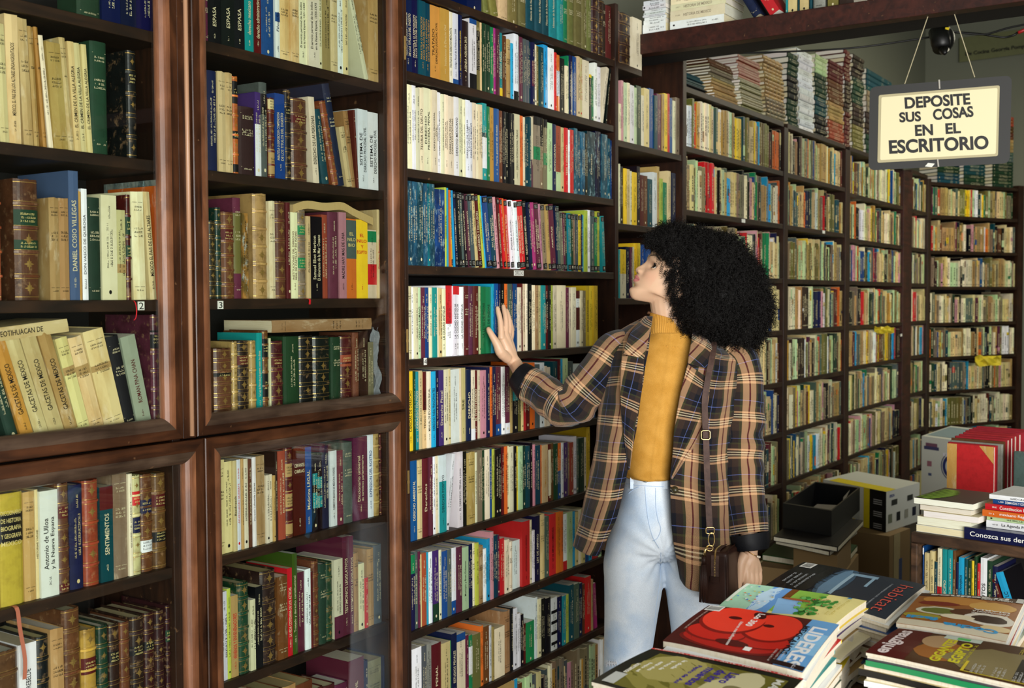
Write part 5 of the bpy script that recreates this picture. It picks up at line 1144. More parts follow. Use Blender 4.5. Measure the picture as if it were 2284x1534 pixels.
RP=[(2151,2345,.036,'B','q','dark blue thick book titled Conozca sus derechos','^Conozca sus derechos',.012),(2200,2345,.022,'w','p','white paperback lying on the Conozca sus derechos book','La Agenda Politica',.05),(2201,2345,.013,'L','p','pale green paperback under the orange hardback at the right edge',None,.05),(2191,2345,.020,'a','q','orange book in the pile on Conozca sus derechos','mexicano Regimen',.035),(2197,2345,.018,'r','q','red book reading Constitucion Politica in the right edge pile','Constitucion Politica',.04),(2214,2345,.014,'b','q','blue book just below the white top one at the right edge','DEMANDAS Y CONTESTACION',.05),(2206,2345,.014,'w','p','white paperback on top of the pile at the right edge',None,.045)]
for p0,p1,t,cd,st,lb,tx,yy in RP:
    s_flat(p0,p1,zc,t,cd,st,lb,tx,y=yy,dep=.2,tcol=(.95,.95,.93) if cd in 'Bbra' else None); zc+=t
# red half-bound volumes behind, standing with their boards towards the camera
GRV='red bound volumes standing behind the book piles'
sb2=tag(empty('book_trolley',tuple(MS@Vector((.0,.62,0))),angS),'low dark stand holding the row of red bound volumes','stand')
mb=MB(); mb.bevbox((.03,-.1,0),(.95,.95,ZS-.12),.004); mb.build('stand_body',M['side'],sb2)
def board_book(px0,px1,pytop,yl,t,code,lab,corner=None,spinec=None,h=None,style='h'):
    a=S(px0,1060,yl); b_=S(px1,1060,yl); top=S(px0,pytop,yl).z; h=top-(ZS-.119)
    Wd=b_.x-a.x
    mb,pg,mats=make_book(t,h,Wd,style,jit(PAL[code][:3],r5,.04),r5,None,None)
    # local x (thickness) -> into the room, local y (depth) -> along the case
    o=mb.build('clothbound_book',mats); pg.build('page_block',M['pages'],o)
    R_=Matrix(((ex.x,ey.x,0),(ex.y,ey.y,0),(0,0,1)))@Matrix(((0,1,0),(1,0,0),(0,0,1)))
    # mirror-free: rotate so spine (-y local) points to -ex, thickness towards -ey
    o.location=MS@Vector((a.x,yl+t,ZS-.119)); o.rotation_euler=(0,0,angS-math.pi/2)
    o.location=MS@Vector((a.x,yl+t,ZS-.119))
    tag(o,lab,'book',GRV)
    if corner:
        mb=MB(); c=lin(corner); e=.0006; y_=-e
        mb.add([(a.x,yl+y_,ZS-.119),(a.x+.034,yl+y_,ZS-.119),(a.x+.034,yl+y_,top),(a.x,yl+y_,top)],[(0,1,2,3)],0,c)
        mb.add([(b_.x-.05,yl+y_,top),(b_.x,yl+y_,top-.06),(b_.x,yl+y_,top)],[(0,1,2)],0,c)
        mb.v=[tuple(MS@Vector(v)) for v in mb.v]
        q=mb.build('leather_corners',M['old']); q.parent=o; q.matrix_parent_inverse=(Matrix.Translation(o.location)@Matrix.Rotation(angS-math.pi/2,4,'Z')).inverted()
yl=.60
seq=[(2112,2216,988,.022,'r',(.80,.62,.33)),(2113,2222,985,.014,'C',None),(2118,2233,982,.02,'e',None),(2120,2238,976,.016,'n',None),(2127,2246,972,.026,'C',None),(2136,2254,968,.026,'C',None),(2145,2262,964,.028,'C',None),(2150,2272,960,.028,'C',None),(2158,2284,957,.028,'C',None),(2166,2296,954,.028,'C',None),(2174,2310,951,.03,'C',None)]
for i,(p0,p1,pt,t,cd,cn) in enumerate(seq):
    lb='bright red volume with tan leather spine and corners, front of its row' if i==0 else '%s volume, %s behind the tan-cornered red one'%(PAL[cd][3],ordw(i))
    board_book(p0,p1,pt,yl,t-.0015,cd,lb,cn); yl+=t
board_book(2258,2330,1007,.56,.03,'j','dark grey green volume standing at the right edge')
# ================= cartons =================
def prism(name,L,Nn,R_,zt,zb_,mats,label,cat,open_top=False,deco=None):
    """L,N,R: pixels of the left, nearest and right top corners"""
    l=PZ(*L,zt); n=PZ(*Nn,zt); r=PZ(*R_,zt); 
    a=(l-n); b=(r-n); far=l+b
    base=Vector((n.x,n.y,zb_)); g=empty(name,tuple(base)); tag(g,label,cat)
    def at(u,v,w,o=0.0):      # u along N->L, v along N->R, w height fraction
        p=n+a*u+b*v; return Vector((p.x,p.y,zb_+(zt-zb_)*w))-base
    mb=MB(); V=[at(0,0,0),at(0,1,0),at(1,1,0),at(1,0,0),at(0,0,1),at(0,1,1),at(1,1,1),at(1,0,1)]
    if not open_top: mb.add([tuple(v) for v in V],[(3,2,1,0),(4,5,6,7),(0,1,5,4),(1,2,6,5),(2,3,7,6),(3,0,4,7)],0,(1,1,1))
    else:
        k=.03; I=[at(k,k,1),at(k,1-k,1),at(1-k,1-k,1),at(1-k,k,1),at(k,k,.06),at(k,1-k,.06),at(1-k,1-k,.06),at(1-k,k,.06)]
        mb.add([tuple(v) for v in V+I],[(3,2,1,0),(0,1,5,4),(1,2,6,5),(2,3,7,6),(3,0,4,7),(4,5,9,8),(5,6,10,9),(6,7,11,10),(7,4,8,11),(8,9,13,12),(9,10,14,13),(10,11,15,14),(11,8,12,15),(12,13,14,15)],0,(1,1,1))
    mb.build('box_body',mats,g)
    an=a.normalized(); bn=b.normalized(); nl=-bn; nr=-an
    return g,at,nl*.0012,nr*.0012   # offsets outwards of left face (spanned by u) and right face (spanned by v)
CARD=simple('brown_cardboard',(.52,.42,.27),.8); WB=simple('white_printed_carton',(.80,.81,.78),.55); BC=simple('black_plastic_crate',(.035,.04,.05),.45)
def quad(mb,at,kind,a0,w0,a1,w1,off,c):
    f=(lambda a,w:at(a,0,w)+off) if kind=='L' else ((lambda a,w:at(0,a,w)+off) if kind=='R' else (lambda a,w:at(a,w,1)+Vector((0,0,.0012))))
    mb.add([tuple(f(a0,w0)),tuple(f(a1,w0)),tuple(f(a1,w1)),tuple(f(a0,w1))],[(0,1,2,3)],0,lin(c))
g,at,nl,nr=prism('printer_carton',(1836,1069),(1977,1097),(2051,1076),.62,.425,WB,'white and yellow printer carton on brown carton beside the black crate','box')
mb=MB(); Y_=(.88,.80,.12)
quad(mb,at,'L',.25,0,.34,1,nl,Y_); quad(mb,at,'L',.0,0,.25,1,nl,(.06,.06,.07)); quad(mb,at,'T',.0,0,.9,.28,nl,Y_)
for k in range(3):
    for j in range(3): quad(mb,at,'L',.06,.75-.3*k-.05*j,.19,.77-.3*k-.05*j,nl*1.6,(.7,.7,.7))
quad(mb,at,'L',.40,.1,.6,.45,nl,(.7,.72,.7)); 
for k in range(4): quad(mb,at,'L',.37+.05*k,.08,.41+.05*k,.16,nl*1.5,((.8,.2,.2),(.2,.4,.8),(.9,.8,.1),(.1,.1,.1))[k])
for (c0,w0) in ((.15,.62),(.62,.62)): quad(mb,at,'R',c0,w0,c0+.17,w0+.14,nr,(.2,.21,.2))
for k in range(4): quad(mb,at,'R',.06+.24*k,.2,.17+.24*k,.42,nr,((.45,.47,.4),(.12,.13,.14),(.6,.6,.55),(.1,.12,.2))[k])
put_text(mb,'EPSON',lambda s,t:tuple(at(0,.16,.87)+nr*1.5+(at(0,1,0)-at(0,0,0)).normalized()*s+Vector((0,0,t))),0,0,.05,.014,0,lin((.15,.25,.55)),.02)
mb.build('printed_marks',M['print'],g)
g,at,nl,nr=prism('cardboard_box',(1888,1182),(1984,1196),(2030,1178),.423,.0,CARD,'plain brown cardboard box beneath the white and yellow carton','box')
mb=MB(); quad(mb,at,'R',.2,.0,.5,1,nr,(.66,.6,.45)); quad(mb,at,'R',.45,.45,.6,.7,nr*1.4,(.25,.3,.45)); mb.build('packing_tape',M['print'],g)
g,at,nl,nr=prism('plastic_crate',(1746,1122),(1855,1139),(1918,1087),.66,.552,BC,'black open crate with papers inside, on dark folders by the shelves','crate',open_top=True)
mb=MB(); mb.add([tuple(at(.15,.2,.35)),tuple(at(.7,.25,.42)),tuple(at(.75,.7,.35)),tuple(at(.2,.75,.4))],[(0,1,2,3)],0,lin((.5,.48,.46))); mb.add([tuple(at(.1,.5,.6)),tuple(at(.16,.9,.95)),tuple(at(.3,.9,.6))],[(0,1,2)],0,lin((.85,.85,.85)))
o=mb.build('loose_papers',M['print']); o.location=g.location; tag(o,'loose grey and white papers lying in the black crate','paper')
GB='books lying under the black crate'
def lying(Lp,Np,Rp,zt,th,col,label,deco=False):
    g,at,nl,nr=prism('large_book',Lp,Np,Rp,zt,zt-th,simple('cover_c%d'%r5.randint(0,9**6),col,.4),label,'book')
    mb=MB(); quad(mb,at,'L',.01,.15,.99,.85,nl,(.82,.80,.72)); quad(mb,at,'R',.01,.15,.99,.85,nr,(.82,.80,.72))
    mb.build('page_block',M['pages'],g)
lying((1725,1195),(1868,1219),(1925,1160),.551,.022,(.09,.08,.08),'dark folder directly beneath the black crate')
lying((1730,1203),(1850,1229),(1912,1180),.528,.02,(.2,.15,.1),'dark brown folder, second beneath the black crate')
lying((1700,1235),(1874,1262),(1912,1215),.40,.03,(.10,.25,.08),'large book with green leafy cover left of the cardboard box')
g,at,nl,nr=prism('cardboard_box',(1690,1262),(1880,1285),(1915,1235),.369,.0,CARD,'brown cardboard box beneath the green leafy book','box')
g,at,nl,nr=prism('cardboard_box',(1770,1215),(1868,1240),(1898,1200),.507,.401,CARD,'flat brown carton between the dark folders and the green leafy book','box')
g,at,nl,nr=prism('appliance_carton',(2056,972),(2150,984),(2210,960),.76,.0,WB,'white and blue carton with a round logo behind the red volumes','box')
mb=MB(); cxx,cww=.03,.78
def disc(mb,kind,cu,cw,r,r2_,c,off,asp):
    n=28; vs=[];fs=[]
    for k in range(n+1):
        th=2*math.pi*k/n
        for rr in (r,r2_): vs.append(tuple(at(cu+rr*math.cos(th)*asp,0,cw+rr*math.sin(th))+off))
    for k in range(n): fs.append((2*k,2*k+1,2*k+3,2*k+2))
    mb.add(vs,fs,0,lin(c))
Lf=(at(1,0,0)-at(0,0,0)).length; asp=.76/Lf
disc(mb,'L',.25,.80,.105,.098,(.16,.2,.42),nl,asp); disc(mb,'L',.25,.80,.09,.066,(.16,.2,.42),nl,asp); disc(mb,'L',.25,.80,.045,.0,(.12,.14,.4),nl,asp)
uu=(at(0,0,0)-at(1,0,0)).normalized()
put_text(mb,'KE',lambda s,t:tuple(at(.42,0,.885)+nl*2+uu*s+Vector((0,0,t))),0,0,.035,.02,0,lin((.9,.9,.95)),.03)
quad(mb,at,'L',.62,.93,.9,.955,nl,(.45,.3,.38)); quad(mb,at,'L',.58,.905,.94,.93,nl,(.25,.25,.4)); quad(mb,at,'L',.75,.78,.86,.82,nl,(.6,.4,.45)); quad(mb,at,'L',.75,.71,.83,.73,nl,(.3,.35,.5))
quad(mb,at,'T',.1,.1,.95,.9,nl,(.5,.58,.62))
mb.build('printed_marks',M['print'],g)
# shelf-edge tags on the far cases
for (px,py,gg) in ((1658,492,g5),(1837,517,g6),(2010,747,g7)):
    p=W(px,py,D+.003); mb=MB(); mb.box((p.x-.02,D+.0015,p.z-.009),(p.x+.02,D+.003,p.z+.007)); mb.build('shelf_tag',M['white'],gg)
# yellow crumpled tickets hanging from two shelves
def crumple(px,py,d,w_,h_,label,seed):
    rr=random.Random(seed); mb=MB(); n=7
    for j in range(4):
        for i in range(n):
            q=P(px-w_/2+w_*i/(n-1),py-h_/2+h_*j/3+rr.uniform(-3,3),d+rr.uniform(-.02,.02)); mb.v.append(tuple(q))
    for j in range(3):
        for i in range(n-1): mb.f.append((j*n+i,j*n+i+1,(j+1)*n+i+1,(j+1)*n+i)); mb.m.append(0); mb.c.append(lin((.84,.76,.2)))
    o=mb.build('paper_sign',M['print']); md=o.modifiers.new('s','SOLIDIFY'); md.thickness=.002; tag(o,label,'paper')
crumple(1972,735,6.9,44,13,'crumpled yellow paper sign stuck to the shelf left of the tall post',1)
crumple(2204,804,8.25,58,22,'crumpled yellow paper sign on the far angled bookcase',2)
# ================= the woman =================
D0=3.30
def B_(px,py,dv=0.0): return P(px,py,D0+dv)
wom=empty('person',tuple(Vector((B_(1475,1000).x,B_(1475,1000).y,0)))); tag(wom,'woman in plaid blazer, mustard turtleneck and pale jeans touching a book on the shelf','person')
wloc=wom.location.copy()
def fin(mb,name,mats,parent=None,smooth=True):
    mb.v=[tuple(Vector(v)-wloc) for v in mb.v]
    return mb.build(name,mats,parent or wom,smooth=smooth)
def skinmat():
    m,nt,b=mat('skin'); at=N(nt,'ShaderNodeAttribute',attribute_name='Col')
    nz=N(nt,'ShaderNodeTexNoise'); nz.inputs['Scale'].default_value=30; tc=N(nt,'ShaderNodeTexCoord'); nt.links.new(tc.outputs['Object'],nz.inputs['Vector'])
    c=mixrgb(nt,.35,at.outputs['Color'],ramp(nt,nz.outputs['Fac'],[(.3,lin((.80,.56,.42))),(.7,lin((.90,.70,.56)))]),'MIX')
    nt.links.new(at.outputs['Color'],b.inputs['Base Color']); b.inputs['Roughness'].default_value=.42
    b.inputs['Subsurface Weight'].default_value=.12; b.inputs['Subsurface Radius'].default_value=(.02,.008,.004); b.inputs['Subsurface Scale'].default_value=.5
    return m
SKIN=skinmat(); SKC=lin((.86,.705,.58))
# ---- skin body: parts are gathered, fused into one surface
body=MB()
up=Vector((0,0,1)); HRt=_r.copy(); HFd=Vector((math.cos(YAW),math.sin(YAW),0))
th=math.radians(33); tw=math.radians(4)
Fx=(-HRt*math.cos(tw)-HFd*math.sin(tw))*math.cos(th)+up*math.sin(th); Fx.normalize()
Fz=(up-Fx*up.dot(Fx)).normalized(); Fy=Fz.cross(Fx)
H0=B_(1492,633,.0)
def hl(x,y,z): return H0+Fx*x+Fy*y+Fz*z
HM=Matrix((Fx,Fy,Fz))
tabz=[(-.100,.060,.010,.016),(-.094,.072,-.010,.028),(-.084,.082,-.035,.040),(-.072,.0865,-.048,.048),(-.058,.084,-.064,.055),(-.041,.087,-.080,.061),(-.024,.088,-.090,.066),(-.006,.0885,-.096,.070),(.012,.0875,-.100,.073),(.030,.0915,-.102,.075),(.05,.093,-.102,.077),(.07,.0905,-.1,.077),(.09,.081,-.094,.072),(.108,.062,-.08,.060),(.122,.038,-.055,.040),(.130,.012,-.02,.014)]
def prof(z):
    z=max(tabz[0][0],min(tabz[-1][0],z))
    for a,b in zip(tabz,tabz[1:]):
        if a[0]<=z<=b[0]:
            t=(z-a[0])/(b[0]-a[0]); t2=t*t*(3-2*t)*.5+t*.5
            return [a[k]+(b[k]-a[k])*t2 for k in (1,2,3)]
_TZ=bez([tuple(t) for t in tabz],400); _TZz=[t[0] for t in _TZ]
def prof(z): return [float(np.interp(z,_TZz,[t[k] for t in _TZ])) for k in (1,2,3)]
_TZa=np.array(_TZ)
def prof(z): return [float(np.interp(z,_TZa[:,0],_TZa[:,k])) for k in (1,2,3)]
G=lambda v,s: math.exp(-(v/s)**2)
def head_pt(phi,z):
    xf,xb,w=prof(z); cx=-.005+min(0,.0); hx=(xf-cx) if math.cos(phi)>0 else (cx-xb); e=2/2.25
    c,s=math.cos(phi),math.sin(phi)
    x=cx+hx*(abs(c)**e)*(1 if c>0 else -1); y=w*(abs(s)**e)*(1 if s>0 else -1)
    if c>0:
        nz=0
        kz=[(.032,0),(.024,.003),(.012,.0075),(.002,.0115),(-.006,.0155),(-.012,.0185),(-.018,.0190),(-.0225,.0150),(-.0262,.0065),(-.031,.0)]
        for (z0,h0),(z1,h1) in zip(kz,kz[1:]):
            if z1<=z<=z0: nz=h0+(h1-h0)*(z0-z)/(z0-z1)
        sg=.0075+.0055*max(0,min(1,(.02-z)/.034))
        x+=nz*G(y,sg)
        x+=.0085*G(abs(y)-.0145,.0060)*G(z+.0175,.0070)            # wings of the nose
        x+=.0115*G(z+.0340,.0050)*G(y,.019)+.0108*G(z+.0472,.0062)*G(y,.018)+.0022*G(z+.0405,.0030)*G(y,.015)
        x+=.0045*G(z+.077,.010)*G(y,.019)-.0025*G(z+.0595,.006)*G(y,.022)
        x-=.0125*G(abs(y)-.034,.0125)*G(z-.012,.0105)
        x+=.0040*G(z-.034,.008)*G(abs(y)-.022,.024)
        x+=.0030*G(abs(y)-.045,.02)*G(z+.016,.02)
    k=max(0,min(1,(-.045-z)/.045)); k=k*k*(3-2*k)
    z+=k*max(0,.072-x)*.42+k*.25*max(0,abs(y)-.012)
    return x,y,z
nz_,nph=150,150
o=len(body.v)
for i in range(nz_+1):
    z=-.100+.230*i/nz_
    for j in range(nph):
        phi=2*math.pi*j/nph; body.v.append(tuple(hl(*head_pt(phi,z))))
for i in range(nz_):
    for j in range(nph): body.f.append((o+i*nph+j,o+i*nph+(j+1)%nph,o+(i+1)*nph+(j+1)%nph,o+(i+1)*nph+j)); body.m.append(0); body.c.append(SKC)
body.f.append(tuple(o+k for k in reversed(range(nph)))); body.m.append(0); body.c.append(SKC)
body.f.append(tuple(o+nz_*nph+k for k in range(nph))); body.m.append(0); body.c.append(SKC)
PXM=D0/FPX
def limb(mb,keys,n=20,seg=16,cap=True):
    """keys (px,py,dv,r px,r depth m)"""
    K=bez(keys,seg); N_=len(K); o=len(mb.v)
    pts=[B_(k[0],k[1],k[2]) for k in K]
    for i,k in enumerate(K):
        t=(pts[min(i+1,N_-1)]-pts[max(i-1,0)]).normalized()
        a=t.cross(HFd); a.normalize(); b=t.cross(a)
        for j in range(n):
            th_=2*math.pi*j/n; mb.v.append(tuple(pts[i]+a*math.cos(th_)*k[3]*PXM+b*math.sin(th_)*k[4]))
    for i in range(N_-1):
        for j in range(n): mb.f.append((o+i*n+j,o+i*n+(j+1)%n,o+(i+1)*n+(j+1)%n,o+(i+1)*n+j)); mb.m.append(0); mb.c.append(SKC)
    if cap:
        mb.f.append(tuple(o+k for k in reversed(range(n)))); mb.m.append(0); mb.c.append(SKC)
        mb.f.append(tuple(o+(N_-1)*n+k for k in range(n))); mb.m.append(0); mb.c.append(SKC)
limb(body,[(1500,770,.01,44,.055),(1499,735,.0,38,.050),(1492,700,.0,38,.050),(1489,665,.0,40,.052),(1495,632,.0,40,.055)])   # neck
limb(body,[(1495,745,.01,40,.05),(1492,790,.0,105,.07),(1485,850,.0,100,.085),(1470,930,.0,78,.08),(1455,1010,.0,50,.07),(1450,1090,.0,50,.08),(1455,1190,.0,68,.09),(1460,1230,0,60,.07)],24,20)
limb(body,[(1405,785,.0,32,.045),(1340,840,.0,30,.042),(1290,890,.02,27,.038),(1262,908,.03,25,.034),(1222,882,.06,24,.032),(1185,852,.10,19,.026),(1163,834,.125,16.5,.021)],16,20)
limb(body,[(1600,800,.0,32,.045),(1650,850,-.01,30,.042),(1655,950,-.02,28,.038),(1652,1020,-.03,26,.034),(1660,1120,-.06,25,.03),(1672,1200,-.085,18,.022),(1675,1228,-.097,16,.020)],16,20)
limb(body,[(1415,1200,0,50,.075),(1412,1300,0,50,.075),(1402,1400,0,44,.065),(1398,1500,0,38,.055),(1396,1620,0,36,.052),(1396,1760,0,24,.036),(1396,1800,0,22,.04)],16,20)
limb(body,[(1520,1200,0,50,.075),(1540,1300,0,50,.075),(1550,1400,0,44,.065),(1555,1500,0,38,.055),(1560,1620,0,36,.052),(1563,1760,0,24,.036),(1563,1800,0,22,.04)],16,20)
# raised hand: laid against the spines
def HD_(px,py,off): return W(px,py,YM-off)
def finger(mb,pts,rs): 
    mb.tube(bez([tuple(p) for p in pts],14),[float(v[0]) for v in bez([(r,) for r in rs],14)],12,0,SKC)
    ball(mb,pts[-1],rs[-1]*1.0,n=8,col=SKC)
wr=B_(1160,832,.128)
w2=HD_(1150,812,.052)
hand=body
finger(hand,[wr,w2,HD_(1137,796,.040)],[.0215,.0215,.021])
for (mx,my,mo,r) in ((1119,752,.027,.0125),(1127,746,.029,.0125),(1133,750,.028,.012),(1137,760,.026,.0115)):
    finger(hand,[HD_(1146,808,.048),HD_((1146+mx)/2-1,(808+my)/2,.040),HD_(mx,my,mo)],[.0165,.0165,r])
finger(hand,[HD_(1118,756,.029),HD_(1117.5,734,.026),HD_(1115,711,.020),HD_(1111.5,696,.013),HD_(1109.8,687,.0085)],[.0115,.0098,.0086,.0078,.0068])
finger(hand,[HD_(1126,750,.030),HD_(1128.5,728,.028),HD_(1127.5,706,.023),HD_(1124.5,692,.015),HD_(1122.5,683,.009)],[.0115,.0098,.0086,.0078,.0068])
finger(hand,[HD_(1133,754,.028),HD_(1136.5,732,.026),HD_(1135,712,.021),HD_(1132,699,.014),HD_(1130,692,.0085)],[.0110,.0092,.0082,.0074,.0064])
finger(hand,[HD_(1137,762,.026),HD_(1141,746,.022),HD_(1141,730,.017),HD_(1139,720,.010),HD_(1138,714,.0075)],[.0100,.0085,.0075,.0068,.006])
finger(hand,[HD_(1133,800,.044),HD_(1117,786,.042),HD_(1109,768,.036),HD_(1099,751,.025),HD_(1092,739,.015),HD_(1089.5,734,.010)],[.016,.0165,.0135,.0105,.0092,.0076])
# lowered hand, fingers hooked behind the bag
L_=lambda px,py,dv: B_(px,py,-.10+dv)
finger(hand,[L_(1674,1216,0),L_(1674,1235,0),L_(1673,1248,.0)],[.0205,.0205,.022])
for (mx,my,mo,r) in ((1664,1268,-.012,.012),(1674,1274,-.008,.0125),(1684,1275,.0,.012),(1692,1271,.012,.011)):
    finger(hand,[L_(1674,1238,0),L_((1674+mx)/2,1256,mo*.6),L_(mx,my,mo)],[.016,.017,r])
for (mx,my,mo,e,r) in ((1664,1268,-.012,0,.0098),(1674,1274,-.008,1,.0098),(1684,1275,.0,2,.0094),(1692,1271,.012,3,.0084)):
    finger(hand,[L_(mx,my,mo),L_(mx+2,my+22,mo-.004),L_(mx-3,my+38,mo+.012),L_(mx-9,my+44,mo+.028)],[r*1.15,r,r*.9,r*.75])
finger(hand,[L_(1662,1236,-.008),L_(1653,1254,-.016),L_(1651,1274,-.020),L_(1650,1292,-.018),L_(1648,1308,-.014)],[.016,.0145,.0112,.0098,.0078])
o=fin(body,'body',SKIN)
md=o.modifiers.new('r','REMESH'); md.mode='VOXEL'; md.voxel_size=.0024; md.use_smooth_shade=True
m2=o.modifiers.new('s','SMOOTH'); m2.factor=.5; m2.iterations=4
dg=bpy.context.evaluated_depsgraph_get(); dg.update()
me=bpy.data.meshes.new_from_object(o.evaluated_get(dg)); o.modifiers.clear(); old=o.data; o.data=me; bpy.data.meshes.remove(old)
me.materials.clear(); me.materials.append(SKIN); me.polygons.foreach_set('use_smooth',[True]*len(me.polygons))
nv=len(me.vertices); co_=np.empty(nv*3); me.vertices.foreach_get('co',co_); co_=co_.reshape(-1,3)+np.array(wloc)
loc_=(co_-np.array(H0))@np.array(HM).T
cols=np.tile(np.array([*SKC,1.0]),(nv,1))
x_,y_,z_=loc_[:,0],loc_[:,1],loc_[:,2]; near=(np.linalg.norm(loc_,axis=1)<.16)&(x_>.05)
def blend(mask,c): cols[:,:3]=cols[:,:3]*(1-mask[:,None])+np.array(lin(c))[None]*mask[:,None]
ly=np.clip(1-(y_/.0245)**2,0,1)
lm=np.clip((.0118*np.sqrt(ly)-np.abs(z_+.0405))/.0018,0,1)*near*(x_>.078)
ml=np.clip(1-np.abs(z_+.0405)/.0012,0,1)*near*(np.abs(y_)<.0235)*(x_>.07)*.75
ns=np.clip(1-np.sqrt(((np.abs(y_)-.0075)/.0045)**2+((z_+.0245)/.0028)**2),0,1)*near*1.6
blush=np.exp(-((np.abs(y_)-.048)/.022)**2-((z_+.018)/.022)**2)*.2*near
blend(blush,(.86,.50,.42))
blend(lm,(.80,.49,.47))
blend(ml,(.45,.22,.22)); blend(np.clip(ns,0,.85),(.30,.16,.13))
bz=.036+.010*np.clip((np.abs(y_)-.012)/.03,0,1)-.010*np.clip((np.abs(y_)-.040)/.015,0,1)
bm=np.clip((.0040-np.abs(z_-bz))/.0015,0,1)*near*(np.abs(y_)>.012)*(np.abs(y_)<.056)*.85
blend(bm,(.13,.09,.07))
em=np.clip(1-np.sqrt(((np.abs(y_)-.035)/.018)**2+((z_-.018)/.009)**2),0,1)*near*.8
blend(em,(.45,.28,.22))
ca=me.color_attributes.new('Col','FLOAT_COLOR','POINT') if 'Col' not in me.color_attributes else me.color_attributes['Col']
if ca.domain!='POINT':
    me.color_attributes.remove(ca); ca=me.color_attributes.new('Col','FLOAT_COLOR','POINT')
ca.data.foreach_set('color',cols.ravel())
bodyo=o
print('body verts',nv)
# eyes
EW=simple('eye_white',(.92,.91,.88),.12); IR=simple('dark_brown_iris',(.10,.05,.03),.1)
for sgn_ in (1,-1):
    ec=hl(.0622,.0345*sgn_,.0120); r=.0124
    mb=MB(); ball(mb,ec,r,n=14); e=fin(mb,'eye',EW,wom)
    gd=(Fx*.80+Fz*.20+Fy*.50*sgn_).normalized()
    mb=MB(); q=gd.to_track_quat('Z','Y').to_matrix(); nn=20
    mb.v.append(tuple(ec+gd*(r+.0009)))
    for k in range(nn): a=2*math.pi*k/nn; mb.v.append(tuple(ec+gd*(r*.90)+q@Vector((math.cos(a)*.0058,math.sin(a)*.0058,0))))
    for k in range(nn): mb.f.append((0,1+k,1+(k+1)%nn)); mb.m.append(0); mb.c.append((1,1,1))
    fin(mb,'iris',IR,e)
    # lids: bands of a slightly larger sphere, with dark lash edge
    def lid(z0,z1,rr,m_,name,c):
        mb=MB(); n=22; k=8
        for i in range(k+1):
            for j in range(n+1):
                az=math.radians(-78+156*j/n); f=math.cos(az*1.12); el=math.radians(z0+(z1-z0)*i/k)*( .25+.75*max(0,f)) if True else 0
                d=(Fx*math.cos(el)*math.cos(az)+Fy*math.cos(el)*math.sin(az)+Fz*math.sin(el))
                mb.v.append(tuple(ec+d*rr))
        for i in range(k):
            for j in range(n): a=i*(n+1)+j; mb.f.append((a,a+1,a+n+2,a+n+1)); mb.m.append(0); mb.c.append(c)
        q_=fin(mb,name,m_,e); s_=q_.modifiers.new('s','SOLIDIFY'); s_.thickness=.0008; return q_
    lid(33,80,.0133,SKIN,'upper_eyelid',lin((.62,.42,.33))); lid(-20,-75,.0131,SKIN,'lower_eyelid',SKC)
    lid(27,37,.0142,M['ink'],'eyelashes',(0,0,0)); lid(-17,-20,.0137,M['ink'],'lower_lashline',(0,0,0))
    mb=MB()
    for j in range(17):
        az=math.radians(-60+120*j/16); f=math.cos(az*1.12); el=math.radians(31)*(.25+.75*f)
        d=(Fx*math.cos(el)*math.cos(az)+Fy*math.cos(el)*math.sin(az)+Fz*math.sin(el)).normalized()
        p0=ec+d*.0138; mb.tube([p0,p0+(d*.6+Fz*.5).normalized()*.004,p0+(d*.45+Fz*.85).normalized()*.0085],[.0006,.0005,.0002],5)
    az=math.radians(52*sgn_); el=math.radians(20); d=(Fx*math.cos(el)*math.cos(az)+Fy*math.cos(el)*math.sin(az)+Fz*math.sin(el)).normalized(); w0=ec+d*.0142
    mb.tube([w0,w0+Fy*sgn_*.004-Fx*.006+Fz*.0015,w0+Fy*sgn_*.006-Fx*.013+Fz*.005],[.0013,.0010,.0003],6)
    fin(mb,'upper_lashes',M['ink'],e)
# nails
NL=simple('nail',(.90,.70,.62),.2)
for (a,b_,wd) in ((HD_(1089.8,735,.019),HD_(1093.5,741,.0255),.0068),):
    mb=MB(); ball(mb,(a+b_)/2,.008,.62,.62,1.05,n=8); 
    pass
mb=MB(); tN=(HD_(1089.5,734,.012)-HD_(1098,749,.024)).normalized(); sN=tN.cross(-HFd).normalized(); cN=HD_(1091,736.5,.0125)-HFd*.0082
for i in range(7):
    for j in range(5):
        u=(i/6-.5); v=(j/4-.5); wdt=.0062*(1-.35*max(0,u*2-.3)**2)
        mb.v.append(tuple(cN+tN*u*.0125+sN*v*2*wdt+HFd*(.0035*(v*2)**2)))
for i in range(6):
    for j in range(4): a=i*5+j; mb.f.append((a,a+1,a+6,a+5)); mb.m.append(0); mb.c.append((1,1,1))
q=fin(mb,'thumb_nail',NL); s_=q.modifiers.new('s','SOLIDIFY'); s_.thickness=.0006
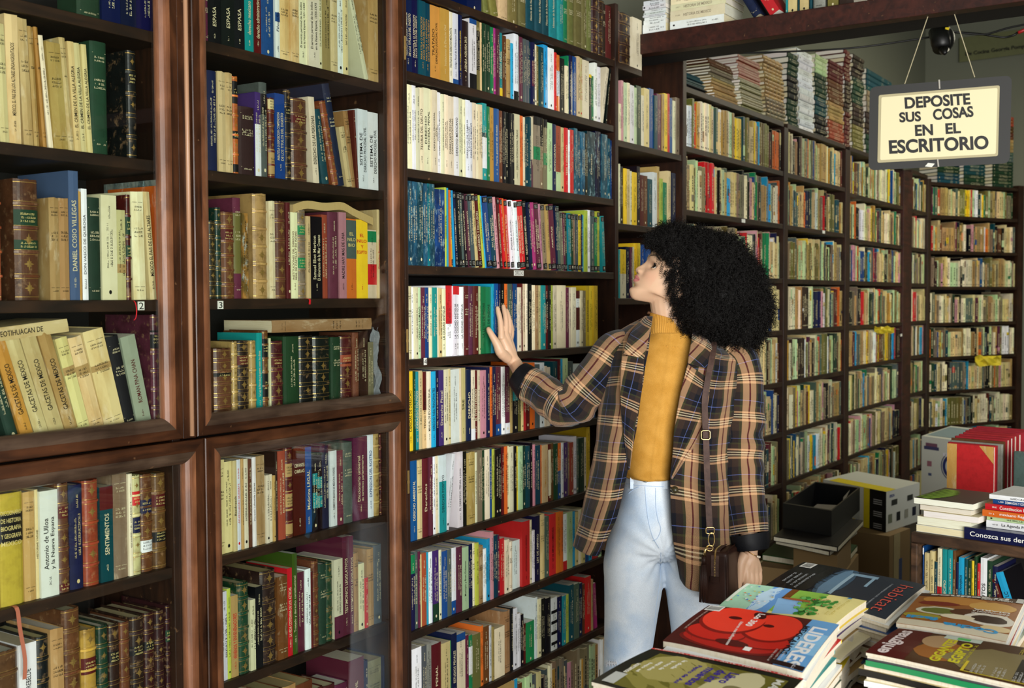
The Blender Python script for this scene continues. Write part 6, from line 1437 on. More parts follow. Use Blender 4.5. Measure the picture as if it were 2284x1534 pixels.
# ---- fabrics
def plaid():
    m,nt,b=mat('plaid_wool'); uv=N(nt,'ShaderNodeUVMap',uv_map='UVMap'); sp=N(nt,'ShaderNodeSeparateXYZ'); nt.links.new(uv.outputs[0],sp.inputs[0])
    def fr(sock,per,off):
        a=N(nt,'ShaderNodeMath',operation='MULTIPLY_ADD'); a.inputs[1].default_value=1/per; a.inputs[2].default_value=off; nt.links.new(sock,a.inputs[0])
        f=N(nt,'ShaderNodeMath',operation='FRACT'); nt.links.new(a.outputs[0],f.inputs[0]); return f.outputs[0]
    NV=lin((.045,.055,.095)); BRW=lin((.20,.145,.115)); TAN=lin((.78,.61,.45)); OLV=lin((.24,.24,.13)); RED=lin((.40,.13,.12)); BLU=lin((.36,.42,.66)); CRM_=lin((.86,.80,.66)); BK=lin((.04,.04,.045))
    warp=[(0,NV),(.10,BK),(.14,BLU),(.155,BK),(.26,NV),(.30,OLV),(.37,TAN),(.535,RED),(.58,TAN),(.75,OLV),(.82,BRW),(.93,BRW)]
    weft=[(0,NV),(.16,BK),(.20,BLU),(.215,NV),(.34,OLV),(.38,BRW),(.50,TAN),(.54,BRW),(.575,CRM_),(.60,BRW),(.64,CRM_),(.665,BRW),(.70,TAN),(.76,BRW),(.90,BRW)]
    c1=ramp(nt,fr(sp.outputs[0],.098,.0),warp,'CONSTANT'); c2=ramp(nt,fr(sp.outputs[1],.108,.3),weft,'CONSTANT')
    # twill: diagonal alternation of warp and weft threads
    ad=N(nt,'ShaderNodeMath',operation='ADD'); nt.links.new(sp.outputs[0],ad.inputs[0]); nt.links.new(sp.outputs[1],ad.inputs[1])
    hb=fr(sp.outputs[0],.012,0.0); hb2=N(nt,'ShaderNodeMath',operation='PINGPONG'); hb2.inputs[1].default_value=.5; nt.links.new(hb,hb2.inputs[0])
    a3=N(nt,'ShaderNodeMath',operation='MULTIPLY_ADD'); a3.inputs[1].default_value=1/.0026; nt.links.new(sp.outputs[1],a3.inputs[0])
    m3=N(nt,'ShaderNodeMath',operation='MULTIPLY'); m3.inputs[1].default_value=4.0; nt.links.new(hb2.outputs[0],m3.inputs[0]); nt.links.new(m3.outputs[0],a3.inputs[2])
    f3=N(nt,'ShaderNodeMath',operation='FRACT'); nt.links.new(a3.outputs[0],f3.inputs[0])
    mr=ramp(nt,f3.outputs[0],[(0,(.32,)*3),(.45,(.40,)*3),(.55,(.62,)*3),(1,(.66,)*3)])
    c=mixrgb(nt,mr,c1,c2)
    nz=N(nt,'ShaderNodeTexNoise'); nz.inputs['Scale'].default_value=900; nt.links.new(uv.outputs[0],nz.inputs['Vector'])
    v=ramp(nt,nz.outputs['Fac'],[(.3,(.62,.62,.62)),(.7,(1.35,1.35,1.35))])
    c=mixrgb(nt,1.0,c,v,'MULTIPLY')
    nt.links.new(c,b.inputs['Base Color']); b.inputs['Roughness'].default_value=.85; b.inputs['Specular IOR Level'].default_value=.2
    b.inputs['Sheen Weight'].default_value=.15
    bp=N(nt,'ShaderNodeBump'); bp.inputs['Strength'].default_value=.3; bp.inputs['Distance'].default_value=.001; nt.links.new(nz.outputs['Fac'],bp.inputs['Height']); nt.links.new(bp.outputs[0],b.inputs['Normal'])
    return m
PLD=plaid()
def fabric(name,c1,c2,scale,rough=.8,bump=.2,stretch=(1,1,1),thr=(.35,.65)):
    m,nt,b=mat(name); tc=N(nt,'ShaderNodeTexCoord'); mp=N(nt,'ShaderNodeMapping'); mp.inputs['Scale'].default_value=stretch; nt.links.new(tc.outputs['Object'],mp.inputs[0])
    nz=N(nt,'ShaderNodeTexNoise'); nz.inputs['Scale'].default_value=scale; nz.inputs['Detail'].default_value=6; nt.links.new(mp.outputs[0],nz.inputs['Vector'])
    c=ramp(nt,nz.outputs['Fac'],[(thr[0],lin(c1)),(thr[1],lin(c2))])
    n2=N(nt,'ShaderNodeTexNoise'); n2.inputs['Scale'].default_value=700; nt.links.new(tc.outputs['Object'],n2.inputs['Vector'])
    c=mixrgb(nt,1.0,c,ramp(nt,n2.outputs['Fac'],[(.3,(.86,)*3),(.7,(1.1,)*3)]),'MULTIPLY')
    nt.links.new(c,b.inputs['Base Color']); b.inputs['Roughness'].default_value=rough; b.inputs['Specular IOR Level'].default_value=.2
    bp=N(nt,'ShaderNodeBump'); bp.inputs['Strength'].default_value=bump; bp.inputs['Distance'].default_value=.0015; nt.links.new(n2.outputs['Fac'],bp.inputs['Height']); nt.links.new(bp.outputs[0],b.inputs['Normal'])
    return m
MUS=fabric('mustard_knit',(.75,.54,.21),(.81,.60,.27),25); JN=fabric('pale_washed_denim',(.74,.83,.93),(.90,.94,.98),9,.8,.25,thr=(.3,.55)); LIN_=fabric('black_satin_lining',(.03,.035,.05),(.07,.075,.095),40,.5)
DNS=simple('denim_stitch_blue',(.70,.79,.90),.8)
def surf(rows,closed=False,nr=40,nc=None,noise_a=.003,noise_s=14,cen=None,uvrot=None,uvoff=(0,0)):
    """rows: list of rows of (px,py,dv); spline both ways -> MB with uv in metres"""
    R0=len(rows); C0=len(rows[0]); nc=nc or C0*6
    cols_=[bez([rows[i][j] for i in range(R0)],nr) for j in range(C0)]
    mb=MB(); mb.uv=[]; grid=[]
    for i in range(nr):
        line=[tuple(cols_[j][i]) for j in range(C0)]
        if closed: line=line+[line[0]]
        L=bez(line,nc); grid.append([B_(*q) for q in L])
    mid=grid[nr//2]; us=[0]
    for a,b in zip(mid,mid[1:]): us.append(us[-1]+(b-a).length)
    mc=[g[nc//4] for g in grid]; vs_=[0]
    for a,b in zip(mc,mc[1:]): vs_.append(vs_[-1]+(b-a).length)
    for i in range(nr):
        cc=sum(grid[i],Vector())/nc if cen is None else B_(*cen[i*len(cen)//nr])
        for j in range(nc):
            p=grid[i][j]; d=(p-cc); d.z*=.3
            if d.length>1e-6: d.normalize()
            p=p+d*noise_a*(noise.noise(p*noise_s)*1.6+noise.noise(p*noise_s*2.3))
            mb.v.append(tuple(p)); u,v=us[j]+uvoff[0],vs_[i]+uvoff[1]
            if uvrot: u,v=u*math.cos(uvrot)-v*math.sin(uvrot),u*math.sin(uvrot)+v*math.cos(uvrot)
            mb.uv.append((u,v))
    for i in range(nr-1):
        for j in range(nc-1): a=i*nc+j; mb.f.append((a,a+1,a+nc+1,a+nc)); mb.m.append(0); mb.c.append((1,1,1))
    return mb
def solid(o,t,off=-1):
    s_=o.modifiers.new('s','SOLIDIFY'); s_.thickness=t; s_.offset=off; return o
# ---- blazer body
Gd=[ [(1455,712,-.050),(1450,750,-.095),(1443,800,-.128),(1434,860,-.142),(1421,935,-.142),(1411,1005,-.140),(1393,1080,-.150),(1374,1160,-.155),(1334,1239,-.150)],
 [(1440,712,-.02),(1405,748,-.06),(1400,800,-.115),(1392,860,-.130),(1382,935,-.132),(1372,1005,-.132),(1357,1085,-.145),(1337,1165,-.15),(1308,1237,-.145)],
 [(1438,709,.0),(1368,750,.0),(1352,800,-.02),(1345,865,-.03),(1338,930,-.03),(1328,1000,-.03),(1312,1078,-.035),(1297,1150,-.04),(1280,1216,-.04)],
 [(1452,705,.03),(1400,748,.07),(1380,800,.10),(1372,865,.11),(1368,930,.11),(1362,1000,.11),(1352,1078,.11),(1342,1150,.11),(1330,1222,.11)],
 [(1498,702,.055),(1500,752,.115),(1500,800,.135),(1500,865,.14),(1498,930,.135),(1495,1000,.135),(1495,1080,.14),(1495,1165,.145),(1495,1270,.145)],
 [(1548,722,.04),(1605,775,.075),(1630,810,.10),(1636,865,.11),(1632,930,.11),(1632,1000,.11),(1638,1080,.115),(1645,1180,.12),(1650,1300,.12)],
 [(1558,736,.02),(1650,785,.0),(1662,815,-.02),(1660,865,-.025),(1650,930,-.03),(1648,1000,-.03),(1652,1080,-.03),(1658,1190,-.03),(1662,1316,-.03)],
 [(1556,744,.0),(1610,785,-.06),(1612,815,-.11),(1604,870,-.128),(1594,940,-.132),(1588,1010,-.134),(1588,1090,-.150),(1592,1190,-.160),(1600,1322,-.165)],
 [(1546,744,-.05),(1541,768,-.095),(1534,805,-.130),(1521,860,-.143),(1508,930,-.144),(1501,1000,-.142),(1495,1070,-.142),(1499,1180,-.146),(1518,1290,-.146),][:9]]
mid_=[tuple(.5*(Gd[7][i][k]+Gd[8][i][k]) for k in (0,1)) + (.5*(Gd[7][i][2]+Gd[8][i][2])-.006,) for i in range(8)]+[(1540,1315,-.178)]
Gd.insert(8,mid_)
rows=[[Gd[j][i] for j in range(10)] for i in range(9)]
mb=surf(rows,nr=90,nc=110,noise_a=.0035,noise_s=9)
# rounded front corner of the hanging panel
nr_,nc_=90,110
blz=solid(fin(mb,'blazer',PLD),.003,1); blz['label']='open plaid wool blazer'
# lapels and collar
def patch(name,inner,outer,dvi,dvo,parent,m_=PLD,rot=.0,nr=36,t=.003,uvo=(0,0)):
    rows=[[(a[0],a[1],di),((a[0]+b[0])/2,(a[1]+b[1])/2,(di+do)/2-.008),(b[0],b[1],do)] for a,b,di,do in zip(inner,outer,dvi,dvo)]
    mb=surf(rows,nr=nr,nc=14,noise_a=.001,uvrot=rot,uvoff=uvo); return solid(fin(mb,name,m_,parent),t,0)
patch('lapel',[(1437,795),(1433,860),(1421,925),(1412,985),(1404,1046)],[(1388,794),(1384,850),(1385,910),(1392,970),(1402,1048)],[-.136,-.152,-.154,-.153,-.150],[-.130,-.148,-.150,-.150,-.150],blz,rot=.12)
patch('lapel',[(1534,812),(1520,866),(1508,930),(1501,1000),(1496,1066)],[(1583,846),(1581,882),(1572,930),(1548,995),(1499,1068)],[-.142,-.155,-.156,-.154,-.152],[-.140,-.152,-.154,-.153,-.152],blz,rot=-.18,uvo=(.04,.02))
patch('collar',[(1456,706),(1450,738),(1441,780),(1437,800)],[(1438,706),(1410,738),(1396,770),(1390,789)],[-.056,-.098,-.130,-.142],[-.02,-.075,-.118,-.132],blz,rot=.5)
patch('collar',[(1545,735),(1542,762),(1537,790),(1534,810)],[(1566,742),(1586,770),(1587,800),(1580,822)],[-.06,-.105,-.132,-.146],[-.02,-.095,-.128,-.144],blz,rot=-.5)
# sleeves
def sleeve(name,keys,parent,n=40,seg=60,m_=PLD,wr=.004,off=0,seedo=0,elbow=None):
    K=bez(keys,seg); pts=[B_(k[0],k[1],k[2]) for k in K]; mb=MB(); mb.uv=[]; acc=0; rmean=sum(k[3] for k in K)/len(K)*PXM
    for i,k in enumerate(K):
        if i: acc+=(pts[i]-pts[i-1]).length
        t=(pts[min(i+1,seg-1)]-pts[max(i-1,0)]).normalized(); a=t.cross(HFd).normalized(); b=t.cross(a)
        for j in range(n+1):
            th_=2*math.pi*j/n; d=a*math.cos(th_)*k[3]*PXM+b*math.sin(th_)*k[4]
            p=pts[i]+d; dn=d.normalized(); q=noise.noise((p+Vector((seedo,0,0)))*16)*wr*1.2
            if elbow:
                w_=math.exp(-((i/seg-elbow)/.13)**2); q+=wr*1.5*w_*math.sin(i*1.05+math.cos(th_)*1.2)
            q=q if 0<j<n else 0
            if j in (0,n): q=0
            mb.v.append(tuple(p+dn*q)); mb.uv.append((th_*rmean+off,acc+off*2))
    for i in range(seg-1):
        for j in range(n): a=i*(n+1)+j; mb.f.append((a,a+1,a+n+2,a+n+1)); mb.m.append(0); mb.c.append((1,1,1))
    return solid(fin(mb,name,m_,parent),.003,1)
sleeve('sleeve',[(1404,768,.01,30,.05),(1378,782,.0,48,.062),(1345,826,-.005,50,.062),(1308,868,.0,48,.060),(1268,908,.015,43,.055),(1228,888,.05,42,.050),(1200,868,.085,40,.046),(1181,857,.105,38,.044)],blz,elbow=.55,wr=.005,off=.03)
sleeve('turned_back_cuff',[(1185,860,.103,39.5,.046),(1172,850,.113,35,.042),(1157,838,.128,30.5,.037)],blz,m_=LIN_,seg=20,wr=.006)
sleeve('sleeve',[(1618,775,.0,28,.05),(1640,800,-.005,46,.062),(1653,850,-.015,46,.062),(1652,930,-.03,48,.060),(1650,1020,-.045,48,.058),(1656,1110,-.07,47,.054),(1668,1190,-.095,43,.048)],blz,elbow=.6,wr=.0045,off=.07,seedo=5)
sleeve('turned_back_cuff',[(1669,1190,-.095,42,.049),(1672,1206,-.098,40,.046),(1674,1224,-.10,37,.042)],blz,m_=LIN_,seg=20,wr=.006)
# buttons
for (px,py,dv) in ((1505,1092,-.150),):
    mb=MB(); c=B_(px,py,dv); mb.tube([c,c-HFd*.004],.0105,18,cap=True); ball(mb,c-HFd*.004,.0098,1,1,1,n=8); fin(mb,'button',simple('horn_button',(.22,.2,.12),.3),blz)
# ---- turtleneck
shirt=MB(); SK=[(1492,742,-.004,44,.058),(1491,762,-.005,66,.070),(1488,795,-.005,84,.088),(1478,850,-.005,92,.108),(1466,920,-.005,78,.108),(1455,990,-.005,66,.104),(1449,1035,-.005,60,.106),(1448,1054,-.005,58,.112),(1448,1060,-.005,52,.106)]
n=120; K=bez(SK,70); shirt.uv=None
for i,k in enumerate(K):
    c=B_(k[0],k[1],k[2])
    for j in range(n):
        th_=2*math.pi*j/n; d=HRt*math.cos(th_)*k[3]*PXM-HFd*math.sin(th_)*k[4]
        p=c+d; wv=.0025*noise.noise(Vector((p.x*10,p.y*10,p.z*14)))
        if i>50: wv+=.003*math.sin(th_*7+2*math.sin(i*.2))*(i-50)/20
        sd=math.exp(-((th_-math.pi/2-.05)/.05)**2)*.0028     # raised centre seam
        shirt.v.append(tuple(p+d.normalized()*(wv+sd)))
for i in range(69):
    for j in range(n): shirt.f.append((i*n+j,i*n+(j+1)%n,(i+1)*n+(j+1)%n,(i+1)*n+j)); shirt.m.append(0); shirt.c.append((1,1,1))
sh=solid(fin(shirt,'turtleneck_jumper',MUS),.002,1)
nk=MB(); n=240; K=bez([(1487,708,-.002,35,.047),(1488,725,-.003,39,.051),(1492,752,-.004,46,.060),(1493,772,-.006,58,.078)],24)
for i,k in enumerate(K):
    tilt=(1-i/23)*.0
    for j in range(n):
        th_=2*math.pi*j/n; c=B_(k[0],k[1]+ (k[3]*.30*math.cos(th_) if i<20 else k[3]*.1*math.cos(th_)),k[2])
        rib=.0011*math.sin(th_*60)
        nk.v.append(tuple(c+HRt*math.cos(th_)*(k[3]*PXM+rib)-HFd*math.sin(th_)*(k[4]+rib)))
for i in range(23):
    for j in range(n): nk.f.append((i*n+j,i*n+(j+1)%n,(i+1)*n+(j+1)%n,(i+1)*n+j)); nk.m.append(0); nk.c.append((1,1,1))
solid(fin(nk,'ribbed_collar',MUS,sh),.0025,0)
# ---- jeans
jn=MB()
limb(jn,[(1448,1052,-.005,54,.102),(1448,1090,-.002,62,.110),(1452,1150,0,84,.122),(1457,1210,0,104,.125),(1460,1240,0,96,.10)],40,24)
limb(jn,[(1420,1190,0,58,.10),(1412,1245,0,65,.115),(1412,1300,0,65.5,.112),(1405,1390,-.005,58,.100),(1399,1480,-.005,53,.09),(1396,1600,0,54,.088),(1396,1740,0,55,.088)],32,30)
limb(jn,[(1510,1190,0,58,.10),(1535,1250,0,62,.115),(1545,1310,0,60,.112),(1552,1400,-.005,56,.100),(1556,1480,-.005,53,.09),(1560,1600,0,54,.088),(1562,1740,0,55,.088)],32,30)
j=fin(jn,'jeans',JN); md=j.modifiers.new('r','REMESH'); md.mode='VOXEL'; md.voxel_size=.006; md.use_smooth_shade=True; m2=j.modifiers.new('s','SMOOTH'); m2.factor=.5; m2.iterations=6
dg=bpy.context.evaluated_depsgraph_get(); dg.update(); me=bpy.data.meshes.new_from_object(j.evaluated_get(dg)); j.modifiers.clear(); j.data=me; me.materials.clear(); me.materials.append(JN)
nj=len(me.vertices); cj=np.empty(nj*3); me.vertices.foreach_get('co',cj); cj=cj.reshape(-1,3); nn_=np.empty(nj*3); me.vertices.foreach_get('normal',nn_); nn_=nn_.reshape(-1,3)
crotch=B_(1478,1235,-.1)
for i in range(nj):
    p=Vector(cj[i])+wloc; q=noise.noise(Vector((p.x*6,p.y*6,p.z*3)))*.004; rr=p-crotch
    if rr.length<.22: q+=.0035*math.sin(math.atan2(rr.z,rr.dot(HRt))*13)*math.exp(-rr.length/.12)
    cj[i]+=nn_[i]*q
me.vertices.foreach_set('co',cj.ravel()); me.update()
me.polygons.foreach_set('use_smooth',[True]*len(me.polygons))
def strip3(mb,pts,wd,c=(1,1,1),off=0):
    P_=[Vector(p) for p in pts]
    for i in range(len(P_)-1):
        t=(P_[i+1]-P_[i]).normalized(); s_=t.cross(HFd).normalized()*wd/2; o=len(mb.v)
        mb.v.extend([tuple(P_[i]-s_),tuple(P_[i]+s_),tuple(P_[i+1]+s_),tuple(P_[i+1]-s_)]); mb.f.append((o,o+1,o+2,o+3)); mb.m.append(0); mb.c.append(c)
from mathutils.bvhtree import BVHTree
bvh=BVHTree.FromPolygons([v.co+wloc for v in me.vertices],[tuple(p.vertices) for p in me.polygons])
def onj(px,py,lift=.0012):
    r=ray(px,py); h=bvh.ray_cast(Vector((0,0,CAMZ)),r.normalized()); 
    return (h[0]-r.normalized()*lift) if h[0] is not None else B_(px,py,-.1)
def seam(pts,wd,name,m_,lift=.0012,k=6):
    mb=MB(); Q=bez(pts,len(pts)*k); strip3(mb,[onj(q[0],q[1],lift) for q in Q],wd); q=fin(mb,name,m_,j,smooth=False); solid(q,.0008,0); return q
seam([(1397,1079),(1420,1082),(1450,1084),(1480,1085),(1500,1085)],.0015,'waistband_seam',DNS)
seam([(1439,1085),(1441,1120),(1446,1160),(1455,1195),(1470,1222)],.0014,'fly_stitching',DNS)
seam([(1462,1088),(1463,1130),(1468,1160),(1474,1180),(1466,1200),(1456,1206)],.0015,'fly_stitching',DNS)
seam([(1474,1232),(1473,1290),(1464,1350),(1457,1420),(1453,1475)],.0014,'inner_leg_seam',DNS)
seam([(1402,1100),(1412,1092),(1425,1086)],.002,'pocket_edge',DNS)
for x in (1410,1484): 
    mb=MB(); strip3(mb,[onj(x,1063,.004),onj(x,1074,.005),onj(x,1090,.003)],.012); solid(fin(mb,'belt_loop',JN,j,smooth=False),.0015,0)
mb=MB(); c=onj(1440,1069,.001); mb.tube([c,c-HFd*.004],.0085,20); ball(mb,c-HFd*.004,.0075,n=8); fin(mb,'button',simple('silver_button',(.8,.78,.72),.25,1),j)
mb=MB(); 
for k in range(26):
    u=k/25; x=1346+30*u; mb.tube([onj(max(1352,x),1474+3*math.sin(k*2.1),.001),onj(max(1352,x),1478,.004),onj(max(1352,x),1484+3*math.sin(k*1.3),.001)],.0007,5)
fin(mb,'frayed_threads',simple('white_threads',(.92,.93,.95),.9),j)
mb=MB(); vs=[onj(1362+11*math.cos(a*.52),1479+4*math.sin(a*.52),.0006) for a in range(12)]; mb.add([tuple(v) for v in vs],[tuple(range(12))]); solid(fin(mb,'knee_rip',simple('painted_rip_shade',(.16,.12,.12),.9),j),.0004,0)  # dark patch painted for the shade inside the torn knee
# ---- shoes
for cx_ in (1396,1563):
    mb=MB(); c=B_(cx_,1800,0); c.z=0; sh_=-HFd*.0
    prof_=[(-.10,.030,.02),(-.085,.036,.05),(-.03,.036,.085),(.03,.038,.075),(.08,.044,.05),(.13,.043,.035),(.165,.03,.024),(.175,.012,.015)]
    n=16; o=0
    for (l,wd,hh) in prof_:
        for k in range(n):
            a=2*math.pi*k/n; q=c-HFd*l+HRt*math.cos(a)*wd; q.z=.001+hh*.5*(1+math.sin(a)); mb.v.append(tuple(q))
    for i in range(len(prof_)-1):
        for k in range(n): mb.f.append((i*n+k,i*n+(k+1)%n,(i+1)*n+(k+1)%n,(i+1)*n+k)); mb.m.append(0); mb.c.append((1,1,1))
    mb.f.append(tuple(reversed(range(n)))); mb.m.append(0); mb.c.append((1,1,1)); mb.f.append(tuple((len(prof_)-1)*n+k for k in range(n))); mb.m.append(0); mb.c.append((1,1,1))
    fin(mb,'shoe',simple('black_shoe_leather',(.05,.05,.05),.4))
# ---- hair
hm,nt,hb=mat('black_curly_hair'); hb.inputs['Base Color'].default_value=(*lin((.075,.065,.06)),1); hb.inputs['Roughness'].default_value=.5; hb.inputs['Specular IOR Level'].default_value=.28
ELL=[(1612,655,.01,98,.135),(1545,592,.0,82,.115),(1500,552,-.005,50,.090),(1655,690,.01,62,.105),(1585,700,.0,66,.115),(1650,735,.0,48,.09),(1560,690,-.01,58,.105),(1600,590,.0,66,.11),(1552,652,.005,52,.105)]
hair=MB()
for (px,py,dv,r,rd) in ELL:
    c=B_(px,py,dv); o=len(hair.v); nn=14; w2_=28
    for i in range(nn+1):
        ph=math.pi*i/nn
        for k in range(w2_):
            t_=math.pi*2*k/w2_; d=HRt*math.sin(ph)*math.cos(t_)*r*PXM*.84+HFd*math.sin(ph)*math.sin(t_)*rd*.84+up*math.cos(ph)*r*PXM*.84
            p=c+d; p+=d*(.10*noise.noise(p*30)); hair.v.append(tuple(p))
    for i in range(nn):
        for k in range(w2_): hair.f.append((o+i*w2_+k,o+(i+1)*w2_+k,o+(i+1)*w2_+(k+1)%w2_,o+i*w2_+(k+1)%w2_)); hair.m.append(0); hair.c.append((1,1,1))
rh=random.Random(21)
def coil(mb,p,d,L,rad,pitch,wr_,n=18,m=3,taper=True):
    if n<30: pitch=max(pitch,L/3.2)
    d=d.normalized(); a=d.cross(Vector((.3,.5,.8))).normalized(); b=d.cross(a); ph=rh.uniform(0,6.28); pts=[]
    turns=L/pitch; bend=Vector((rh.uniform(-1,1),rh.uniform(-1,1),rh.uniform(-1.2,.4)))*.25
    for i in range(n):
        t=i/(n-1); ang=ph+turns*2*math.pi*t; rr=rad*(.6+.4*math.sin(3*t))
        pts.append(p+d*L*t+bend*L*t*t+a*math.cos(ang)*rr+b*math.sin(ang)*rr)
    o=len(mb.v)
    for i,q in enumerate(pts):
        t=(pts[min(i+1,n-1)]-pts[max(i-1,0)]).normalized(); u=t.cross(d)
        if u.length<1e-4: u=a
        u.normalize(); v=t.cross(u); w_=wr_*(1-.6*i/n)
        for k in range(m): an=2*math.pi*k/m; mb.v.append(tuple(q+u*math.cos(an)*w_+v*math.sin(an)*w_))
    for i in range(n-1):
        for k in range(m): mb.f.append((o+i*m+k,o+i*m+(k+1)%m,o+(i+1)*m+(k+1)%m,o+(i+1)*m+k)); mb.m.append(0); mb.c.append((1,1,1))
ELC=[(B_(e[0],e[1],e[2]),e[3]*PXM,e[4]) for e in ELL]
def inside(p,skip=-1,s=.93):
    for k,(c,rx_,rd) in enumerate(ELC):
        if k==skip: continue
        q=p-c; r=rx_/PXM
        if (q.dot(HRt)/(r*PXM*s))**2+(q.dot(HFd)/(rd*s))**2+(q.z/(r*PXM*s))**2<1: return True
    return False
def topx(p):
    q=p-Vector((0,0,CAMZ)); z=q.dot(CF); return CX+FPX*q.dot(CR)/z, CY-FPX*q.dot(CU)/z
def in_face(px,py):
    # the face and neck stay clear of hair: left of this line
    ln=[(500,1380),(545,1432),(562,1458),(580,1480),(600,1490),(640,1500),(690,1506),(715,1515),(745,1532),(775,1560)]
    if py<545: return False
    for (y0,x0),(y1,x1) in zip(ln,ln[1:]):
        if y0<=py<=y1: return px<x0+(x1-x0)*(py-y0)/(y1-y0)
    return px<1560 and py<800
cnt=0
while cnt<8500:
    k=rh.choices(range(len(ELL)),weights=[e[3]**2 for e in ELL])[0]; px,py,dv,r,rd=ELL[k]
    v=Vector((rh.gauss(0,1),rh.gauss(0,1),rh.gauss(0,1))).normalized()
    if v.y>.35 and rh.random()<.7: continue
    p=B_(px,py,dv)+HRt*v.x*r*PXM*.9+HFd*v.y*rd*.9+up*v.z*r*PXM*.9
    if inside(p,k,.86): continue
    dd=(HRt*v.x+HFd*v.y+up*v.z)+Vector((rh.gauss(0,.45),rh.gauss(0,.45),rh.gauss(-.15,.45)))
    L=rh.uniform(.018,.042); e=p+dd.normalized()*L; ex_,ey_=topx(e); sx_,sy_=topx(p)
    if in_face(ex_,ey_) and rh.random()<.985: continue
    if in_face(sx_,sy_): continue
    if inside(e,-1,.80): continue
    coil(hair,p,dd,L,rh.uniform(.0025,.005),rh.uniform(.006,.010),rh.uniform(.0007,.0012),16,3); cnt+=1
# loose ringlets beside the eye and along the jaw
def headhit(px,py,lift):
    bb=headbvh.ray_cast(Vector((0,0,CAMZ)),ray(px,py).normalized())
    return (bb[0]-ray(px,py).normalized()*lift) if bb[0] is not None else B_(px,py,-.06)
mbb=bodyo.data; headbvh=BVHTree.FromPolygons([v.co+wloc for v in mbb.vertices],[tuple(p.vertices) for p in mbb.polygons])
for (a,b_,rad) in (((1478,585),(1465,622),.0035),((1480,592),(1472,612),.003),((1476,578),(1467,600),.003),((1489,600),(1484,640),.003),((1470,572),(1463,590),.0025)):
    p0=headhit(a[0],a[1],.007); p1=headhit(b_[0],b_[1],.006); coil(hair,p0,p1-p0,(p1-p0).length,rad*.75,.0052,.0008,120,5)
for _ in range(420):
    py=rh.uniform(600,745); bx=[(600,1486),(640,1494),(690,1502),(715,1514),(745,1530)]
    x0=np.interp(py,[q[0] for q in bx],[q[1] for q in bx]); px=x0+rh.uniform(-4,16); p=headhit(px,py,rh.uniform(.002,.03))
    coil(hair,p,Vector((rh.gauss(0,.5),rh.gauss(0,.5),-1)),rh.uniform(.012,.028),rh.uniform(.002,.0045),.0065,.0008,16,3)
# hairline over the forehead and temple
for _ in range(900):
    px=rh.uniform(1440,1500); py=rh.uniform(520,592)
    if in_face(px-4,py-6): continue
    if in_face(px-7,py): continue
    p=headhit(px,py,rh.uniform(.0,.03)); coil(hair,p,Vector((rh.gauss(0,.6),rh.gauss(0,.6),rh.gauss(-.2,.6))),rh.uniform(.012,.03),rh.uniform(.0025,.0045),.0075,.0009,16,3)
h_=fin(hair,'hair',hm); h_['label']='big black afro of tight curls'
# small earring-like hair ornament by the neck
mb=MB(); c=B_(1448,698,.03); ball(mb,c,.006,n=8); fin(mb,'earring',simple('dull_gold',(.6,.45,.35),.4,.8))
# ---- bracelet
BRC=M['brass']; mb=MB(); c=L_(1676,1232,0); pts=[c+HRt*math.cos(a)*.0225-HFd*math.sin(a)*.0235+up*(-.012*math.cos(a)) for a in [2*math.pi*k/40 for k in range(41)]]
mb.tube(pts,.0011,6,cap=False); fin(mb,'bracelet',simple('gold_chain',(.85,.68,.40),.25,1))
mb=MB()
for k in (2,4,6): ball(mb,pts[k*1],.0035,n=8)
fin(mb,'bracelet_charm',simple('pearl_charm',(.9,.85,.78),.2,.2))
# ---- bag (hangs from its own strap: a thing of its own)
BL_=fabric('dark_brown_leather',(.16,.095,.075),(.22,.135,.105),12,.38,.15); BS_=fabric('brown_webbing_strap',(.27,.20,.18),(.33,.25,.22),60,.6)
GLD=simple('pale_gold_metal',(.86,.74,.50),.22,1)
bag=empty('handbag',tuple(B_(1600,1290,-.20))); tag(bag,'dark brown leather shoulder bag with tassel and gold zip at her hip','handbag'); bl=bag.location.copy()
def fb(mb,name,m_,par=None,smooth=False): mb.v=[tuple(Vector(v)-bl) for v in mb.v]; return mb.build(name,m_,par or bag,smooth=smooth)
# body: narrow end faces the camera, length runs back and right
ax=(HRt*.42+HFd*.90).normalized()
bc=B_(1597,1288,-.19)
def bp(a,t,z): return bc+ax*a+Vector((-ax.y,ax.x,0))*t*-1+up*z
bm_=bmesh.new(); bmesh.ops.create_cube(bm_,size=1)
for v in bm_.verts: v.co=Vector((v.co.x*.155,v.co.y*.080,v.co.z*.150))
bmesh.ops.bevel(bm_,geom=bm_.edges[:],offset=.014,segments=4,affect='EDGES',profile=.6)
bmesh.ops.subdivide_edges(bm_,edges=[e for e in bm_.edges if e.calc_length()>.04],cuts=5,use_grid_fill=True)
bm_.verts.index_update(); mb=MB()
for v in bm_.verts:
    x,y,zz=v.co; s_=1-.16*(zz+.075)/.15*.5
    mb.v.append(tuple(bp(x+.0675,y*s_*(1+.05*math.sin(x*20)),zz)))
for f in bm_.faces: mb.f.append(tuple(v.index for v in f.verts)); mb.m.append(0); mb.c.append((1,1,1))
bm_.free(); bdy=fb(mb,'bag_body',BL_,smooth=True)
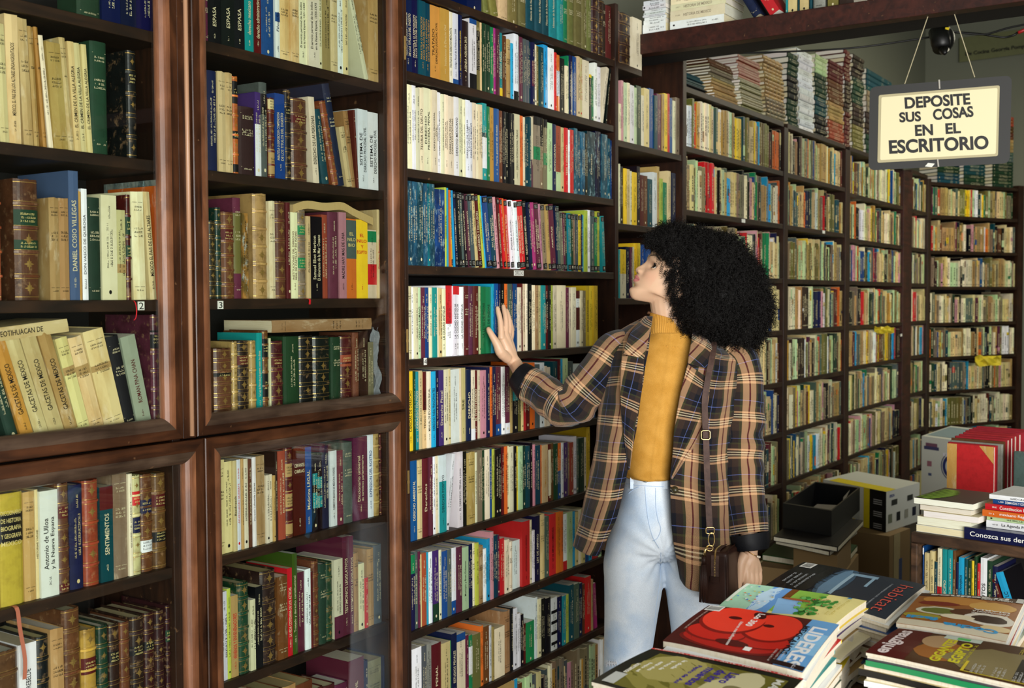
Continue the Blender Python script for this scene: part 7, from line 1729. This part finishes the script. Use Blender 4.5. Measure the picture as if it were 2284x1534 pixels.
# piping along the near edges and zip up the end and over the top
for sg in (1,-1):
    mb=MB(); pts=bez([tuple(bp(-.006,sg*.033,-.070)),tuple(bp(-.011,sg*.034,-.03)),tuple(bp(-.011,sg*.033,.03)),tuple(bp(-.004,sg*.031,.066)),tuple(bp(.02,sg*.030,.076)),tuple(bp(.07,sg*.030,.077)),tuple(bp(.13,sg*.030,.076))],40); mb.tube(pts,.0022,7); fb(mb,'piping',BL_,bdy,True)
mb=MB(); zp=[bp(-.0115,0,.0),bp(-.012,0,.045),bp(-.006,0,.070),bp(.012,0,.0785),bp(.06,0,.0785),bp(.125,0,.0785)]
P_=bez([tuple(q) for q in zp],60); tside=bp(0,1,0)-bp(0,0,0)
for k in range(59):
    a,b_=Vector(P_[k]),Vector(P_[k+1]); o=len(mb.v); mb.v.extend([tuple(a-tside*.011),tuple(a+tside*.011),tuple(b_+tside*.011),tuple(b_-tside*.011)]); mb.f.append((o,o+1,o+2,o+3)); mb.m.append(0); mb.c.append((1,1,1))
zt_=fb(mb,'zip_tape',BS_,bdy); solid(zt_,.0015,0)
mb=MB()
for k in range(57):
    a=Vector(P_[k]); n_=(a-bp(.1,0,0)).normalized(); mb.tube([a+n_*.0015-tside*.0022,a+n_*.0015+tside*.0022],.0011,5)
fb(mb,'zip_teeth',GLD,bdy)
mb=MB(); q0=bp(-.0135,0,.002); mb.add([tuple(q0+tside*sx*.0125+up*sz) for sx,sz in ((-1,-.012),(1,-.012),(1,.004),(-1,.004))],[(0,1,2,3)]); solid(fb(mb,'zip_end_tab',BL_,bdy),.003,0)
# strap
st=[B_(1583,1182,-.215),B_(1580,1120,-.205),B_(1577,1050,-.195),B_(1575,985,-.185),B_(1573,940,-.175),B_(1572,895,-.165),B_(1578,850,-.160),B_(1588,800,-.135),B_(1592,772,-.095),B_(1590,758,-.045),B_(1585,752,.02)]
P_=[Vector(p) for p in bez([tuple(s) for s in st],60)]
mb=MB()
for k,p in enumerate(P_): mb.v.append(tuple(p-HRt*.0085)); mb.v.append(tuple(p+HRt*.0085))
for k in range(59): mb.f.append((2*k,2*k+1,2*k+3,2*k+2)); mb.m.append(0); mb.c.append((1,1,1))
solid(fb(mb,'strap',BS_),.0025,0)
def ring(c,rx,rz,w_,name,m_=GLD,par=None,sq=True):
    mb=MB(); n=28; pts=[]
    for k in range(n+1):
        a=2*math.pi*k/n; cx_,cz_=math.cos(a),math.sin(a)
        e=.45 if sq else 1; pts.append(c+HRt*rx*(abs(cx_)**e)*(1 if cx_>0 else -1)+up*rz*(abs(cz_)**e)*(1 if cz_>0 else -1))
    mb.tube(pts,w_,7,cap=False); return fb(mb,name,m_,par,True)
ring(B_(1574,970,-.192),.0125,.0125,.0019,'strap_buckle'); ring(B_(1584,1183,-.218),.0115,.0085,.0018,'strap_loop'); ring(B_(1587,1203,-.218),.0085,.019,.0018,'snap_hook',sq=False); ring(B_(1583,1222,-.218),.009,.008,.0018,'bag_ring',sq=False)
mb=MB(); mb.tube([B_(1581,1218,-.218),B_(1573,1226,-.222),B_(1571,1242,-.222)],[.0025,.004,.003],8); fb(mb,'tassel_chain',GLD,smooth=True)
mb=MB(); tc_=B_(1570,1250,-.222); mb.tube([tc_+up*.012,tc_-up*.012],.0065,12); 
for k in range(16):
    a=2*math.pi*k/16; q=tc_-up*.010+HRt*math.cos(a)*.006-HFd*math.sin(a)*.005
    mb.tube([q,q-up*.05+HRt*math.cos(a)*.003,q-up*.105+HRt*(math.cos(a)*.004+.0015*math.sin(k*3))],[.0022,.0026,.002],5)
fb(mb,'tassel',BL_,smooth=True)
